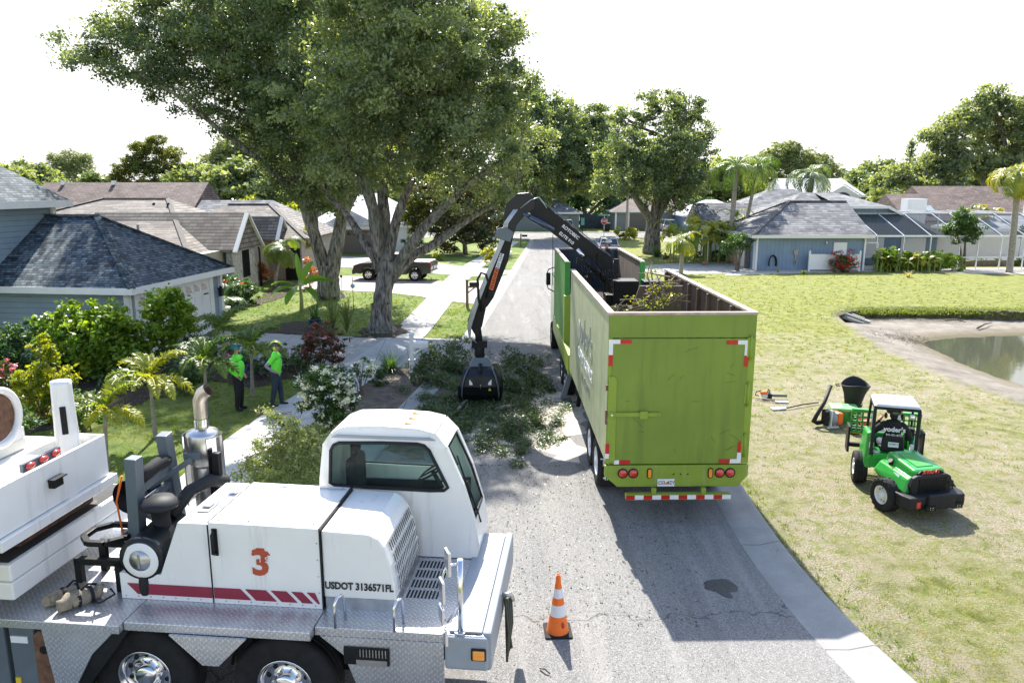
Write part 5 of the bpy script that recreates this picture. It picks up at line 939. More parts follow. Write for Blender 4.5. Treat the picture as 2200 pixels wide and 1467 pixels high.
# ================================================================ white crane truck (own axes: x to its front, y away from the camera)
def wheel(name, parent, loc, r, w, axis='y', rim='steel', sgn=-1, lug=10, rrim=.52, tread_=0, blades=0):
    """tyre with rim sub-part; outer face towards sgn*axis"""
    ax = {'y': (0, sgn, 0), 'x': (sgn, 0, 0)}[axis]; h = w/2; R0 = r*rrim
    t = MB(); t.lathe([(R0,-h*.8),(r*.82,-h),(r*.95,-h*.92),(r,-h*.7),(r,-h*.22),(r*.985,-h*.2),(r*.985,-h*.12),(r,-h*.1),(r,h*.1),(r*.985,h*.12),(r*.985,h*.2),(r,h*.22),(r,h*.7),(r*.96,h*.92),(r*.9,h*.98),(r*.82,h),(r*.70,h*.96),(r*.62,h*.92),(R0,h*.8)], ax=ax, n=40)
    if tread_:
        q = Vector((0,0,1)).rotation_difference(Vector(ax))
        for i in range(tread_):
            a = 2*math.pi*i/tread_
            for s_ in (-1, 1):
                a2 = a + (math.pi/tread_ if s_ > 0 else 0); c = q @ Vector((math.cos(a2)*r*1.0, math.sin(a2)*r*1.0, s_*h*.45)); d = q @ Vector((math.cos(a2+.35*s_*0+.22)*r*1.0, math.sin(a2+.22)*r, s_*h*.9)); t.bar(c*.99, d*.97, r*.12, r*.1, c.normalized())
    to = t.build(name, M['rubber'], parent, loc=loc)
    m = MB(); m.lathe([(R0,h*.8),(R0*1.04,h*.86),(R0*1.0,h*.9),(R0*.93,h*.84),(R0*.9,h*.5),(R0*.8,h*.35),(R0*.55,h*.42),(R0*.42,h*.62),(R0*.4,h*.85),(R0*.3,h*.95),(0,h*.97)], ax=ax, n=32)
    q = Vector((0,0,1)).rotation_difference(Vector(ax))
    for i in range(lug): a = 2*math.pi*i/lug; c = q @ Vector((math.cos(a)*R0*.52, math.sin(a)*R0*.52, h*.4)); m.cyl(c, c + Vector(ax)*h*.25, R0*.05, n=6)
    mo = m.build('rim', M[rim] if isinstance(rim, str) else rim, to)
    dk_ = MB()
    for i in range(10 if not blades else blades):
        a = 2*math.pi*(i+.5)/(10 if not blades else blades); c = q @ Vector((math.cos(a)*R0*.72, math.sin(a)*R0*.72, h*.375)); dk_.cyl(c, c + Vector(ax)*h*.06, R0*(.085 if not blades else .16), n=8)
    dk_.build('hand_hole', M['black'], mo); return to
o_ = G(1039, 1367, 1.4)
T = thing('crane_truck', 'white crane carrier with treadplate deck, one man cab and big white counterweight', 'crane truck', (o_.x, o_.y, 0), -R(5.7))
D = 1.4
dm = MB(); dm.box(-3.95,-1.85,-.12,2.45,D-.1,D); dm.box(-8.5,-3.96,-.2,2.45,D-.1,D-.002); dm.box(-1.84,-.0,0,2.4,D-.1,D)
dm.build('deck', M['tread'], T, .006)
dk2 = MB(); dk2.prism([(-1.04,.0),(0,.0),(0,2.4),(-.4,2.4),(-.4,1.75)], D+.004, D+.02, 'z') if False else None
cv = MB(); cv.box(-.38,-.02,.03,2.36,D+.002,D+.03); cv.build('front_cover', M['grey'], T, .01)
cv = MB(); cv.box(-.02,.08,0.02,2.42,D-.42,D+.03); cv.build('front_bumper', M['grey'], T, .03)
bb = MB(); bb.box(-.42,.05,-.03,.28,D-.40,D-.005); bb.build('bumper_corner', M['grey'], T, .035)
MB().box(-.13,.03,-.055,-.03,1.14,1.28).build('turn_lamp_frame', M['black'], T, .01); MB().box(-.11,.015,-.075,-.05,1.16,1.265).build('turn_lamp', M['amber'], T, .01)
for nme, poly in (('side_skirt', [(-4.9,1.3),(-4.05,1.3),(-4.34,1.0),(-4.62,.5),(-4.80,.5)]), ('side_skirt', [(-3.42,1.3),(-2.55,1.3),(-2.88,.96),(-3.06,.96)]), ('side_skirt', [(-1.78,1.3),(-.43,1.3),(-.43,.80),(-.75,.74),(-1.36,.62),(-1.52,1.08)])):
    v0 = -.16 if poly[0][0] < -2 else -.01
    MB().prism(poly, v0, v0+.03, 'y').build(nme, M['tread'], T)
MB().prism([(-4.05,1.3),(-3.9,1.3),(-4.5,.5),(-4.62,.5),(-4.34,1.0)], -.13, .3, 'y').build('fender_side', M['black'], T)
# step recess in the skirt
rc_ = MB(); rc_.box(-1.52,-1.02,-.035,-.012,1.0,1.2).build('step_recess', M['black'], T)
st = MB(); st.box(-1.38,-1.04,-.05,-.036,1.0,1.07)
for i in range(9): st.box(-1.34+i*.035,-1.33+i*.035,-.045,-.036,1.1,1.19)
st.build('step', M['steel'], T)
b_ = MB()
for z in (1.24, 1.1, .95):
    for s in (-.62,-.5): b_.box(s,s+.012,-.016,-.012,z,z+.012)
b_.build('rivet', M['steel'], T)
# undercarriage
MB().box(-8,-.3,.5,1.9,.75,1.28).build('chassis', M['black'], T)
for s in (-3.9, -2.25, -6.9): wheel('wheel', T, (s, .22, .60), .60, .36, 'y', 'chrome', -1); 
for s in (-3.9, -2.25): wheel('wheel', T, (s, 2.15, .60), .60, .36, 'y', 'chrome', 1)
fn = MB()
for s in (-3.9, -2.25): fn.tube([(s+.72*math.cos(a), .3, .6+.66*math.sin(a)) for a in np.linspace(.1, math.pi-.1, 14)], .02, 4); fn.prism([(s+.74*math.cos(a), .6+.70*math.sin(a)) for a in np.linspace(.0, math.pi, 14)], .42, .5, 'y')
fn.build('wheel_well', M['black'], T)
each('outrigger_box', M['dgrey'], T, .02, (-5.35,-5.05,-.1,.25,.1,1.25), (-5.95,-5.45,-.05,.3,.1,1.2))
pl = MB(); pl.prism([(-5.06,.3),(-4.82,.3),(-4.86,1.15),(-4.98,1.22),(-5.06,1.15)], -.1,-.06,'y'); pl.build('outrigger_plate', M['rust'], T)
for z in (.52, .98): MB().tube([(-4.95,-.104,z),(-4.95,-.1,z)], .05, 14).build('plate_hole', M['black'], T)
MB().box(-5.33,-5.27,-.115,-.1,.3,.62).build('yellow_mark', mat('yellow_paint', (.7,.5,.02), .5), T)
MB().box(-5.32,-5.12,-.115,-.1,1.06,1.14).build('warning_label', M['whiteref'], T)
# engine housing
eh = MB(); eh.prism([(-4.26,D),(-1.86,D),(-1.86,2.37),(-3.14,2.39),(-3.14,2.37),(-3.5,2.37),(-3.76,1.72),(-4.26,1.72)], .34, 1.52, 'y'); H_ = eh.build('engine_housing', M['white'], T, .012)
MB().box(-3.155,-3.14,.334,.34,D+.01,2.36).build('panel_gap', M['black'], H_); MB().box(-1.868,-1.855,.33,1.53,D,2.385).build('panel_gap', M['black'], H_)
MB().box(-3.15,-3.135,.34,1.53,2.386,2.393).build('panel_gap', M['black'], H_)
rs_ = MB(); rs_.box(-3.42,-3.28,.62,.95,2.378,2.384); rs_.build('latch_recess', M['grey'], H_)
each('latch', M['steel'], H_, 0, (-3.40,-3.31,.72,.84,2.38,2.41), (-3.3,-3.2,1.15,1.25,2.38,2.43))
hd = MB(); hd.tube([(-3.07,.33,2.3),(-3.07,.27,2.27),(-3.07,.27,2.05),(-3.07,.33,2.02)], .018, 8); hd.box(-3.1,-3.04,.325,.34,2.0,2.32); hd.build('handle', M['black'], H_)
fp = MB(); fp.prism([(-1.853,1.54),(-1.853,2.34),(-1.32,2.32),(-1.22,2.27),(-1.15,2.17),(-1.08,1.95),(-1.04,1.72),(-1.03,1.54)], .36, 1.55, 'y'); fh = fp.build('engine_hood', M['white'], T, .02)
MB().box(-1.84,-1.03,.37,1.54,D,1.54).build('hood_base', M['steel'], T)
sl_ = MB()
prof = [(-1.16,2.19),(-1.08,1.95),(-1.04,1.72),(-1.032,1.56)]
def onprof(u):
    u = u * 3; i = min(int(u), 2); f = u - i; a, b = prof[i], prof[i+1]; d = Vector((b[0]-a[0], b[1]-a[1])); nrm = Vector((-d.y, d.x)).normalized(); nrm = nrm if nrm.x > 0 else -nrm
    return Vector((a[0]+d.x*f, a[1]+d.y*f)) + nrm*.022, nrm
for j in range(5):
    for k in range(15):
        v = .5 + k*.066; u0 = .04 + j*.19; p0, _ = onprof(u0); p1, _ = onprof(min(1, u0+.14)); sl_.quad((p0.x,v,p0.y),(p0.x,v+.03,p0.y),(p1.x,v+.03,p1.y),(p1.x,v,p1.y))
sl_.build('grille_slot', M['black'], fh)
bt_ = MB()
for s in np.linspace(-4.2, -1.95, 16): bt_.cyl((s,.341,1.44),(s,.334,1.44),.008,n=6)
for z in (1.6,1.8,2.0,2.2): bt_.cyl((-1.90,.341,z),(-1.90,.334,z),.008,n=6)
for s in (-3.05,-2.7,-2.3,-1.95):
    for v in (.42,1.45): bt_.cyl((s,v,2.385),(s,v,2.40),.012,n=6)
bt_.build('rivet', M['grey'], H_); MB().box(-3.1,-1.9,1.40,1.415,2.386,2.392).build('hinge_strip', M['grey'], H_)
# cab
O1 = [(-2.33,D+.01),(-2.30,2.4),(-2.24,2.86),(-2.14,3.0),(-1.98,3.07),(-1.5,3.09),(-1.05,3.07),(-.84,3.02),(-.70,2.86),(-.50,2.38),(-.36,1.9),(-.31,1.6),(-.34,D+.01)]
I1 = [(-2.12,2.33),(-2.19,2.36),(-2.16,2.80),(-2.12,2.87),(-2.05,2.90),(-1.5,2.92),(-1.05,2.92),(-.96,2.90),(-.90,2.84),(-.70,2.42),(-.67,2.36),(-.72,2.32),(-.9,2.31)]
def cabshape():
    c = MB(); n = len(O1); 
    for y, fl in ((1.66, False), (2.5, True)):
        inset = .05
        v = [(a, y, b) for a, b in O1] + [(a, y, b) for a, b in I1]
        # pull the upper outline in a little so that the roof edge is rounded
        v = [(a, y + (inset if not fl else -inset) * max(0, min(1, (b-2.8)/.27)) if k < n else y, b) for k, (a, y, b) in enumerate(v)]
        f = [(i, i+1, n+i+1, n+i) for i in range(n-1)] + [(0, n, 2*n-1, n-1)]
        c.add(v, [q if fl else q[::-1] for q in f])
    return c
cb = cabshape(); n = len(O1)
for i in list(range(0, 8)) + [10, 11]:          # shell around, the windshield gap is between points 8 and 10
    a, b = O1[i], O1[i+1]; ia = .05*max(0, min(1, (a[1]-2.8)/.27)); ib = .05*max(0, min(1, (b[1]-2.8)/.27))
    if i == 0: continue
    cb.quad((a[0],1.66+ia,a[1]),(a[0],2.5-ia,a[1]),(b[0],2.5-ib,b[1]),(b[0],1.66+ib,b[1]))
a, b = O1[0], O1[1]; cb.quad((a[0],1.66,a[1]),(a[0],2.5,a[1]),(b[0],2.5,b[1]),(b[0],1.66,b[1]))
for y0, y1 in ((1.66,1.74),(2.42,2.5)): cb.quad((O1[8][0],y0,O1[8][1]),(O1[8][0],y1,O1[8][1]),(O1[9][0],y1,O1[9][1]),(O1[9][0],y0,O1[9][1])); cb.quad((O1[9][0],y0,O1[9][1]),(O1[9][0],y1,O1[9][1]),(O1[10][0],y1,O1[10][1]),(O1[10][0],y0,O1[10][1]))
CB = cb.build('cab', M['white'], T)
sm_ = CB.modifiers.new('solid', 'SOLIDIFY'); sm_.thickness = .03; sm_.offset = -1
fr_ = MB(); fr_.tube([(a, 1.655, b) for a, b in I1 + I1[:1]], .022, 6); fr_.tube([(a, 2.505, b) for a, b in I1 + I1[:1]], .022, 6); fr_.build('window_seal', M['plastic'], CB)
gl = MB(); gl.add([(a, 1.668, b) for a, b in I1], [tuple(range(len(I1)))]); gl.add([(a, 2.49, b) for a, b in I1], [tuple(range(len(I1)))]); gl.build('side_window', M['glass'], CB)
ws = MB(); ws.quad((O1[8][0]-.01,1.74,O1[8][1]),(O1[8][0]-.01,2.42,O1[8][1]),(O1[10][0]-.01,2.42,O1[10][1]),(O1[10][0]-.01,1.74,O1[10][1])); ws.build('windshield', M['glass'], CB)
w_ = MB(); P0 = [(O1[8][0]+.01,1.75,O1[8][1]-.03),(O1[8][0]+.01,2.41,O1[8][1]-.03),(O1[10][0]+.01,2.41,O1[10][1]+.03),(O1[10][0]+.01,1.75,O1[10][1]+.03)]; w_.tube([P0[0],P0[1]],.016,6).tube([P0[0],(-.49,1.75,2.38),P0[3]],.016,6).tube([P0[1],(-.49,2.41,2.38),P0[2]],.016,6).tube([P0[3],P0[2]],.016,6); w_.build('windshield_seal', M['plastic'], CB)
wp = MB(); wp.tube([(-.30,1.95,1.78),(-.34,1.92,1.95),(-.47,1.9,2.35)],.012,6).tube([(-.41,1.86,2.15),(-.6,1.95,2.68)],.012,6); wp.build('wiper', M['black'], CB)
gt = MB(); gt.prism([(-2.15,2.965),(-.82,2.965),(-.9,3.0),(-2.08,3.0)], 1.66, 1.685, 'y'); gt.build('rain_gutter', M['grey'], CB)
for i, y in enumerate((1.86,2.08,2.3)):
    am = MB(); am.hexa([(-1.28,y-.028,3.085),(-1.08,y-.028,3.08),(-1.08,y+.028,3.08),(-1.28,y+.028,3.085),(-1.24,y-.02,3.13),(-1.12,y-.018,3.10),(-1.12,y+.018,3.10),(-1.24,y+.02,3.13)]); am.build('marker_lamp', M['amber'], CB, .008)
ins = MB(); ins.box(-2.28,-.45,1.72,2.44,D+.05,1.75).box(-.85,-.5,1.75,2.42,1.75,2.2); ins.build('cab_interior', M['plastic'], CB); MB().box(-2.2,-.62,2.43,2.46,1.7,2.12).build('door_lining', M['navy'], CB)
se = MB(); se.box(-1.95,-1.45,1.82,2.3,1.85,2.0).box(-2.05,-1.9,1.82,2.3,2.0,2.6).box(-2.02,-1.92,1.94,2.18,2.62,2.86); se.build('seat', M['navy'], CB, .05)
sw_ = MB(); q = Vector((-.95,2.05,2.42)); tl = Matrix.Rotation(R(-30), 3, 'Y'); sw_.tube([q + tl @ Vector((.2*math.cos(a), .2*math.sin(a), 0)) for a in np.linspace(0, 2*math.pi, 25)], .014, 6); sw_.tube([q + tl @ Vector((-.2,0,0)), q + tl @ Vector((.2,0,0))], .012, 6).tube([q, q + tl @ Vector((0,0,-.35))], .03, 8); sw_.build('steering_wheel', M['plastic'], CB)
text('lettering', 'DEMAG' if False else 'TEREX', M['lettblack'], CB, (-.335,2.2,1.72), (R(90),0,R(90)), .14, align='CENTER')
MB().box(-.325,-.318,1.70,1.82,1.62,1.8).build('badge', M['brickred'], CB)
# deck grate, hoops, mirror, hose
gr = MB()
for j in range(4):
    for k in range(9): s = -1.0 + k*.043 + 0; gr.box(s, s+.022, .68+j*.235, .68+j*.235+.17, D+.001, D+.004)
gr.build('deck_grate_slot', M['black'], T)
for s in (-1.58,-.93):
    MB().tube([(s-.03,.0,D),(s-.03,.0,D+.27),(s-.01,.04,D+.33),(s+.02,.1,D+.33),(s+.03,.14,D+.27),(s+.03,.16,D)], .017, 8).build('grab_hoop', M['chrome'], T)
mp = MB(); mp.cyl((-.26,.06,D),(-.26,.06,D+.02),.07); mp.cyl((-.26,.06,D),(-.25,.06,2.24),.032); mp.tube([(-.25,.06,2.2),(-.38,-.02,2.2),(-.42,-.04,2.1),(-.42,-.04,1.62),(-.38,-.02,1.55),(-.26,.06,1.72)],.014,6); mp.build('mirror_post', M['chrome'], T)
for z0, z1, yy, x in ((2.12,2.4,-.05,-.36),(1.82,2.08,-.08,-.42),(1.6,1.78,-.08,-.43),(1.34,1.54,-.07,-.40)): MB().obox((x,yy,(z0+z1)/2),(.035,.16,z1-z0),rz=R(25),rx=0).build('mirror', M['chrome'], T, .012)
ho = MB()
for k in range(4): ho.tube([(.12+.02*k, 1.02+.03*k, 1.24),(.16+.01*k,.98+.06*k,.85),(.14,1.02+.07*k,.42+.02*k),(.12+.02*k,1.18,.5),(.1,1.2-.03*k,1.2)], .016, 6)
hz_ = ho.build('hanging_strap', mat('olive_strap', (.08,.08,.06), .8), T)
MB().tube([(.08,1.05,1.28),(.18,1.05,1.30),(.2,1.1,1.2),(.1,1.15,1.15)],.03,8).build('tow_hook', M['steel'], T)
# air cleaner
ac = MB(); A0 = Vector((-3.97,.32,1.9)); A1 = Vector((-4.02,1.15,1.92)); ac.lathe([(0,0),(.24,0),(.262,.03),(.262,.1),(.24,.14),(.24,.8),(.2,.83),(0,.83)], A0, (A1-A0).normalized(), 28); AC = ac.build('air_cleaner', M['blackgloss'], T)
MB().lathe([(0,-.03),(.12,-.02),(.125,0)], A0 - Vector((0,.006,0)), (0,1,0), 28).build('air_cleaner_lid', M['steel'], AC); MB().lathe([(.125,-.014),(.205,-.012),(.215,0)], A0, (0,1,0), 28).build('air_cleaner_ring', M['whitetrim'], AC)
MB().box(-3.98,-3.955,.275,.30,1.82,1.98).build('wing_nut', M['steel'], AC)
mc = MB(); mc.lathe([(.11,0),(.10,.16),(.11,.24),(.2,.3),(.225,.33),(.2,.36),(.16,.41),(0,.42)], (-3.96,.78,2.05), (0,0,1), 26); mc.build('intake_cap', M['plastic'], AC)
dn = MB(); dn.lathe([(.05,-.26),(.065,-.2),(.065,-.1),(.05,0)], (-3.97,.36,1.72), n=14); dn.build('dust_drain', M['plastic'], AC)
MB().tube([(-3.94,.95,2.15),(-3.85,1.25,2.35),(-3.7,1.5,2.4),(-3.6,1.7,2.3)], .08, 14).build('intake_hose', M['plastic'], T)
# exhaust
ex = MB(); X0 = Vector((-3.95,1.85,0)); ex.lathe([(.15,1.9),(.155,2.45),(.15,2.46),(.155,2.5),(.2,2.52),(.21,2.88),(.19,2.93),(.1,2.96),(.085,2.97)], X0, n=28); EX = ex.build('exhaust_muffler', M['steel'], T)
el = MB(); el.tube([X0+Vector((0,0,2.94)), X0+Vector((0,0,3.2)), X0+Vector((.0,0,3.34)), X0+Vector((.05,.0,3.44)), X0+Vector((.13,0,3.49))], [.085,.085,.088,.088,.085], 16, caps=False); m_ = mat('heat_stained_steel', (.5,.44,.38), .35, .9, var=.2, dirt=(.12,.07,.05), ds=2.5, dl=.48); el.build('exhaust_elbow', m_, EX)
MB().lathe([(.092,3.0),(.094,3.1)], X0, n=20).build('clamp', M['chrome'], EX)
hs = MB(); hs.prism([(X0.x+.25*math.cos(a), X0.y+.25*math.sin(a)) for a in np.linspace(-.9,.9,8)] + [(X0.x+.235*math.cos(a), X0.y+.235*math.sin(a)) for a in np.linspace(.9,-.9,8)], 1.95, 2.88, 'z'); hs.prism([(X0.x+.25*math.cos(a), X0.y+.25*math.sin(a)) for a in np.linspace(2.2,3.9,8)] + [(X0.x+.235*math.cos(a), X0.y+.235*math.sin(a)) for a in np.linspace(3.9,2.2,8)], 1.95, 2.9, 'z'); hs.build('heat_shield', M['chrome'], EX)
MB().box(-3.72,-3.62,1.6,1.68,1.9,2.72).build('bracket', M['black'], EX, .01); sb = MB(); sb.bar((-4.0,1.62,2.62),(-4.45,1.35,2.32),.02,.07); sb.box(-4.1,-3.88,1.61,1.65,2.62,2.7); sb.build('support_arm', M['dgrey'], EX)
# boom rest
br_ = MB(); q0, q1 = -4.22, -4.42
br_.bar((-4.3,.78,D),(-4.23,.78,2.95),.14,.16,(0,1,0)); br_.bar((-4.3,1.75,D),(-4.30,1.55,2.98),.14,.16,(0,1,0)); br_.bar((-4.26,.8,2.52),(-4.3,1.6,2.52),.1,.1); br_.bar((-4.28,.82,2.3),(-4.3,1.65,2.3),.07,.08); br_.bar((-4.28,.85,1.6),(-4.3,1.62,2.28),.06,.1); br_.bar((-4.28,1.68,1.6),(-4.3,.86,2.28),.06,.1)
br_.build('boom_rest', M['dgrey'], T, .008)
MB().tube([(-4.25,.86,2.62),(-4.22,1.0,2.68),(-4.24,1.35,2.69),(-4.26,1.52,2.64)], [.06,.085,.085,.06], 12).build('rubber_pad', M['rubber'], T)
rl = MB(); rl.lathe([(.22,0),(.22,.04),(.12,.05),(.12,.3),(.22,.31),(.22,.35)], (-4.55,1.1,2.3), (0,1,0), 24); rl.build('hose_reel', M['black'], T); MB().tube([(-4.55,1.0,2.62),(-4.62,.95,2.3),(-4.55,.9,1.95),(-4.5,.95,1.7)], .012, 5).build('orange_cord', M['orange'], T)
bf = MB()
for s in (-4.86,-4.36):
    for v in (.5, .95): bf.bar((s,v,D),(s,v,1.78),.08,.08)
bf.bar((-4.9,.5,1.76),(-4.32,.5,1.76),.08,.08).bar((-4.9,.95,1.76),(-4.32,.95,1.76),.08,.08).bar((-4.6,.6,1.76),(-4.6,.6,1.98),.07,.07); ring = [(-4.6+.27*math.cos(a), .72+.27*math.sin(a), 2.0) for a in np.linspace(R(22.5), R(382.5), 9)]; 
for a, b in zip(ring[:-1], ring[1:]): bf.bar(a, b, .07, .06)
bf.build('black_frame', M['black'], T, .006); MB().box(-4.85,-4.3,1.3,1.34,D,1.78).build('tread_riser', M['tread'], T)
# superstructure
cw = MB(); cw.box(-9,-5.2,-.12,2.2,1.58,1.79).box(-9,-5.2,-.12,2.2,1.80,2.0); cw.build('counterweight', M['white'], T, .02)
MB().box(-9,-5.26,-.06,2.15,2.0,2.006).build('counterweight_top', mat('worn_black_top', (.03,.03,.03), .8, var=.3, dirt=(.45,.45,.45), ds=2.2, dl=.58), T)
MB().box(-9,-5.4,.3,1.6,2.006,2.24).build('slew_ring', M['rust'], T); MB().box(-9,-5.10,-.3,1.72,2.24,2.36).build('turntable_plate', M['white'], T, .01)
tb = MB(); tb.box(-9,-5.16,-1.2,-1.16,2.37,2.9).box(-5.2,-5.16,-1.2,1.64,2.37,2.92).box(-5.8,-5.2,1.60,1.64,2.37,2.92).box(-9,-5.78,-1.2,1.64,2.37,2.86).box(-5.78,-5.2,-1.2,.92,2.37,2.88); tb.build('turret_box', M['white'], T, .01)
po = MB(); po.lathe([(.15,2.4),(.12,3.62),(.12,3.68),(0,3.69)], (-5.5,1.4,0), n=28); PO = po.build('cylinder_post', M['white'], T); MB().obox((-5.43,1.285,3.2),(.07,.02,.36),rz=R(35)).build('slot', M['black'], PO, .01)
tl_ = MB(); tl_.bar((-5.26,.30,2.95),(-5.26,.92,2.95),.04,.1,(0,0,1)); TL = tl_.build('lamp_bar', M['dgrey'], T)
for v in (.40,.61,.82): MB().ell((-5.22,v,2.955),(.03,.075,.04),12,8).build('red_lamp', M['redlamp'], TL)
MB().box(-5.16,-5.08,.55,.70,2.62,2.72).box(-5.14,-5.05,.52,.74,2.72,2.735).build('camera_box', M['black'], T)
wn = MB(); wn.lathe([(.30,0),(.37,0),(.38,.02),(.38,.05),(.36,.07),(.30,.07),(.30,0)], (-5.93,.8,3.36), (1,0,0), 36); MB().lathe([(.30,0),(.37,0),(.37,.05),(.30,.05)], (-6.9,.8,3.36), (1,0,0), 36).build('winch_flange', M['white'], T); WN = wn.build('winch_flange', M['white'], T)
wr = MB(); wr.lathe([(.285 + .014*(k % 2), -.0-k*.0125) for k in range(74)], (-5.91,.8,3.36), (1,0,0), 30); wr.lathe([(.06 + .0125*k, .0 + .004*(k % 2)) for k in range(19)], (-5.91,.8,3.36), (1,0,0), 30); wr.build('wire_rope', M['rust'], WN)
MB().tube([(-5.95,.46,3.54),(-5.95,.62,3.77),(-6.9,.62,3.77)], .02, 6).box(-5.97,-5.91,.42,1.2,2.9,3.14).build('winch_guard', M['white'], WN)
MB().box(-6.9,-5.9,.5,1.2,2.87,3.0).build('winch_base', M['cream'], WN, .01)
# decals
for x0, x1 in ((-3.20,-2.72),(-2.66,-2.44),(-2.40,-2.22),(-2.18,-2.06),(-2.03,-1.93)): pass
dc = MB(); f = lambda a, b, z0=1.47, z1=1.60, sh=.10: dc.prism([(a+sh,z0),(b+sh if b < 0 else b,z0),(b,z1),(a,z1)], .330, .3385, 'y')
dc.prism([(-4.05,1.47),(-3.16,1.47),(-3.16,1.6),(-4.17,1.6)], .330, .3385, 'y'); dc.prism([(-3.13,1.47),(-2.70,1.47),(-2.82,1.6),(-3.13,1.6)], .330, .3385, 'y')
for a, b in ((-2.76,-2.50),(-2.46,-2.26),(-2.22,-2.08),(-2.04,-1.93)): dc.prism([(a+.12,1.47),(b+.10,1.47),(b-.02,1.6),(a,1.6)] if b < -1.95 else [(a+.12,1.47),(-1.90,1.47),(b-.02,1.6),(a,1.6)], .330, .3385, 'y')
dc.build('maroon_stripe', M['maroon'], H_)
text('lettering', 'USDOT 3136571FL', M['lettblack'], fh, (-1.445,.352,1.69), (R(90),0,0), .118, bold=.004, sx=.82)
text('number_decal', '3', M['brickred'], H_, (-2.56,.335,1.92), (R(90),0,0), .42, bold=.014, sx=1.05)
MB().prism([(-2.66,2.03),(-2.44,2.03),(-2.47,2.075),(-2.50,2.075),(-2.51,2.11),(-2.6,2.11),(-2.61,2.075),(-2.64,2.075)], .331, .338, 'y').build('number_decal', M['brickred'], H_)
text('number_decal', '1 S', M['lettwhite'], H_, (-2.52,.326,1.975), (R(90),0,0), .10, ext=.001)
# rolled canvas bundles on the deck
def bundle(a, b, r, label, seed):
    rs = np.random.RandomState(seed); t = thing('canvas_bundle', label, 'bundle', T.matrix_basis @ Vector((a[0], a[1], D)), 0, 'rolled canvas bundles on the deck')
    Rz = Matrix.Rotation(T.rotation_euler.z, 3, 'Z'); d = Rz @ Vector((b[0]-a[0], b[1]-a[1], 0)); n = 12; mb = MB(); mb.tube([Vector((0,0,r*.9)) + d*i/n + Vector(rs.normal(0,.008,3)) for i in range(n+1)], [r*(.75 + .25*math.sin(math.pi*min(1, i/n*1.1))) * rs.uniform(.88,1.1) for i in range(n+1)], 16, jit=.07); mb.build('cloth_roll', M['canvas'], t)
    st = MB()
    for u in (.42,.72): c = d*u; nrm = d.normalized(); st.lathe([(r*1.02,-.02),(r*1.04,0),(r*1.02,.02)], c + Vector((0,0,r*.9)), nrm, 18)
    st.tube([d*.7 + Vector((.05,-.05,r*.3)), d*.7 + Vector((.16,-.10,.03)), d*.9 + Vector((.2,-.02,.06)), d*.98 + Vector((.1,0,.1))], .012, 5)
    st.tube([d*.5 + Vector((0,0,r*1.8)), d*.6 + Vector((.02,.03,r*2.4)), d*.85 + Vector((0,.02,r*1.9))], .014, 5); st.build('strap', M['navy'], t); return t
bundle((-5.0,.08), (-4.72,.42), .085, 'tan rolled canvas bundle with black straps lying farther left on the treadplate deck', 1)
bundle((-4.78,.0), (-4.50,.36), .09, 'tan rolled canvas bundle with dangling buckles lying nearer the engine housing', 2)
# ================================================================ lime green trailer
def pane(mb, x0, x1, z0, z1, y, d=.004): mb.box(x0, x1, y-d, y, z0, z1); return mb
T = thing('dump_trailer', 'tall lime green open topped debris trailer parked on the street, seen from its rear door', 'trailer', (3.0, 13.0, 0), R(1.0))
W = 1.30; Lt = 7.1; Z0, Z1 = 1.2, 3.9
lw = MB(); lw.box(-W,-W+.05,.02,Lt,Z0-.05,Z1-.04); lw.box(W-.05,W,.02,Lt,Z0-.05,Z1-.04); sw = lw.mat(0)
sidew = MB(); sidew.box(-W,-W+.04,.02,Lt,Z0-.06,Z1-.05); sidew.build('side_wall', M['limeside'], T)
sidew = MB(); sidew.box(W-.04,W,.02,Lt,Z0-.06,Z1-.05); sidew.build('side_wall', M['lime'], T)
inn = MB(); inn.box(-W+.042,-W+.055,.06,Lt-.02,Z0,Z1-.06).box(W-.055,W-.042,.06,Lt-.02,Z0,Z1-.06)
for k in range(9):
    y = .3 + k*.82
    inn.box(-W+.055,-W+.13,y,y+.09,Z0,Z1-.07).box(W-.13,W-.055,y,y+.09,Z0,Z1-.07)
inn.box(-W+.06,W-.06,.06,Lt-.05,Z0-.02,Z0+.05); inn.build('inner_lining', M['brownsteel'], T)
tr_ = MB(); tr_.box(-W-.02,-W+.1,.0,Lt,Z1-.05,Z1).box(W-.1,W+.02,.0,Lt,Z1-.05,Z1).box(-W+.1,W-.1,.0,.1,Z1-.05,Z1); tr_.build('top_rail', M['brownrim'], T, .006)
fw = MB(); fw.box(-W+.06,W-.06,Lt-.1,Lt,Z0,Z0+1.7); fw.build('front_wall', M['brownsteel'], T)
# inside bulkhead seen over the rear edge
bh = MB(); bh.prism([(-.65,2.5),(-.18,3.95),(.75,3.95),(.75,2.5)], 3.2, 3.26, 'y'); bh.build('bulkhead', M['brownsteel'], T)
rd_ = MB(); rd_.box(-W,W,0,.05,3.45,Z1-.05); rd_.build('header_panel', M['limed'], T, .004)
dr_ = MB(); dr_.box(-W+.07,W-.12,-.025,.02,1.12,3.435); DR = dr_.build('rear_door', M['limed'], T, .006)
each('door_post', M['lime'], T, .004, (-W,-W+.07,-.01,.04,1.12,3.45), (W-.12,W,-.015,.04,1.12,3.45))
sc_ = MB(); rs = np.random.RandomState(9)
for k in range(16): x, z = rs.uniform(-1.0,1.0), rs.uniform(1.3,3.3); a_ = rs.uniform(-1.2,1.2); L_k = rs.uniform(.05,.28); sc_.tube([(x,-.0262,z),(x+L_k*math.cos(a_)*.5,-.0262,z+L_k*math.sin(a_)*.5+.01),(x+L_k*math.cos(a_),-.0262,z+L_k*math.sin(a_))], .0022, 4)
sc_.build('scratch', M['greend'] if False else M['black'], DR)
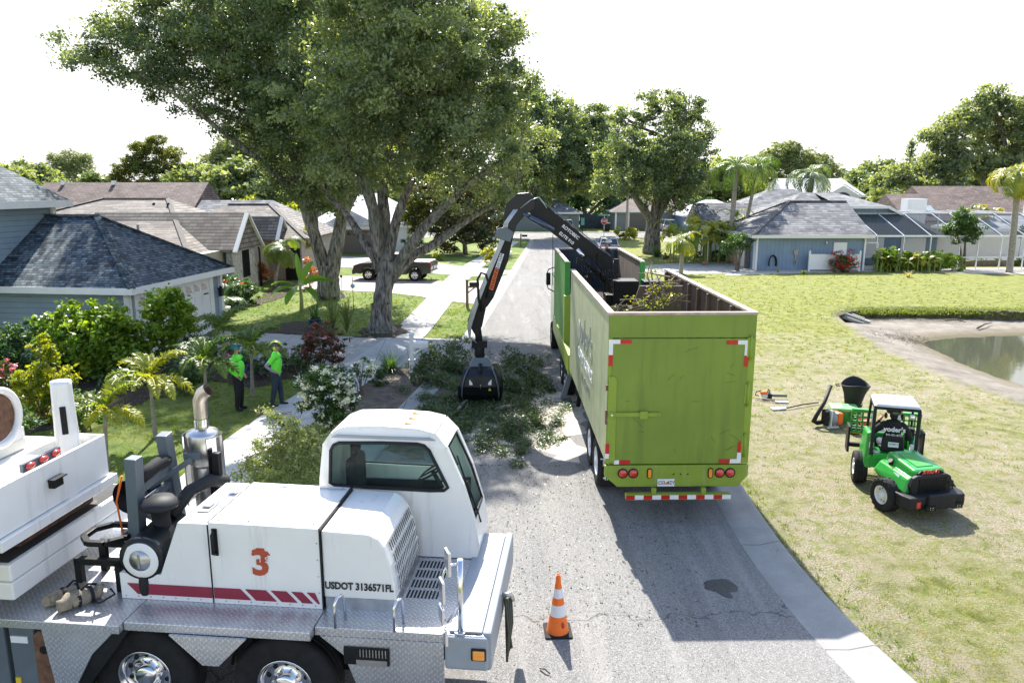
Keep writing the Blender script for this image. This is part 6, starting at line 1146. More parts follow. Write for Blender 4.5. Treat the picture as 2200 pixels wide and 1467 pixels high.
lp = MB(); lp.prism([(-W+.01,1.16),(-W+.14,1.16),(-W+.16,1.2),(-W+.16,2.70),(-W+.12,2.76),(-W+.01,2.76)], -.045,-.026,'y'); lp.build('latch_plate', M['lime'], DR, .004)
lb = MB(); lb.box(-W+.04,-W+.92,-.075,-.05,2.03,2.10).cyl((-W+.92,-.075,2.065),(-W+.92,-.05,2.065),.035).cyl((-W+.08,-.085,2.065),(-W+.08,-.03,2.065),.055).box(-W+.58,-W+.72,-.095,-.03,1.99,2.13); lb.build('latch_bar', M['lime'], DR, .004)
MB().cyl((-W+.08,-.10,2.065),(-W+.08,-.085,2.065),.02,n=10).build('bolt', M['chrome'], DR)
MB().box(-W-.03,-W+.02,-.04,.01,1.88,2.14).box(-W-.03,-W+.02,-.04,.01,2.5,2.6).build('rust_catch', M['rust'], DR)
for z in (3.05,2.2,1.25):
    hn = MB(); hn.cyl((W-.09,-.04,z),(W-.09,-.04,z+.45),.022).box(W-.15,W-.03,-.035,-.02,z+.05,z+.4); hn.build('hinge', M['lime'], DR)
bp = MB(); bp.prism([(-W-.02,1.10),(W+.0,1.10),(W+.0,.90),(W-.17,.69),(-W+.22,.69),(-W-.02,.90)], -.05, .03, 'y'); BP = bp.build('rear_bumper', M['limebump'], T, .006)
for x in (-.99,-.80,.78,.97):
    MB().lathe([(.092,0),(.092,.02),(.075,.025)], (x,-.05,.955), (0,-1,0), 24).build('lamp_ring', M['rubber'], BP); MB().lathe([(0,.03),(.05,.03),(.072,.02)][::-1] if False else [(.076,.018),(.06,.034),(0,.04)], (x,-.05,.955), (0,-1,0), 24).build('tail_lamp', M['redlamp'], BP)
for x in (-.5,.61):
    MB().prism([(x+.05*math.cos(a), .95+(.05 if math.sin(a)>0 else -.05)+.05*math.sin(a)) for a in np.linspace(0, 2*math.pi, 21)[:-1]], -.062,-.05,'y').build('lamp_ring', M['rubber'], BP); MB().prism([(x+.032*math.cos(a), .95+(.05 if math.sin(a)>0 else -.05)+.032*math.sin(a)) for a in np.linspace(0, 2*math.pi, 21)[:-1]], -.075,-.062,'y').build('amber_lamp', M['amber'], BP)
for x in (-.06,.07,.2): MB().cyl((x,-.054,.93),(x,-.049,.93),.016,n=8).build('bolt', M['black'], BP)
pt = MB().box(-.35,-.04,-.062,-.052,.70,.84).build('licence_plate', M['whiteref'], BP, .002)
text('plate_number', 'CS3', M['lettblack'], pt, (-.275,-.064,.768), (R(90),0,0), .095, sx=.8, bold=.001); text('plate_number', '4ZY', M['lettblack'], pt, (-.105,-.064,.768), (R(90),0,0), .095, sx=.8, bold=.001)
MB().ell((-.175,-.062,.77),(.02,.004,.02),12,8).ell((-.195,-.062,.75),(.018,.004,.018),12,8).build('plate_emblem', M['orange'], pt); MB().ell((-.17,-.062,.745),(.016,.004,.009),10,6).build('plate_emblem', M['green'], pt)
# reflector tape
def tape(segs):
    for (x0,x1,z0,z1,c) in segs: MB().box(x0,x1,-.034,-.0265,z0,z1).build('reflector_tape', M[c], T)
h = .075; l = .20
tape([(-W+.0,-W+l,3.35,3.35+h,'whiteref'),(-W+l,-W+2*l,3.35,3.35+h,'red'),(-W+.0,-W+h,3.35-l+h*0,3.35,'whiteref'),(-W+.0,-W+h,3.35-2*l,3.35-l,'red'),
      (W-.12-2*l,W-.12-l,3.33,3.33+h,'red'),(W-.12-l,W-.12,3.33,3.33+h,'whiteref'),(W-.12-h,W-.12,3.33-l,3.33,'whiteref'),(W-.12-h,W-.12,3.33-2*l,3.33-l,'red'),
      (W-.14-2*l,W-.14-l,1.13,1.13+h,'red'),(W-.14-l,W-.14,1.13,1.13+h,'whiteref'),(W-.14-h,W-.14,1.13+h,1.13+l,'whiteref'),(W-.14-h,W-.14,1.13+l,1.13+2*l,'red'),
      (-W+.15,-W+.24,1.12,1.12+h,'whiteref'),(-W+.24,-W+.24+l,1.12,1.12+h,'red')])
MB().box(-W-.02,-W+.05,-.06,-.052,1.33,1.52).build('reflector_tape', M['red'], T); MB().box(-W-.02,-W+.05,-.06,-.052,1.24,1.33).build('reflector_tape', M['whiteref'], T)
ub = MB(); ub.box(-.95,.95,-.25,-.13,.52,.62).box(-.48,-.40,-.22,-.14,.62,.72).box(.42,.50,-.22,-.14,.62,.72); UB = ub.build('underride_bar', M['lime'], T, .004)
for k in range(12):
    MB().box(-.95+k*.158,-.95+(k+1)*.158,-.256,-.2505,.53,.61).build('reflector_tape', M['red' if k % 2 == 0 else 'whiteref'], UB)
MB().box(-.55,.55,.1,Lt-.2,.85,1.13).build('chassis', M['black'], T)
for y in (3.3, 4.45):
    for s in (-1, 1): wheel('wheel', T, (s*1.10, y-1.5, .50), .50, .30, 'x', 'alu', s, rrim=.58)
MF = each('mud_flap', M['rubber'], T, 0, (-1.26,-.72,.95,.97,.28,1.1), (.72,1.26,.95,.97,.28,1.1))[0]
text('lettering', 'TA', M['lettwhite'], MF, (-1.12,.948,.78), (R(90),0,0), .22, bold=.004); text('lettering', 'FAB', M['lettwhite'], MF, (-1.08,.948,.60), (R(90),0,0), .09, sx=1.3); text('lettering', '4790', M['lettwhite'], MF, (-1.07,.948,.46), (R(90),0,0), .13, bold=.003)
sd = MB().tube([(-.95,7.0,1.1),(-1.05,7.1,.1)], .06, 6).build('landing_leg', M['black'], T)
text('lettering', "yoder's", M['lettgrey'], T, (-W-.006,3.6,2.75), (R(90),0,R(-90)), .95, ext=.003, bold=.012); text('lettering', 'SUPPLY & SERVICE', M['lettwhite'], T, (-W-.006,3.5,2.15), (R(90),0,R(-90)), .34, ext=.003, bold=.006); text('lettering', '941-451-8733', M['lettgrey'], T, (-W-.006,3.4,1.72), (R(90),0,R(-90)), .3, ext=.003)
MB().ell((-W-.004,4.75,2.72),(.004,.16,.24),14,8).build('leaf_emblem', M['lettwhite'], T)
# branches sticking out of the trailer
def branchpile(name, label, base, blobs, leaf, size, dens, per, sub, seed, nb, blen, cat='branches', group=None, kind=None, tr=.02):
    rs = np.random.RandomState(seed); base = Vector(base); t = thing(name, label, cat, base, group=group); mb = MB()
    for i in range(nb):
        b = blobs[rs.randint(len(blobs))]; c = Vector((b[0], b[1], b[2])) - base + Vector(rs.normal(0, b[3]*.4, 3)); d = Vector(rs.normal(0, 1, 3)); d.z = abs(d.z)*.45; d.normalize(); L = blen*rs.uniform(.4,1); mb.tube([c - d*L*.5, c + Vector(rs.normal(0,.04,3)), c + d*L*.5], [tr*rs.uniform(.5,1.3), tr*.7, tr*.3], 5, caps=False)
    mb.build('twigs', M['twig'], t); bl = [(b[0]-base.x, b[1]-base.y, b[2]-base.z, b[3]) for b in blobs]; C, Tn = blobcloud(bl, rs, dens, per, sub, .1, .8); C[:,2] = np.maximum(C[:,2], -base.z + .03); quadcloud('leaves', L_[leaf], t, leafverts(C, size, rs, .5, .3), Tn); return t
YB = 15.6
branchpile('cut_branch', 'leafy cut branch standing up out of the trailer box', P(1415,700,YB), [(*P(1400,585,YB),.12),(*P(1410,610,YB),.18),(*P(1395,630,YB),.16),(*P(1420,635,YB),.22),(*P(1440,610,YB+.2),.14),(*P(1415,660,YB),.28),(*P(1450,640,YB),.16),(*P(1380,650,YB),.12)], 'yel', .06, 150, 14, .12, 71, 22, .9)
branchpile('cut_branch', 'bare forked cut branch with few leaves in the trailer box', P(1350,660,YB), [(*P(1325,662,YB-1),.08),(*P(1355,640,YB),.1),(*P(1345,665,YB-1),.1)], 'yel', .06, 90, 8, .1, 72, 10, 1.0)
# ================================================================ green grapple truck
T = thing('grapple_truck', 'green grapple loader truck with wooden lined dump box ahead of the trailer', 'truck', (2.75, 22.3, 0), R(.6))
BX, BL, ZB0, ZB1 = 1.17, 4.9, 1.3, 3.9
each('side_wall', mat('truck_side_green', (.07,.29,.04), .6, var=.15, dirt=(.25,.4,.15), ds=2, dl=.6), T, 0, (-BX,-BX+.04,0,BL,ZB0,ZB1-.04), (BX-.04,BX,0,BL,ZB0,ZB1-.04))
each('wood_lining', M['wood'], T, 0, (-BX+.045,-BX+.08,.05,BL,ZB0,ZB1-.1), (BX-.08,BX-.045,.05,BL,ZB0,ZB1-.1))
MB().box(-BX-.01,-BX+.1,.0,BL,ZB1-.05,ZB1).box(BX-.1,BX+.01,.0,BL,ZB1-.05,ZB1).box(-BX+.1,BX-.1,BL-.1,BL,ZB1-.05,ZB1).build('top_rail', M['brownrim'], T)
MB().box(-BX+.08,BX-.08,BL-.08,BL,ZB0,ZB1-.06).build('front_wall', mat('dark_box_wall', (.02,.03,.045), .7, var=.4), T)
each('corner_post', M['greend'], T, .005, (-BX-.02,-BX+.14,-.06,.02,ZB0+.2,ZB1-.02), (BX-.14,BX+.02,-.06,.02,ZB0-.1,ZB1-.02))
bt = MB(); bt.box(-BX-.05,-BX+.22,-2.0,4.6,.95,1.5); bt.box(-BX,BX,-2.2,-.1,.95,1.25).box(-BX-.04,-BX+.3,-.3,0,1.5,2.9); bt.build('body_frame', M['lime'], T, .01)
MB().box(-BX+.08,BX-.08,.1,BL-.1,ZB0,ZB0+1.2).build('debris_load', M['mulch'], T)
MB().box(-.5,.5,-2.2,7.2,.7,1.0).build('chassis', M['black'], T)
cbm = MB(); cbm.prism([(5.0,.9),(7.2,.9),(7.2,1.9),(6.9,2.8),(5.0,2.85)], -1.15, 1.15, 'x'); cbm.build('cab', M['green'], T, .06)
mi = MB(); mi.box(-1.46,-1.30,4.9,4.99,2.55,3.0); MI = mi.build('mirror', M['black'], T, .03); MB().tube([(-1.15,4.95,3.2),(-1.38,4.95,3.12),(-1.42,4.95,3.0)],.02,6).tube([(-1.15,4.95,2.3),(-1.38,4.95,2.42),(-1.42,4.95,2.55)],.02,6).tube([(-1.25,4.5,2.6),(-1.26,4.5,4.4)],.012,5).build('mirror_arm', M['black'], MI)
for y in (-.6,.6,5.9): 
    for s in (-1,1): wheel('wheel', T, (s*1.05, y, .52), .52, .32, 'x', 'steel', s)
for s in (-1,1):
    ol = MB(); ol.bar((s*1.0,-1.35,1.2),(s*1.30,-1.35,.08),.14,.2,(0,1,0)); ol.box(s*1.30-.25,s*1.30+.25,-1.55,-1.15,.0,.06); ol.build('stabiliser_leg', M['dgrey'], T, .01)
# loader
ld = MB(); ld.cyl((.25,-1.2,.9),(.25,-1.2,2.5),.35).box(-.2,.8,-1.6,-.8,1.0,2.0).cyl((.25,-1.2,2.5),(.25,-1.2,2.62),.6); ld.build('loader_pedestal', mat('dark_green_paint', (.03,.09,.03), .45, var=.2), T, .01)
tw_ = MB(); tw_.box(.05,.75,-1.6,-.9,2.6,3.5).box(-.15,.25,-1.45,-1.0,2.6,3.1); tw_.build('loader_turret', M['black'], T, .03)
bxm = MB(); bxm.box(.95,1.52,-1.3,-.7,2.7,3.45); BXM = bxm.build('engine_box', M['black'], T, .02)
lv = MB()
for i in range(2):
    for j in range(5): lv.box(1.0+i*.26,1.2+i*.26,-1.305,-1.295,2.82+j*.12,2.87+j*.12)
lv.build('louvre', M['grey'], BXM)
se_ = MB(); se_.box(-.05,.35,-.8,-.35,3.35,3.45).box(-.05,.35,-.42,-.35,3.45,4.0).bar((.15,-.6,2.5),(.15,-.6,3.4),.12,.12); se_.build('operator_seat', M['plastic'], T, .02)
def wl(px, py, Y): return P(px, py, Y)
inv = Matrix.Translation(-Vector(T.location)); Rz_ = Matrix.Rotation(-T.rotation_euler.z, 3, 'Z')
L3 = lambda p: Rz_ @ (Vector(p) - Vector(T.location))
def plate(pts2, Y0, Y1, nm_, m, par, bev=.01):          # profile read from the photo at depth Y0, given real thickness towards Y1
    a = [L3(P(x, y, Y0)) for x, y in pts2]; dy = Vector((0, Y1-Y0, 0)); b = [p + Rz_ @ dy for p in a]; n = len(a); mb = MB(); mb.add(a + b, [tuple(range(n)), tuple(range(n, 2*n))[::-1]] + [(i, n+i, n+(i+1) % n, (i+1) % n) for i in range(n)])
    o = mb.build(nm_, m, par, bev); return o
YL = 20.9
bm1 = plate([(1131,438),(1150,424),(1162,433),(1320,560),(1316,577),(1296,577),(1240,541),(1182,498),(1134,454)], YL, YL+.34, 'main_boom', M['black'], T)
rb_ = MB(); a, b = L3(P(1166,433,YL+.1)), L3(P(1312,550,YL+.1)); rb_.bar(a, b, .10, .03); rb_.build('boom_rail', M['dgrey'], bm1)
ang = math.atan2((b-a).z, (b-a).x)
text('lettering', 'ROTOBEC', M['lettwhite'], bm1, L3(P(1226,499,YL-.012)), (R(90),-ang,0), .125, bold=.003); text('lettering', 'ELITE 910', M['lettwhite'], bm1, L3(P(1217,512,YL-.012)), (R(90),-ang,0), .12, bold=.003)
hd_ = plate([(1088,437),(1112,416),(1135,414),(1150,424),(1148,450),(1128,462),(1110,484),(1104,505),(1090,500),(1080,470)], YL-.02, YL+.40, 'boom_elbow', M['dgrey'] if False else M['blackgloss'], T)
am_ = plate([(1085,492),(1104,500),(1092,560),(1060,640),(1046,660),(1020,655),(1040,600)], YL+.02, YL+.32, 'lower_arm', M['black'], T)
ex_ = plate([(1022,640),(1046,652),(1036,700),(1026,722),(1018,716),(1004,690)], YL+.06, YL+.28, 'arm_extension', M['black'], T)
jb = plate([(1066,492),(1088,488),(1104,500),(1096,520),(1064,512)], YL-.06, YL+.3, 'valve_box', M['dgrey'], T)
a, b = L3(P(1044,604,YL+.01)), L3(P(1066,562,YL+.01)); d = (b-a)
wlab = plate([(1050,621),(1059,624),(1072,579),(1064,576)], YL-.01, YL+.01, 'warning_label', M['orange'], am_, 0); slab = plate([(1064,576),(1072,579),(1083,546),(1075,543)], YL-.01, YL+.01, 'warning_label', M['whiteref'], am_, 0)
aa = math.atan2((L3(P(1068,577,YL))-L3(P(1055,622,YL))).z, (L3(P(1068,577,YL))-L3(P(1055,622,YL))).x)
text('lettering', 'WARNING', M['lettblack'], am_, L3(P(1062.5,598,YL-.016)), (R(90),-aa,0), .13, bold=.002); text('lettering', 'STAY CLEAR', M['lettblack'], am_, L3(P(1073.5,561,YL-.016)), (R(90),-aa,0), .095, bold=.001)
hs_ = MB()
for k in range(4):
    hs_.tube([L3(P(x-k*2.6+dx, y, YL-.04)) for x, y, dx in ((1112,450,0),(1092,478,0),(1082,520,0),(1052,590,0),(1028,650,0),(1012,700,0),(1010,725,2*k),(1024,737,3*k))], .017, 5)
hs_.tube([L3(P(x, y, YL-.05)) for x, y in ((1118,448),(1140,430),(1158,424),(1166,434),(1175,448))], .012, 5); hs_.build('hydraulic_hose', mat('highlit_hose', (.5,.54,.58), .3, .7), T)  # hose colour raised so that it carries its own highlight lines
lp_ = MB(); lp_.tube([L3(P(x, y, YL-.05)) for x, y in ((1044,640),(1050,610),(1044,590),(1034,586),(1026,600),(1028,640),(1034,668))], .035, 6); lp_.build('hose_loop', M['black'], T)
cy = MB(); cy.cyl(L3(P(1124,459,YL-.1)), L3(P(1140,468,YL-.1)), .055); cy.cyl(L3(P(1138,466,YL-.1)), L3(P(1190,495,YL-.1)), .085); cy.build('cylinder', mat('blue_black_cylinder', (.02,.04,.08), .25, coat=.5), T); MB().cyl(L3(P(1240,535,YL-.12)), L3(P(1258,556,YL-.12)), .05).build('cylinder_rod', M['chrome'], T); MB().cyl(L3(P(1256,554,YL-.12)), L3(P(1302,605,YL-.12)), .10).build('cylinder', M['black'], T)
hh = MB(); rs = np.random.RandomState(5)
for k in range(16): x, y = rs.uniform(1245,1330), rs.uniform(555,600); hh.tube([L3(P(x, y, YL-.25)), L3(P(x+rs.uniform(-15,15), y+rs.uniform(10,25), YL-.35)), L3(P(x+rs.uniform(-5,25), y+rs.uniform(20,50), YL-.2))], .016, 5)
for k in range(8): x, y = rs.uniform(1240,1300), rs.uniform(550,605); p = L3(P(x, y, YL-.1)); hh.box(p.x-.06,p.x+.06,p.y-.05,p.y+.05,p.z-.07,p.z+.07)
hh.build('hydraulic_lines', M['black'], T)
# grapple
gp_ = MB(); YG = YL+.15
c = L3(P(1030,722,YG)); gp_.cyl(L3(P(1026,705,YG)), L3(P(1030,735,YG)), .1); gp_.box(c.x-.22,c.x+.22,c.y-.12,c.y+.12,c.z-.32,c.z-.12); gp_.cyl(c+Vector((0,0,-.6)), c+Vector((0,0,-.3)), .14); gp_.build('rotator', M['black'], T, .01)
c2 = c + Vector((.03,0,-.58)); bkt = MB()
def shell(side):
    mb = MB(); n = 9; W0 = .62; pr = []
    for i in range(n): a = R(-8 + 98*i/(n-1)); pr.append((side*(.06 + .58*math.cos(a) if False else .62*math.cos(a*1.0)), -.95*math.sin(a)*1.0))
    return pr
def grab(sgn):
    mb = MB(); pr = [(0.10,-.25),(.40,-.30),(.58,-.48),(.62,-.75),(.55,-1.0),(.38,-1.18),(.10,-1.25),(.03,-1.22)]; wd = [.36,.42,.52,.60,.62,.60,.56,.54]; vs = []
    for (y, z), w in zip(pr, wd):
        for u in (-1,-.72,-.36,0,.36,.72,1): vs.append(c2 + Vector((u*w, sgn*(y - .05*abs(u)*0) * (1 - .12*u*u), z)))
    k = 7; mb.add(vs, [(i*k+j, i*k+j+1, (i+1)*k+j+1, (i+1)*k+j) for i in range(len(pr)-1) for j in range(k-1)], False)
    for e in (-1, 1):
        pts = [c2 + Vector((e*w, sgn*y*.88, z)) for (y, z), w in zip(pr, wd)]; cc = c2 + Vector((e*.45, 0, -.7)); mb.add(pts + [cc], [(i, i+1, len(pts)) for i in range(len(pts)-1)])
    return mb
for sg in (-1, 1):
    o = grab(sg).build('grapple_jaw', M['blackgloss'], T); s_ = o.modifiers.new('s', 'SOLIDIFY'); s_.thickness = .02
rbm = MB()
for u in (-.42, .42): rbm.tube([c2 + Vector((u*w/.5, -(y*1.0+.025), z)) for (y, z), w in zip([(0.10,-.25),(.40,-.30),(.58,-.48),(.62,-.75),(.55,-1.0),(.38,-1.18)], [.36,.42,.52,.60,.62,.60])], .022, 5)
rbm.build('jaw_rib', M['dgrey'], T)
yo = MB(); yo.hexa([c2+Vector(q) for q in ((-.42,-.3,-.42),(.42,-.3,-.42),(.42,.3,-.42),(-.42,.3,-.42),(-.2,-.14,-.02),(.2,-.14,-.02),(.2,.14,-.02),(-.2,.14,-.02))]); yo.build('grapple_frame', M['dgrey'], T, .01)
MB().cyl(c2+Vector((0,-.40,-.12)), c2+Vector((0,-.52,-.52)), .055).build('cylinder', M['black'], T); MB().cyl(c2+Vector((0,-.52,-.50)), c2+Vector((.01,-.66,-.82)), .025).build('cylinder_rod', M['chrome'], T)
for u in (-.26,.27): MB().obox(c2+Vector((u,-.60,-.62)),(.09,.012,.15),rx=R(-16)).build('sticker', M['whiteref'], T); 
MB().prism([(c2.x+.22,c2.z-.85),(c2.x+.31,c2.z-.85),(c2.x+.265,c2.z-.77)], c2.y-.645, c2.y-.632, 'y').build('warning_sticker', mat('yellow_sticker', (.75,.6,.02), .5), T)
# ================================================================ compact loader
def green_loader():
    p = G(1900, 1093); 
    T = thing('compact_loader', 'small bright green articulated loader with a roofed seat on the dry grass', 'loader', (7.65, 14.1, 0), 0)
    rear = Vector((.05,-.45,0)); ar = R(12); af = R(-18)
    def RL(mb, name, m, par, bev=0, which='r', seg=2):
        Mx = Matrix.Rotation(ar if which == 'r' else af, 3, 'Z'); off = rear if which == 'r' else Vector((0,.15,0)); mb.v = [tuple(Mx @ Vector(v) + off) for v in mb.v]; return mb.build(name, m, par, bev, seg=seg)
    # rear unit: x right, y forward, its rear face at y=-.75
    bd = MB(); bd.hexa([(-.42,-.62,.55),(.42,-.62,.55),(.46,.35,.5),(-.46,.35,.5),(-.38,-.60,1.03),(.38,-.60,1.03),(.34,.30,1.16),(-.34,.30,1.16)]); BD = RL(bd, 'engine_cover', M['green'], T, .05)
    fn = MB(); fn.hexa([(-.62,-.62,.55),(-.42,-.62,.5),(-.42,.40,.5),(-.64,.35,.75),(-.5,-.6,.84),(-.34,-.6,.90),(-.34,.40,.96),(-.5,.3,.97)]); fn.hexa([(.42,-.62,.5),(.62,-.62,.55),(.64,.35,.75),(.42,.40,.5),(.34,-.6,.90),(.5,-.6,.84),(.5,.3,.97),(.34,.40,.96)]); RL(fn, 'rear_fender', M['green'], T, .04)
    gl = MB(); gl.prism([(-.46,.52),(.46,.52),(.52,.72),(.46,.90),(.36,.95),(-.36,.95),(-.46,.90),(-.52,.72)], -.70,-.6,'y'); GL = RL(gl, 'grille_frame', M['plastic'], T, .02)
    g2 = MB()
    g2.box(-.32,.36,-.712,-.704,.58,.88)
    for i in range(17): g2.box(-.31+i*.04,-.295+i*.04,-.718,-.712,.59,.87)
    RL(g2, 'radiator_grille', M['black'], GL); RL(MB().cyl((.43,-.72,.75),(.43,-.70,.75),.04), 'plug', M['black'], GL)
    bp = MB(); bp.prism([(-.72,-.72),(-.66,-.92),(.66,-.92),(.76,-.72),(.76,-.45),(.62,-.6),(-.6,-.6),(-.72,-.4)], .28, .56, 'z'); bp.box(-.28,.36,-1.0,-.9,.30,.62); RL(bp, 'counterweight_bumper', M['plastic'], T, .03)
    [RL(MB().box(*q), 'hitch_bracket', M['black'], T) for q in ((-.36,-.12,-1.02,-.99,.28,.40), (.32,.56,-.99,-.95,.28,.40))]
    bl = MB()
    for x in (-.26,-.2,.4,.46): 
        for z in (.32,.36): bl.cyl((x,-1.03,z),(x,-1.015,z),.009,n=6)
    RL(bl, 'bolt', M['chrome'], T)
    [RL(MB().box(*q), 'tail_lamp', M['redlamp'], T, .006) for q in ((-.52,-.42,-.935,-.92,.33,.47), (.60,.68,-.90,-.875,.33,.47))]
    text_o = MB()
    dec = MB(); dec.hexa([(-.34,-.628,.955),(.34,-.628,.955),(.34,-.615,.955),(-.34,-.615,.955),(-.24,-.622,1.02),(.24,-.622,1.02),(.24,-.61,1.02),(-.24,-.61,1.02)]); RL(dec, 'decal', M['black'], BD)
    Mx = Matrix.Rotation(ar, 3, 'Z'); text('lettering', 'AVANT', M['redlamp'], BD, Mx @ Vector((0,-.640,.99)) + rear, (R(86),0,ar), .13, ext=.004, bold=.006, shear=.2)
    dp = MB(); dp.hexa([(-.2,-.45,1.055),(.2,-.45,1.055),(.2,.15,1.14),(-.2,.15,1.14),(-.2,-.45,1.065),(.2,-.45,1.065),(.2,.15,1.15),(-.2,.15,1.15)]); o = RL(dp, 'cover_panel', M['greend'], BD)
    RL(MB().obox((-.545,-.25,.76),(.01,.2,.2),ry=R(14)), 'white_sticker', M['whiteref'], T); RL(MB().obox((-.49,.05,.90),(.012,.3,.05),ry=R(20)), 'decal', M['redlamp'], T)
    RL(MB().cyl((-.38,.1,.97),(-.42,.1,1.02),.06), 'filler_cap', M['black'], T)
    tl = []
    for s, y in ((-1,-.18),(1,-.18)):
        w = wheel('wheel', T, (0,0,0), .36, .28, 'x', 'alu', s, tread_=18, rrim=.55, blades=0); w.location = Mx @ Vector((s*.68, y, .36)) + rear; w.rotation_euler.z = ar
    # front unit
    fl_ = MB(); fl_.prism([(-.50,.52),(.5,.52),(.55,.75),(.48,.85),(-.48,.85),(-.55,.75)], .15, .9, 'y'); fl_.box(-.42,.42,.1,.4,.75,.9); RL(fl_, 'seat_platform', M['green'], T, .03, 'f')
    gd = MB(); gd.hexa([(-.60,.2,.45),(-.40,.15,.5),(-.40,1.0,.5),(-.62,1.0,.6),(-.55,.25,1.35),(-.42,.25,1.35),(-.42,.95,1.3),(-.55,.95,1.3)]); gd.hexa([(.40,.15,.5),(.60,.2,.45),(.62,1.0,.6),(.40,1.0,.5),(.42,.25,1.0),(.55,.25,1.0),(.55,.95,1.25),(.42,.95,1.25)]); RL(gd, 'side_guard', M['green'], T, .05, 'f')
    RL(MB().box(-.45,.45,.95,1.1,.4,1.15), 'front_panel', M['green'], T, .04, 'f')
    for s in (-1,1):
        w = wheel('wheel', T, (0,0,0), .38, .30, 'x', 'alu', s, rrim=.5); w.location = Matrix.Rotation(af, 3, 'Z') @ Vector((s*.62,.55,.38)) + Vector((0,.15,0)); w.rotation_euler.z = af
    rp = MB()
    for s in (-.46,.46): rp.bar((s,.12,.85),(s,.12,1.98),.07,.07); rp.bar((s*1.05,.95,1.15),(s*.98,.82,2.0),.05,.06); rp.bar((s,.12,1.98),(s*.98,.84,2.02),.06,.06)
    rp.bar((-.46,.12,1.98),(.46,.12,1.98),.06,.06); RL(rp, 'roll_frame', M['plastic'], T, .01, 'f')
    rf = MB(); rf.hexa([(-.5,.06,2.02),(.5,.06,2.02),(.48,.95,2.05),(-.48,.95,2.05),(-.44,.12,2.09),(.44,.12,2.09),(.42,.9,2.12),(-.42,.9,2.12)]); RL(rf, 'roof_canopy', mat('pale_roof_plastic', (.55,.57,.56), .35), T, .03, 'f')
    RL(MB().ell((.3,.05,1.84),(.07,.05,.07),12,8), 'work_lamp', M['chrome'], T, 0, 'f')
    st = MB(); st.hexa([(-.26,.22,.9),(.26,.22,.9),(.26,.32,.9),(-.26,.32,.9),(-.2,.16,1.32),(.2,.16,1.32),(.2,.24,1.32),(-.2,.24,1.32)]); st.box(-.25,.25,.3,.7,.88,.98); S_ = RL(st, 'seat', M['plastic'], T, .04, 'f')
    RL(MB().obox((0,.178,1.12),(.22,.008,.13),rx=R(-8)), 'sign_plate', M['whiteref'], S_, 0, 'f'); Mf = Matrix.Rotation(af, 3, 'Z'); text('lettering', "yoder's", M['lettblack'], S_, Mf @ Vector((0,.166,1.135)) + Vector((0,.15,0)), (R(82),0,af), .065, ext=.001); text('lettering', '941-451-8733', M['lettblack'], S_, Mf @ Vector((0,.171,1.085)) + Vector((0,.15,0)), (R(82),0,af), .028, ext=.001)
    RL(MB().box(-.5,-.4,.2,.3,.98,1.12).box(.38,.46,.3,.4,.9,1.1), 'control_box', M['whitetrim'], T, .01, 'f'); RL(MB().box(.3,.5,.62,.8,1.1,1.4).tube([(.4,.5,.9),(.42,.6,1.35)],.02,6), 'console', M['plastic'], T, .02, 'f')
    # attachment: grapple fork with perforated green guards
    for s in (-1,1):
        g = MB(); x0 = s*.52
        for k in range(5): g.box(x0-.26+k*.12,x0-.22+k*.12,1.45,1.49,.95,1.5)
        for k in range(5): g.box(x0-.26,x0+.26,1.45,1.485,.95+k*.13,.99+k*.13)
        g.box(x0-.26,x0+.26,1.40,1.52,1.48,1.56); RL(g, 'perforated_guard', M['greend'], T, 0, 'f')
    fk = MB(); fk.box(-.85,-.8,1.2,1.6,.5,1.15).box(.8,.85,1.2,1.6,.5,1.15).box(-.85,.85,1.5,1.6,.55,.65).box(-.85,.85,1.5,1.6,.95,1.03)
    fk.box(-.22,.22,1.0,1.5,.5,.65); RL(fk, 'fork_frame', M['plastic'], T, 0, 'f'); RL(MB().bar((-.3,1.0,.6),(-.3,1.35,1.5),.08,.08).bar((.25,1.0,.6),(.25,1.35,1.5),.08,.08), 'lift_cylinder', M['alu'], T, 0, 'f')
    RL(MB().box(-.78,-.5,1.62,1.66,.86,.94), 'yellow_plate', mat('yellow_label', (.7,.55,.03), .5), T, 0, 'f')
    T.scale = (.87,)*3; T.location = (7.62, 14.15, 0); return T, af
LOADER, LAF = green_loader()
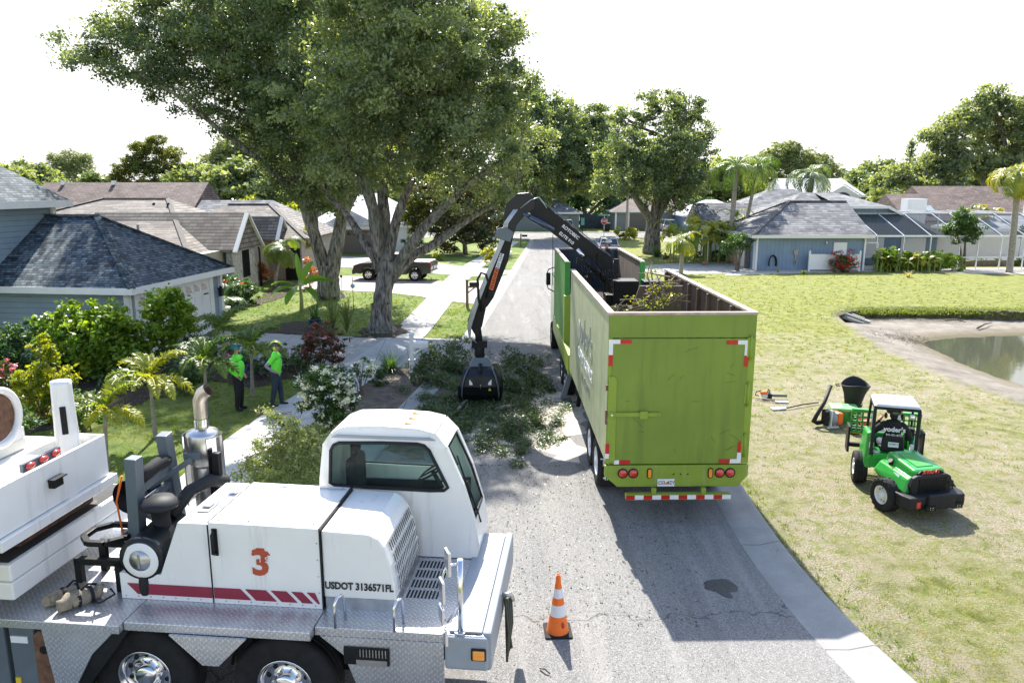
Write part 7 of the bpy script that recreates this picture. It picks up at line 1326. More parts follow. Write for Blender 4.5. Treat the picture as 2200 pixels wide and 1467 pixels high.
# ================================================================ pickup truck
def pickup(label, loc, rz, colr, name='pickup_truck', full=True):
    T = thing(name, label, 'pickup truck', loc, rz); m = mat('car_paint_'+name, colr, .3, 0, coat=.5, var=.05)
    b = MB(); pr = [(-2.62,.55),(-2.64,1.0),(-2.6,1.28),(-1.0,1.30),(-.98,1.28),(.95,1.24),(2.15,1.14),(2.5,1.02),(2.62,.8),(2.6,.5),(2.1,.45),(2.0,.75),(1.72,.96),(1.45,.96),(1.15,.75),(1.05,.45),(-1.0,.45),(-1.1,.75),(-1.4,.96),(-1.68,.96),(-1.98,.75),(-2.1,.5)]
    b.prism(pr, -.92, .92, 'y'); b.build('body', m, T, .05)
    c = MB(); c.hexa([(-.98,-.86,1.26),(1.05,-.86,1.22),(1.05,.86,1.22),(-.98,.86,1.26),(-.72,-.68,1.78),(.32,-.68,1.78),(.32,.68,1.78),(-.72,.68,1.78)]); c.build('cab', m, T, .05)
    g = MB()
    for s in (-1,1): g.prism([(-.85,1.30),(-.12,1.30),(-.12,1.68),(-.66,1.68)], s*.815, s*.82, 'y'); g.prism([(-.05,1.30),(.82,1.28),(.30,1.68),(-.05,1.68)], s*.815, s*.82, 'y')
    g.v = [(x, y*(1-.13*(z-1.3)/.4)+(.018 if y>0 else -.018), z) for x, y, z in g.v]; g.quad((1.04,-.78,1.28),(1.04,.78,1.28),(.42,.66,1.72),(.42,-.66,1.72)); g.quad((-.97,-.75,1.34),(-.97,.75,1.34),(-.78,.66,1.72),(-.78,-.66,1.72)); g.build('window', M['darkglass'], T)
    MB().box(-2.56,-1.02,-.78,.78,1.29,1.325).build('bed_cover', M['whitetrim'] if full else M['plastic'], T, .01)
    for s in (-1,1): MB().box(-2.66,-2.58,s*.90-.06,s*.90+.02,.92,1.18).build('tail_lamp', M['redlamp'], T, .01); MB().box(2.45,2.60,s*.80-.09,s*.80+.09,.86,1.0).build('headlight', M['chrome'], T, .02)
    MB().box(-2.75,-2.6,-.85,.85,.52,.72).build('rear_bumper', M['chrome'], T, .02); MB().box(2.55,2.7,-.88,.88,.42,.72).build('front_bumper', M['plastic'], T, .04); MB().box(-2.665,-2.655,-.16,.16,.8,.93).build('licence_plate', M['whiteref'], T)
    f = MB()
    for x in (-1.54,1.58):
        for s in (-1,1):
            f.tube([(x+.50*math.cos(a), s*.93, .45+.50*math.sin(a)) for a in np.linspace(.15, math.pi-.15, 10)], .045, 6); wheel('wheel', T, (x, s*.80, .40), .40, .26, 'y', 'chrome', s, 6, .55, blades=6)
    f.build('fender_flare', M['plastic'], T); return T
a = G(775, 606); b = G(928, 596)
pickup('dark bronze pickup truck with a pale bed cover on the paver driveway', Vector(((a.x+b.x)/2-.1, 49.9, 0)), R(180-8)+0, (.018,.018,.021))
# SUV behind the grapple truck
def suv(label, loc, rz, colr, name):
    T = thing(name, label, 'car', loc, rz); m = mat('car_paint_'+name, colr, .25, .2, coat=1, var=.03)
    b = MB(); b.prism([(-2.3,.35),(-2.35,.95),(-1.9,1.05),(1.1,1.05),(2.1,.92),(2.3,.6),(2.25,.35)], -.9,.9,'y'); b.build('body', m, T, .06)
    MB().hexa([(-2.2,-.85,1.04),(1.15,-.85,1.04),(1.15,.85,1.04),(-2.2,.85,1.04),(-1.85,-.66,1.68),(.35,-.66,1.68),(.35,.66,1.68),(-1.85,.66,1.68)]).build('cabin', m, T, .05)
    g = MB(); g.quad((-2.19,-.74,1.10),(-2.19,.74,1.10),(-1.93,.64,1.6),(-1.93,-.64,1.6)); g.quad((1.1,-.76,1.1),(1.1,.76,1.1),(.45,.64,1.62),(.45,-.64,1.62))
    for s in (-1,1): g.quad((-2.0,s*.857,1.1),(.95,s*.857,1.1),(.35,s*.70,1.6),(-1.75,s*.70,1.6))
    g.build('window', M['darkglass'], T)
    for s in (-1,1): MB().box(-2.37,-2.3,s*.8-.08,s*.8+.08,.75,.98).build('tail_lamp', M['redlamp'], T)
    for x in (-1.45,1.45):
        for s in (-1,1): wheel('wheel', T, (x, s*.8, .34), .34, .22, 'y', 'alu', s, 5)
    return T
suv('white sport utility car parked beyond the grapple truck', (8.6, 68, 0), R(86), (.7,.7,.7), 'parked_car')
p = G(1445, 497); suv('silver car half hidden by the fluted oak in front of the dark garage', (21.3, 104.8, 0), R(90), (.45,.45,.47), 'parked_car')
p = G(1235, 497); suv('small pale car in front of the grey green house', (7.4, 104.5, 0), R(90), (.35,.4,.42), 'parked_car')
p = G(1045, 520); suv('pale car in the driveway beyond the magnolia', (-3.7, 86, 0), R(15), (.6,.6,.6), 'parked_car')
# ================================================================ people
def person(label, loc, rz, joints, mats, helmet, extras=None, group=None):
    """joints: name -> (parent, (x,y,z), radius, material index); the person faces +x"""
    T = thing('person', label, 'person', loc, rz, group)
    names = list(joints); idx = {k: i for i, k in enumerate(names)}; vs = [joints[k][1] for k in names]; es = [(idx[joints[k][0]], idx[k]) for k in names if joints[k][0]]
    me = bpy.data.meshes.new('tmp'); me.from_pydata(vs, es, []); o = bpy.data.objects.new('tmp', me); COL.objects.link(o); sk = o.modifiers.new('s', 'SKIN'); sk.use_smooth_shade = True
    for i, k in enumerate(names):
        r = joints[k][2]; me.skin_vertices[0].data[i].radius = r if hasattr(r, '__len__') else (r, r); me.skin_vertices[0].data[i].use_root = (i == 0)
    sb = o.modifiers.new('u', 'SUBSURF'); sb.levels = 2; sb.render_levels = 2
    bpy.context.view_layer.update(); me2 = bpy.data.meshes.new_from_object(o.evaluated_get(bpy.context.evaluated_depsgraph_get())); me2.name = 'body'; bpy.data.objects.remove(o)
    me2.materials.clear(); [me2.materials.append(M[m] if isinstance(m, str) else m) for m in mats]
    rad1 = lambda r: max(r) if hasattr(r, '__len__') else r
    seg = [(Vector(joints[joints[k][0]][1]), Vector(joints[k][1]), joints[k][3], (rad1(joints[k][2]) + (rad1(joints[joints[k][0]][2]) if joints[k][2] != .010 and joints[k][2] != .011 else .01))/2) for k in names if joints[k][0]]
    for p in me2.polygons:
        c = p.center; best = 9
        for a, b, m, rr_ in seg:
            d = b - a; t = max(0, min(1, (c-a).dot(d)/(d.dot(d)+1e-9))); q = (c - a - d*t).length - rr_*.85
            if q < best: best = q; p.material_index = m
        p.use_smooth = True
    b = bpy.data.objects.new('body', me2); COL.objects.link(b); b.parent = T
    hx, hy, hz = joints['head'][1]
    if helmet:
        col, col2 = helmet; h = MB(); h.ell((hx-.01, hy, hz+.035), (.145,.118,.125), 18, 8, zmin=-.05); h.prism([(hx+.08+.09*math.cos(a), hy+.105*math.sin(a)) for a in np.linspace(-1.45, 1.45, 9)], hz+.025, hz+.04, 'z'); H = h.build('helmet', col, T)
        s = MB(); 
        for yy in (-.06, 0, .06): s.tube([(hx-.15*math.cos(t_)*.98-.0, hy+yy, hz+.035+(.128-abs(yy)*.35)*math.sin(t_)*1.01) for t_ in np.linspace(.25, math.pi-.35, 9)], .016, 5)
        s.ell((hx-.02, hy-.118, hz-.03), (.045,.025,.05), 10, 6); s.ell((hx-.02, hy+.118, hz-.03), (.045,.025,.05), 10, 6); s.build('helmet_trim', col2, H)
        MB().ell((hx+.095, hy-.035, hz+.0), (.012,.016,.01), 8, 5).ell((hx+.095, hy+.035, hz+.0), (.012,.016,.01), 8, 5).build('eyes', M['lettblack'], b)
    return T, b
def fingers(J, side, palm, d, m, curl=(0,0,-1)):
    d = Vector(d).normalized(); c = Vector(curl); s = d.cross(c).normalized(); pz = Vector(palm)
    for i, L in enumerate((.062,.075,.08,.07)):
        a = pz + d*.045 + s*(i-1.5)*.021; b_ = a + d*L*.55; e = b_ + (d*.6 + c*.6).normalized()*L*.5
        J[f'f{side}{i}a'] = ('palm'+side, tuple(a), .010, m); J[f'f{side}{i}b'] = (f'f{side}{i}a', tuple(b_), .009, m); J[f'f{side}{i}c'] = (f'f{side}{i}b', tuple(e), .007, m)
    a = pz + s*.04 - d*.01; b_ = a + s*.03 + d*.035; J[f't{side}a'] = ('palm'+side, tuple(a), .011, m); J[f't{side}b'] = (f't{side}a', tuple(b_), .008, m)
def standing(stride=0, lean=0, turn=0, arms='pocket', belly=.02):
    J = {}; sh, pa, sk, bo, sl = 0, 1, 2, 3, 4
    J['pelvis'] = (None, (0,0,.98), (.16,.145), pa)
    J['waist'] = ('pelvis', (.01+belly*.3,0,1.10), (.17,.155), sh); J['belly'] = ('waist', (.02+belly+lean*.3,0,1.22), (.185,.16), sh); J['chest'] = ('belly', (.01+lean*.7,0,1.38), (.18,.155), sh); J['neckb'] = ('chest', (0+lean,0,1.49), (.10,.09), sh)
    J['neck'] = ('neckb', (.015+lean,0,1.57), .055, sk); J['jaw'] = ('neck', (.035+lean,0,1.63), (.06,.065), sk); J['head'] = ('jaw', (.02+lean,0,1.71), (.088,.098), sk); J['crown'] = ('head', (.0+lean,0,1.78), .07, sk); J['nose'] = ('head', (.125+lean,0,1.675), .013, sk)
    for s, S_ in ((-1,'r'), (1,'l')):
        J['hip'+S_] = ('pelvis', (0,s*.095,.92), .115, pa); J['knee'+S_] = ('hip'+S_, (.02+s*stride*.35, s*.105, .50), .085, pa); J['ankle'+S_] = ('knee'+S_, (-.02+s*stride*.7, s*.11, .10), .065, pa); J['heel'+S_] = ('ankle'+S_, (-.03+s*stride*.7, s*.11, .05), .05, bo); J['toe'+S_] = ('heel'+S_, (.16+s*stride*.7, s*.125, .035), .04, bo)
        J['shldr'+S_] = ('neckb', (lean*.9, s*.185, 1.45), .085, sh)
        if arms == 'pocket': el, wr, pm, fd = (-.10, s*.26, 1.20), (.06, s*.20, 1.02), (.10, s*.175, .97), (.6, -s*.3, -.7)
        elif arms == 'hips': el, wr, pm, fd = (-.20, s*.31, 1.22), (-.02, s*.20, 1.05), (.04, s*.175, 1.02), (.8, -s*.2, -.5)
        elif arms == 'controls': el, wr, pm, fd = (.05, s*.26, 1.20), (.26, s*.16, 1.18), (.32, s*.14, 1.18), (.9, 0, -.3)
        J['arm'+S_] = ('shldr'+S_, tuple((Vector((lean*.9, s*.20, 1.40))*.55 + Vector(el)*.45)), .068, sh); J['elbow'+S_] = ('arm'+S_, el, .046, sl); J['wrist'+S_] = ('elbow'+S_, wr, .032, sl); J['palm'+S_] = ('wrist'+S_, pm, (.035,.022), sk); fingers(J, S_, pm, fd, sk)
    return J
hg1 = mat('teal_helmet', (.01,.22,.13), .35, var=.05); hg2 = mat('green_helmet_stripe', (.02,.06,.16), .4); hy1 = mat('yellow_helmet_stripe', (.55,.7,.03), .4); hb = mat('black_helmet', (.02,.022,.025), .3, coat=.6); hsil = mat('silver_helmet', (.4,.45,.5), .25, .4, coat=.6)
p = G(516, 880); person('worker in green helmet, lime shirt and black trousers, hands at his waist', p, R(-8), standing(.0, -.02, arms='pocket', belly=.07), ['hiviz','navy','skin','navy','hiviz'], (hg1, hg2))
p = G(597, 872); t2, b2_ = person('worker in black and yellow helmet, lime shirt and grey sleeves, hands on hips', p, R(4), standing(.16, .03, arms='hips', belly=.03), ['hiviz','denim','skin','navy','greysleeve'], (hb, hy1))
for t_, j in ((t2, 0),): MB().box(-.13,-.07,-.275,-.262,1.30,1.35).build('sleeve_patch', M['greend'], t_)
# grapple operator, standing behind the boom foot
pp = P(1309, 560, 22.2); J = standing(0, .02, arms='controls'); 
tt, bb_ = person('grapple operator in dark clothes, sunglasses and silver helmet at the boom controls', (pp.x-.05, 22.15, 2.72), R(205), J, ['navy','navy','skin','navy','navy'], (hsil, hb))
MB().box(.10,.125,-.07,.07,1.695,1.725).build('sunglasses', M['blackgloss'], tt)
# loader driver, seated with his back to the camera
J = {}; 
J['pelvis'] = (None, (0,0,1.08), (.15,.13), 1); J['belly'] = ('pelvis', (.02,0,1.25), (.155,.135), 0); J['chest'] = ('belly', (.0,0,1.42), (.165,.15), 0); J['neckb'] = ('chest', (.02,0,1.54), (.10,.10), 0); J['neck'] = ('neckb', (.03,0,1.60), .06, 2); J['head'] = ('neck', (.04,0,1.70), (.09,.10), 3); J['crown'] = ('head', (.03,0,1.77), .07, 3)
for s, S_ in ((-1,'r'),(1,'l')):
    J['hip'+S_] = ('pelvis', (.05,s*.10,1.05), .10, 1); J['knee'+S_] = ('hip'+S_, (.45,s*.16,1.06), .075, 1); J['ankle'+S_] = ('knee'+S_, (.55,s*.17,.68), .055, 1); J['toe'+S_] = ('ankle'+S_, (.70,s*.17,.64), .045, 3)
    J['shldr'+S_] = ('neckb', (.0,s*.19,1.48), .08, 0); el, wr = ((.12,s*.34,1.22),(.36,s*.36,1.28)) if s < 0 else ((.10,s*.35,1.28),(.20,s*.22,1.50))
    J['elbow'+S_] = ('shldr'+S_, el, .05, 0); J['wrist'+S_] = ('elbow'+S_, wr, .034, 0); pm = tuple(Vector(wr) + (Vector(wr)-Vector(el)).normalized()*.07); J['palm'+S_] = ('wrist'+S_, pm, (.034,.024), 2); fingers(J, S_, pm, Vector(wr)-Vector(el), 2)
Mf = Matrix.Rotation(LAF, 3, 'Z'); q = (Mf @ Vector((0,.42,0)) + Vector((0,.15,0)))*.87 + Vector(LOADER.location); q.z = -.30
tt, bb_ = person('loader driver in black printed shirt and black helmet, seated with his back turned', q, LAF + R(90), J, ['navy','denim','skin','navy','navy'], (hb, M['blackgloss']))
tt.scale = (1.08,)*3; tt.children[-1].scale = (1.18,)*3; tt.children[-1].location = (-.01,0,-.30)
text('lettering', "yoder's", M['lettwhite'], bb_, (-.170,0,1.46), (R(88),0,R(-90)), .125, ext=.012, bold=.003); text('lettering', '941-451-8733', M['lettwhite'], bb_, (-.172,0,1.355), (R(88),0,R(-90)), .05, ext=.012); text('lettering', 'TREE & LANDSCAPE', M['green'], bb_, (-.174,.0,1.40), (R(88),0,R(-90)), .024, ext=.012) if False else None
# ================================================================ street things
p = G(1198, 1357); t = thing('traffic_cone', 'orange traffic cone with two reflective collars on the road beside the crane truck', 'traffic cone', p, R(3))
c = MB(); c.lathe([(.155,.035),(.15,.05),(.112,.28)], n=28); c.lathe([(.0865,.45),(.072,.54)], n=28); c.lathe([(.0500,.68),(.033,.80),(.036,.805),(.036,.83),(.028,.84),(.028,.87),(.020,.87),(.020,.80)], n=28); c.lathe([(.1115,.28),(.0865,.45)], n=28) ; c.lathe([(.072,.54),(.05,.68)], n=28); c.build('cone_body', M['orange'], t)
MB().prism([(-.17,-.19),(.17,-.19),(.19,-.17),(.19,.17),(.17,.19),(-.17,.19),(-.19,.17),(-.19,-.17)], 0, .035, 'z').build('base', M['rubber'], t, .006)
MB().lathe([(.1145,.285),(.0885,.445)], n=28).build('reflective_collar', M['whiteref'], t); MB().lathe([(.0745,.545),(.0525,.675)], n=28).build('reflective_collar', M['whiteref'], t)
MB().ell((.055,-.118,.17),(.028,.012,.05),10,6).build('round_sticker', M['brickred'], t)
# mailboxes
p = G(886, 800); t = thing('mailbox', 'white mailbox on a panelled square post beside the driveway', 'mailbox', p)
MB().box(-.09,.09,-.09,.09,0,.42).box(-.11,.11,-.11,.11,.42,.46).box(-.065,.065,-.065,.065,.46,1.28).box(-.09,.09,-.09,.09,1.28,1.31).box(-.05,.05,-.05,.05,1.31,1.35).build('post', M['whitetrim'], t, .006)
mb = MB(); mb.prism([(-.0+x*0, y) for x, y in ()] or [(.85,.0)], 0, 0) if False else None
MB().prism([(.10*math.cos(a), .98+.10*math.sin(a)+(.0)) for a in np.linspace(0, math.pi, 10)] + [(-.10,.86),(.10,.86)], .07, .55, 'x').build('box', M['whitetrim'], t, .004); MB().box(.06,.5,-.04,.04,.82,.86).bar((.06,0,.6),(.35,0,.84),.05,.05).build('bracket', M['whitetrim'], t)
p = G(1004, 660); t = thing('mailbox', 'dark brown mailbox on a timber post at the paver driveway', 'mailbox', p)
MB().box(-.07,.07,-.07,.07,0,1.38).box(-.09,.09,-.09,.09,1.38,1.42).box(.05,.6,-.05,.05,1.0,1.08).bar((.05,0,.75),(.4,0,1.02),.06,.06).build('post', M['wood'], t, .005); MB().prism([(.10*math.cos(a), 1.2+.10*math.sin(a)) for a in np.linspace(0, math.pi, 10)] + [(-.10,1.08),(.10,1.08)], .12, .62, 'x').build('box', M['plastic'], t)
p = G(1119, 531); t = thing('mailbox', 'small dark mailbox on a brown post far down the left kerb', 'mailbox', p); MB().box(-.07,.07,-.07,.07,0,1.35).build('post', M['wood'], t); MB().box(.1,.65,-.1,.1,1.05,1.25).build('box', M['black'], t)
p = G(1083, 577); t = thing('mailbox', 'white mailbox on a thin white post behind the crane arm', 'mailbox', p); MB().box(-.05,.05,-.05,.05,0,1.3).build('post', M['whitetrim'], t); MB().prism([(.1*math.cos(a), 1.2+.1*math.sin(a)) for a in np.linspace(0, math.pi, 8)] + [(-.1,1.06),(.1,1.06)], .0, .6, 'x').build('box', M['whitetrim'], t)
# stop sign, pole, bin, arch
t = thing('stop_sign', 'red octagonal stop sign under a green street name plate at the far corner', 'sign', (10.35, 85.5, 0)); oc = lambda r: [(r*math.cos(R(22.5+45*i)), 2.25+r*math.sin(R(22.5+45*i))) for i in range(8)]
MB().cyl((0,.03,0),(0,.03,3.05),.035).build('post', M['alu'], t); MB().prism(oc(.385), -.01,0,'y').build('sign_face', M['red'], t); b_ = MB(); a = oc(.385); c_ = oc(.355); b_.add([(x,-.014,z) for x, z in a] + [(x,-.014,z) for x, z in c_], [(i,(i+1)%8,8+(i+1)%8,8+i) for i in range(8)]); b_.build('sign_border', M['lettwhite'], t); text('lettering', 'STOP', M['lettwhite'], t, (0,-.018,2.25), (R(90),0,0), .31, bold=.012)
MB().box(-.72,.66,-.01,.0,2.82,3.04).build('street_name_plate', mat('sign_green', (.02,.25,.12), .5), t); MB().box(.44,.6,-.016,-.01,2.86,3.0).box(-.62,.36,-.016,-.01,2.91,2.95).build('plate_marks', M['lettwhite'], t)
p = P(1346, 500, 96); t = MB().tube([(0,0,0),(0.02,0,4),(0,0,9)],[.17,.15,.13],9).build('utility_pole', M['palmbark'], None, loc=(p.x,96,0)); tag(t, 'weathered wooden pole rising from the yellow bush near the stop sign', 'pole')
p = G(1315, 494); t = thing('waste_bin', 'dark wheeled bin on the grass across the cross street', 'bin', (12.9, 104.5, 0)); MB().hexa([(-.45,-.4,.05),(.45,-.4,.05),(.45,.4,.05),(-.45,.4,.05),(-.55,-.5,1.1),(.55,-.5,1.1),(.55,.5,1.1),(-.55,.5,1.1)]).build('bin_body', M['black'], t, .03); MB().box(-.58,.58,-.53,.53,1.1,1.16).build('lid', M['plastic'], t, .02)
p = P(1252, 476, 98); t = thing('sign', 'small teal board on a dark post across the cross street', 'sign', (p.x, 98, 0)); MB().box(-.04,.04,0,.08,0,1.4).build('post', M['black'], t); MB().box(-.22,.22,-.03,0,1.2,2.1).build('board', mat('teal_board', (.08,.3,.3), .5), t)
p = G(1519, 568); t = MB().tube([(0,0,0),(0,0,1.9),(-.08,0,2.2),(-.3,0,2.35),(-.5,0,2.25),(-.58,0,1.95)],.03,6).build('garden_hook', M['whitetrim'], None, loc=p); tag(t, 'tall white curved garden hook at the edge of the curved driveway', 'garden hook')
t = MB().lathe([(0,0),(.14,0),(.18,.3),(.15,.3),(.13,.05)], n=14).build('flower_pot', mat('terracotta', (.4,.15,.07), .8), None, loc=G(1513,570)); tag(t, 'terracotta pot at the foot of the white garden hook', 'pot')
p = G(735, 640); t = MB().tube([(0,0,0),(0,0,1.1)],.015,5).lathe([(.0,1.1),(.07,1.15),(.07,1.22),(0,1.3)],n=8).build('garden_light', M['black'], None, loc=p); tag(t, 'slim dark garden light on a stake near the forked oak', 'garden light')
p = G(760, 668); t = thing('bird_feeder', 'bird feeder with a pale blue globe on a thin dark pole between the oaks', 'bird feeder', p); MB().tube([(0,0,0),(0,0,1.7)],.015,5).build('pole', M['black'], t); MB().ell((0,0,1.25),(.12,.12,.12),12,8).build('globe', mat('pale_blue_glass', (.3,.5,.6), .1, coat=1), t)
# roadside detail
p = G(1100, 540)
t = MB().box(-.3,.3,-.25,.25,0,.12).box(-.22,.22,-.18,.18,.12,.15).build('utility_cover', M['conc'], None, loc=G(1690,578)); tag(t, 'concrete step slab at the foot of the blue wall', 'slab')
# culvert in the pond bank
a, b = G(1812,676,-.15), G(1862,694,-.42); t = thing('drain_culvert', 'flat concrete drain slab with two rails sloping into the pond bank', 'drain', ((a.x+b.x)/2,(a.y+b.y)/2,-.25)); m0 = Vector(t.location)
MB().bar(a-m0, b-m0, 1.0, .10).build('slab', M['conc'], t); MB().bar(a-m0+Vector((.1,.5,.1)), b-m0+Vector((.1,.5,.1)), .12,.14).bar(a-m0+Vector((-.1,-.5,.1)), b-m0+Vector((-.1,-.5,.1)), .12,.14).build('rail', M['conc'], t)
# bits lying on the bank: dark leaf litter and sticks
rs = np.random.RandomState(77); V = []
for k in range(600):
    q = G(rs.normal(1960, 45), rs.normal(726, 6), -.3); V.append((q.x, q.y, float(terrain(np.array([q.x]), np.array([q.y]))[0][0])+.02))
C = np.array(V); tag(quadcloud('leaf_litter', leafmat('brown_litter', (.02,.015,.01), (.07,.055,.04), .0, .9), None, leafverts(C, .08, rs, .6, 3), rs.uniform(0,1,len(C))), 'brown leaf litter in the damp hollow of the pond bank', None, kind='stuff')
for (x0,y0,x1,y1,lb) in ((2030,688,2075,692,'bare stick lying on the dry pond bank'),(2100,705,2130,694,'forked dead twig near the water')):
    a, b = G(x0,y0,-.35), G(x1,y1,-.35); o = MB().tube([a, a.lerp(b,.5)+Vector((0,0,.08)), b], [.05,.04,.02], 6).build('stick', M['twig']); tag(o, lb, 'stick')
# ================================================================ gear on the grass
def at(px, py): return G(px, py)
p = at(1828, 893); t = thing('debris_funnel', 'tall black flared chute standing on the grass behind the green tool box', 'chute', p, R(-10)); mb = MB(); n = 24
for k, (rx, ry, z) in enumerate(((.17,.15,0),(.2,.17,.3),(.27,.22,.62),(.36,.3,.88),(.38,.32,.9))):
    for j in range(n): a = 2*math.pi*j/n; zz = z + (.13*max(0, math.sin(a))**2 - .05*abs(math.cos(a)) if k >= 3 else 0) ; mb.v.append((rx*math.cos(a)+z*.06, ry*math.sin(a), zz))
mb.f = [(i*n+j, i*n+(j+1)%n, (i+1)*n+(j+1)%n, (i+1)*n+j) for i in range(4) for j in range(n)]; mb.m = [0]*len(mb.f); mb.s = [True]*len(mb.f); o = mb.build('chute_wall', M['plastic'], t); sm = o.modifiers.new('s','SOLIDIFY'); sm.thickness = .02
MB().tube([(-.36,-.05,.83),(-.44,-.1,.83),(-.44,.1,.83),(-.34,.1,.83)], .015, 6).build('handle', M['plastic'], t)
p = at(1810, 905); t = thing('tool_box', 'green lidded tool box between the blower and the black chute', 'tool box', p, R(-14)); MB().hexa([(-.27,-.2,.0),(.27,-.2,0),(.27,.2,0),(-.27,.2,0),(-.31,-.24,.34),(.31,-.24,.34),(.31,.24,.34),(-.31,.24,.34)]).build('box_body', M['green'], t, .02); MB().box(-.34,.34,-.27,.27,.34,.42).build('lid', mat('pale_green_lid', (.25,.6,.25), .35), t, .02); each('clasp', M['greend'], t, 0, (-.2,-.12,-.29,-.265,.2,.38), (.12,.2,-.29,-.265,.2,.38))
p = at(1782, 917); t = thing('leaf_blower', 'backpack leaf blower with a long black tube and orange housing lying on the grass', 'leaf blower', p, R(10)); MB().lathe([(0,-.12),(.12,-.11),(.19,-.04),(.19,.04),(.12,.1),(0,.12)], (.05,0,.24), (1,-.1,0), 24).build('fan_housing', M['grey'], t); MB().obox((.2,.0,.24),(.16,.26,.30),rz=R(6)).build('engine_cover', M['orange'], t, .03); MB().obox((-.06,-.02,.25),(.03,.26,.46),rz=R(6)).obox((.02,-.02,.02),(.34,.24,.03)).build('back_frame', M['whitetrim'], t, .01); MB().obox((-.14,.0,.26),(.10,.26,.4)).build('harness_pad', M['navy'], t, .04)
MB().tube([(-.05,.1,.12),(-.3,.1,.1),(-.42,.06,.16),(-.38,.02,.32),(-.1,.15,.62),(.2,.4,.98)], [.06,.062,.06,.05,.045,.05], 12).build('blower_tube', M['plastic'], t)
p = at(1848, 892); t = thing('water_bottle', 'steel water bottle with a black loop cap on the grass beside the loader', 'bottle', p); MB().lathe([(0,0),(.055,0),(.058,.05),(.058,.2),(.035,.24),(.03,.25)], n=16).build('flask', M['steel'], t); MB().lathe([(.032,.25),(.032,.29),(0,.3)], n=12).tube([(-.03,0,.29),(-.03,0,.34),(.03,0,.34),(.03,0,.29)],.008,5).build('cap', M['black'], t)
p = at(1853, 925); t = thing('fuel_can', 'red fuel can on the grass left of the loader fork', 'fuel can', p, R(-10)); MB().box(-.16,.16,-.1,.1,.04,.27).tube([(-.1,0,.27),(-.06,0,.33),(.1,0,.33),(.14,0,.27)],.02,8).build('can_body', M['redlamp'], t, .04); MB().cyl((-.14,0,.25),(-.2,-.02,.36),.025).build('spout', M['black'], t)
p = at(1838, 932); t = thing('hand_saw_tool', 'black and red power tool lying in front of the red fuel can', 'tool', p, R(10)); MB().box(-.15,.1,-.08,.08,.02,.2).tube([(-.12,0,.2),(-.08,0,.3),(.08,0,.3),(.1,0,.18)],.015,6).build('motor', M['plastic'], t, .02)
p = at(1645, 856); t = thing('chainsaw', 'orange and white chainsaw lying on the grass beside the trailer', 'chainsaw', p, R(-5)); MB().box(-.13,.10,-.09,.09,.03,.14).build('engine_body', M['whitetrim'], t, .03); MB().box(-.17,.02,-.085,.085,.13,.23).build('orange_cover', M['orange'], t, .03); MB().box(.13,.60,-.008,.008,.06,.13).build('guide_bar', M['dgrey'], t, .003); MB().tube([(.06,-.08,.12),(.08,-.08,.27),(.08,.08,.27),(.06,.08,.12)],.014,6).build('handle', M['black'], t); MB().tube([(-.2,0,.08),(-.3,0,.1),(-.28,0,.2),(-.12,0,.24)],.016,6).build('handle', M['black'], t); MB().box(.02,.16,-.095,.09,.03,.16).build('sprocket_cover', M['plastic'], t, .02)
def polething(name, label, cat, a, b, headm, head, m): 
    A, B = at(*a), at(*b); t = thing(name, label, cat, A); d = B - A; MB().tube([(0,0,.05), d*.5+Vector((0,0,.07)), d+Vector((0,0,.05))], .018, 6).build('shaft', m, t); hb_ = MB(); hb_.hexa([tuple(Vector(q)) for q in head]); hb_.build('head', headm, t, .005); return t
polething('pole_saw', 'orange ended pole saw lying between the chainsaw and the blower', 'pole saw', (1690,880), (1758,868), M['whiteref'], [(-.42,-.14,.02),(-.02,-.05,.02),(-.02,.05,.02),(-.42,.12,.02),(-.42,-.12,.05),(-.02,-.04,.06),(-.02,.04,.06),(-.42,.1,.05)], M['plastic'])
polething('shovel', 'shovel with a light wooden shaft beside the chainsaw', 'shovel', (1665,865), (1622,858), M['alu'], [(.0,-.06,.02),(.36,-.11,.02),(.36,.10,.02),(0,.06,.02),(0,-.05,.05),(.36,-.1,.04),(.36,.09,.04),(0,.05,.05)], M['brownrim'])
# ================================================================ debris, beds, grass
def patch(name, label, m, pts, z, px=True, kind='structure', jag=.12, seed=1):
    rs = np.random.RandomState(seed); L = [Vector((*G(x, y)[:2], 0)) for x, y in pts] if px else [Vector((x, y, 0)) for x, y in pts]; o = []
    for i in range(len(L)):
        a, b = L[i], L[(i+1) % len(L)]; n = max(2, int((b-a).length/.25))
        for k in range(n): q = a.lerp(b, k/n); o.append((q.x + rs.normal(0, jag), q.y + rs.normal(0, jag), z))
    ob = MB().quad(*o).build(name, m); bm = bmesh.new(); bm.from_mesh(ob.data); bmesh.ops.triangulate(bm, faces=bm.faces); bm.to_mesh(ob.data); bm.free(); ob['kind'] = kind
    if label: ob['label'] = label
    return ob
M['soil'] = mat('brown_soil', (.13,.10,.075), .95, var=.5, ns=4, bd=.03, dirt=(.05,.09,.025), ds=2.2, dl=.55)
M['dust'] = mat('sawdust', (.52,.46,.38), .95, var=.25, ns=10, bd=.01)
patch('soil_bed', 'bare soil strip around the white flowered bush and mailbox', M['soil'], [(760,800),(880,785),(960,800),(1000,850),(960,930),(900,990),(800,960),(740,880)], .016)
patch('mulch_bed', 'dark mulch bed under the banana plant', M['mulch'], [(560,700),(640,690),(720,700),(720,718),(640,722),(560,714)], .035); patch('mulch_bed', 'mulch ring round the single oak', M['mulch'], [(775,705),(860,700),(880,715),(850,727),(770,726)], .034, seed=3)
patch('mulch_bed', 'dark planting bed below the stone gable', M['mulch'], [(480,655),(560,640),(590,612),(640,612),(620,635),(560,655),(490,668)], .02, seed=4)
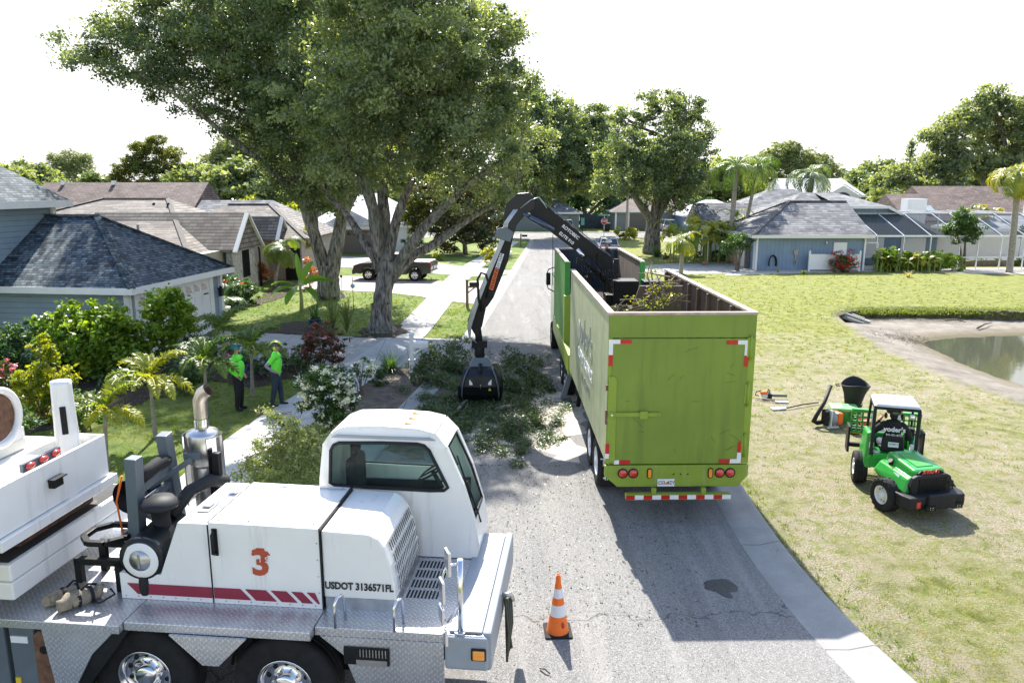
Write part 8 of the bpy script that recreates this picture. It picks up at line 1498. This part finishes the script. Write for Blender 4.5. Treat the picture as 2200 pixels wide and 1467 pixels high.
patch('mulch_bed', 'dark planting bed in front of the blue garage', M['mulch'], [(0,830),(100,800),(300,775),(470,752),(600,780),(680,780),(690,800),(560,830),(420,820),(300,870),(60,935),(0,930)], .018, seed=5)
patch('mulch_bed', 'pale mulch strip along the blue house and pool cage', M['dust'], [(1560,592),(1700,588),(1900,583),(2200,590),(2300,592),(2300,575),(1560,578)], .016, seed=6)
patch('road', 'wet dark spot on the shaded asphalt', mat('wet_asphalt', (.045,.046,.045), .6, var=.5, ns=30), [(1508,1252),(1530,1244),(1560,1245),(1582,1258),(1584,1270),(1568,1275),(1574,1286),(1556,1283),(1540,1272),(1515,1266)], .018, jag=.012)
patch('road', 'sawdust scattered over the asphalt beside the trailer', M['dust'], [(1120,850),(1190,835),(1240,850),(1255,900),(1260,950),(1240,1000),(1180,985),(1120,960),(1040,960),(1000,930),(1060,900)], .017, jag=.14, seed=8)
M['sprout'] = L_['yel']
rs = np.random.RandomState(5)
def scatter(label, n, fn, size, lm, zf, name='leaf_debris', aspect=.5, up=1.2, seed=1):
    r = np.random.RandomState(seed); Pp = np.array([fn(r) for _ in range(n)]); q = np.array([tuple(G(x, y)) for x, y in Pp]); q[:,2] = [zf(r, x, y) for x, y in q[:,:2]]
    o = quadcloud(name, lm, None, leafverts(q, size, r, aspect, up), r.uniform(0,1,len(q))); return tag(o, label, None, kind='stuff')
def g2(r, cx, cy, sx, sy): return (r.normal(cx, sx), r.normal(cy, sy))
cen = [(rs.normal(1040,75), rs.normal(885,38)) for _ in range(100)] + [(rs.normal(1130,50), rs.normal(925,35)) for _ in range(28)] + [(rs.uniform(900,1170), rs.uniform(800,900)) for _ in range(60)]
def clumpy(r): c = cen[r.randint(len(cen))]; return (r.normal(c[0], 9), r.normal(c[1], 5))
scatter('carpet of cut leaves and twigs on the road around the grapple', 48000, clumpy, .062, L_['cut'], lambda r, x, y: .02 + abs(r.normal(0,.05)))
scatter('sparse green leaves blown over the open asphalt', 1600, lambda r: (r.uniform(1010,1500), 1000 + 350*r.rand()**2.2), .04, L_['cut'], lambda r, x, y: .025, seed=3)
scatter('brown specks and bark crumbs on the asphalt', 1500, lambda r: (r.uniform(1000,1600), r.uniform(960,1460)), .022, leafmat('brown_specks', (.06,.04,.03), (.2,.14,.1), .05), lambda r, x, y: .02, seed=4)
def WB(x, y, r, Y=None, dz=0): b = G(x, y); return (b.x, b.y, r*.5 + dz, r)
rq = np.random.RandomState(19); hb_l = []
for k in range(64):
    x, y = rq.uniform(900,1190), rq.uniform(775,945)
    if (x-1030)**2/140**2 + (y-860)**2/95**2 > 1.25 or (x < 960 and y > 900): continue
    r_ = rq.uniform(.2,.34)*(.8 if y > 850 else 1.05); g_ = G(x, y); hb_l.append((g_.x, g_.y, r_*.28 if y > 845 else r_*.5, r_))
branchpile('branch_pile', 'heap of freshly cut oak branches under the open grapple', G(1030,860), hb_l + [(*G(1120,800)[:2],.25,.4),(*G(1150,785)[:2],.2,.4),(*G(1100,775)[:2],.25,.4)], 'cut', .085, 95, 36, .17, 81, 70, 1.2)
branchpile('branch_pile', 'cut leafy branches leaning around the white mailbox', G(930,800), [(*G(930,790)[:2],.5,.55),(*G(960,800)[:2],.5,.6),(*G(905,795)[:2],.3,.4),(*G(990,780)[:2],.45,.5),(*G(915,825)[:2],.25,.45)], 'cut', .085, 100, 34, .18, 82, 20, 1.1)
branchpile('branch_pile', 'loose clusters of cut leaves on the asphalt between cab and trailer', G(1120,960), [(*G(1100,940)[:2],.12,.35),(*G(1060,960)[:2],.1,.3),(*G(1110,975)[:2],.05,.14),(*G(1150,920)[:2],.08,.2),(*G(1215,945)[:2],.05,.16),(*G(1020,955)[:2],.12,.4),(*G(1200,915)[:2],.05,.15)], 'cut', .06, 110, 26, .14, 83, 16, .5)
for i, (x0,y0,x1,y1,r,lb) in enumerate([(968,853,1000,838,.05,'pale cut limb sticking out left of the grapple'),(1065,880,1105,872,.06,'thick bark covered log right below the grapple'),(985,880,1003,860,.05,'short split branch left of the grapple jaws'),(1160,1435,1182,1447,.012,'small dry twig on the asphalt near the bottom edge')]):
    a, b = G(x0,y0,.12 if i < 3 else .03), G(x1,y1,.2 if i < 3 else .03); tag(MB().tube([a, a.lerp(b,.5)+Vector((0,0,.03)), b], [r, r*.9, r*.7], 8, jit=.08).build('log' if i < 3 else 'stick', M['bark']), lb, 'log' if i < 3 else 'stick')
# tall pale cut branches behind the crane cab
b0 = G(600, 1040); Yp = 14.2
branchpile('branch_pile', 'tall pale leaved pile of cut branches between the sidewalk and the crane cab', (P(600,1000,Yp).x, Yp, 0), [(*P(600,1000,Yp),.45),(*P(560,1010,Yp),.35),(*P(650,980,Yp),.4),(*P(620,950,Yp+.3),.36),(*P(580,960,Yp),.3),(*P(670,1010,Yp),.4),(*P(690,950,Yp+.3),.25),(*P(600,915,Yp+.2),.22),(*P(570,880,Yp+.3),.12),(*P(590,890,Yp+.2),.14),(*P(630,910,Yp),.18),(*P(640,940,Yp),.25),(*P(530,1000,Yp),.2),(*P(510,1020,Yp),.15),(*P(660,930,Yp+.2),.2)], 'pale', .062, 330, 30, .13, 84, 45, .75, tr=.010)
# ---- grass blades
def blades(name, label, n, box, lm, h, seed, keep, wd=.006, tuft=7):
    r = np.random.RandomState(seed); x0, x1, y0, y1 = box; nt = n // tuft; u = r.rand(nt); y = 1/((1/y0) + (1/y1 - 1/y0)*u); x = x0 + (x1-x0)*r.rand(nt)
    k = keep(x, y, r); x, y = x[k], y[k]; z = terrain(x, y)[0]; m = len(x)*tuft; bx = np.repeat(x, tuft) + r.normal(0,.03,m); by = np.repeat(y, tuft) + r.normal(0,.03,m); bz = np.repeat(z, tuft)
    sc = np.clip(by/14, 1, 3); a = r.uniform(0, 6.283, m); hh = h*r.uniform(.5,1.3,m)*np.sqrt(sc); ln = r.normal(0,.5,(m,2))*hh[:,None]; w = wd*sc
    B = np.stack([bx, by, bz-.005], 1); s = np.stack([np.cos(a)*w, np.sin(a)*w, 0*a], 1); tip = B + np.stack([ln[:,0], ln[:,1], hh], 1)
    V = np.stack([B - s, B + s, tip], 1).reshape(-1, 3); o = quadcloud(name, lm, None, V, np.repeat(r.uniform(0,1,len(x)), tuft)*.7 + r.uniform(0,.3,m), 3); return tag(o, label, None, kind='stuff')
def nz(x, y, s, o=0): return np.array([noise.noise(Vector((a*s+o, b*s, 0))) for a, b in zip(x, y)])
ROp = [(p.x, p.y) for p in ro]; LOp = [(p.x, p.y) for p in lo]
def xr(y): return np.interp(y, [q[1] for q in ROp[:40]], [q[0] for q in ROp[:40]])
def keepR(x, y, r): d = inpoly(x, y, DIRT); return (x > xr(y) + .02) & ~d & (np.abs(x) < y*.75+1.5)
blades('grass', 'short patchy green grass on the dry lawn right of the street', 130000, (4.3, 30, 6.5, 54), L_['grass'], .045, 1, lambda x, y, r: keepR(x, y, r) & (nz(x, y, .9) + .5*nz(x, y, 3.1, 7) + r.normal(0,.14,len(x)) + np.clip((y-20)/40, 0, .5) > .06))
blades('grass', 'straw coloured dead grass on the lawn right of the street', 100000, (4.3, 26, 6.5, 44), L_['straw'], .035, 2, lambda x, y, r: keepR(x, y, r) & (nz(x, y, .9) + r.normal(0,.2,len(x)) < .25))
SWP = [(p.x, p.y) for p in smoothline(SWL, 4)] + [(p.x, p.y) for p in smoothline(SWR, 4)[::-1]]
DRV = gp([(380,708),(455,711),(560,716),(700,722),(835,727),(905,727),(995,729)]) + [(-1.9,30.0),(-2.3,25.4)] + gp([(900,790),(735,790),(600,786),(380,780)])
PVR = gp([(640,592),(760,594),(985,607),(1040,603)]) + [(.1,53),(-.3,50.0),(-1.0,41.5)] + gp([(1030,655),(930,644),(905,638),(820,628),(640,622)])
def xl(y): return np.interp(y, [q[1] for q in LOp[:40]], [q[0] for q in LOp[:40]])
blades('grass', 'green lawn grass left of the street around the sidewalk', 150000, (-17, -.5, 10, 52), L_['grass'], .05, 3, lambda x, y, r: (x < xl(y)) & ~inpoly(x, y, SWP) & ~inpoly(x, y, DRV) & ~inpoly(x, y, PVR) & ~((x > -5.4) & (y > 17) & (y < 25.5)) & (r.rand(len(x)) < .92))
blades('grass', 'green strip of long grass along the right kerb', 15000, (4.3, 8.5, 6.5, 24), L_['grass'], .085, 4, lambda x, y, r: (x > xr(y) - .10 + .12*nz(x, y, 2)) & (x < xr(y) + .25 + r.rand(len(x))*.25), .008)
scatter('turf fringe hanging over the undercut pond bank', 5000, lambda r: (r.uniform(1815,2210), 664 + r.normal(0,2.2)), .12, L_['grass'], lambda r, x, y: r.uniform(-.2,.06), name='grass', aspect=.2, up=.1, seed=9)

GR = {'mailbox': 'mailboxes along the left kerb', 'parked_car': 'cars parked far down the street', 'queen_palm': 'tall queen palms on the right', 'areca_palm': 'feather palm clumps on the right side', 'date_palm': 'small date palms by the houses',
 'flower_border': 'flower borders along the garage driveway', 'croton_shrub': 'crotons by the tan house', 'vine_arbor': 'vine covered bushes by the blue garage', 'branch_pile': 'piles of cut branches', 'log': 'cut logs in the debris', 'stick': 'loose sticks', 'cut_branch': 'branches sticking out of the trailer', 'flower_pot': 'plant pots', 'small_plant': 'small plants on the right lawn'}
for o in list(COL.objects):
    k = o.name.split('.')[0]
    if o.parent is None and k in GR and 'group' not in o: o['group'] = GR[k]
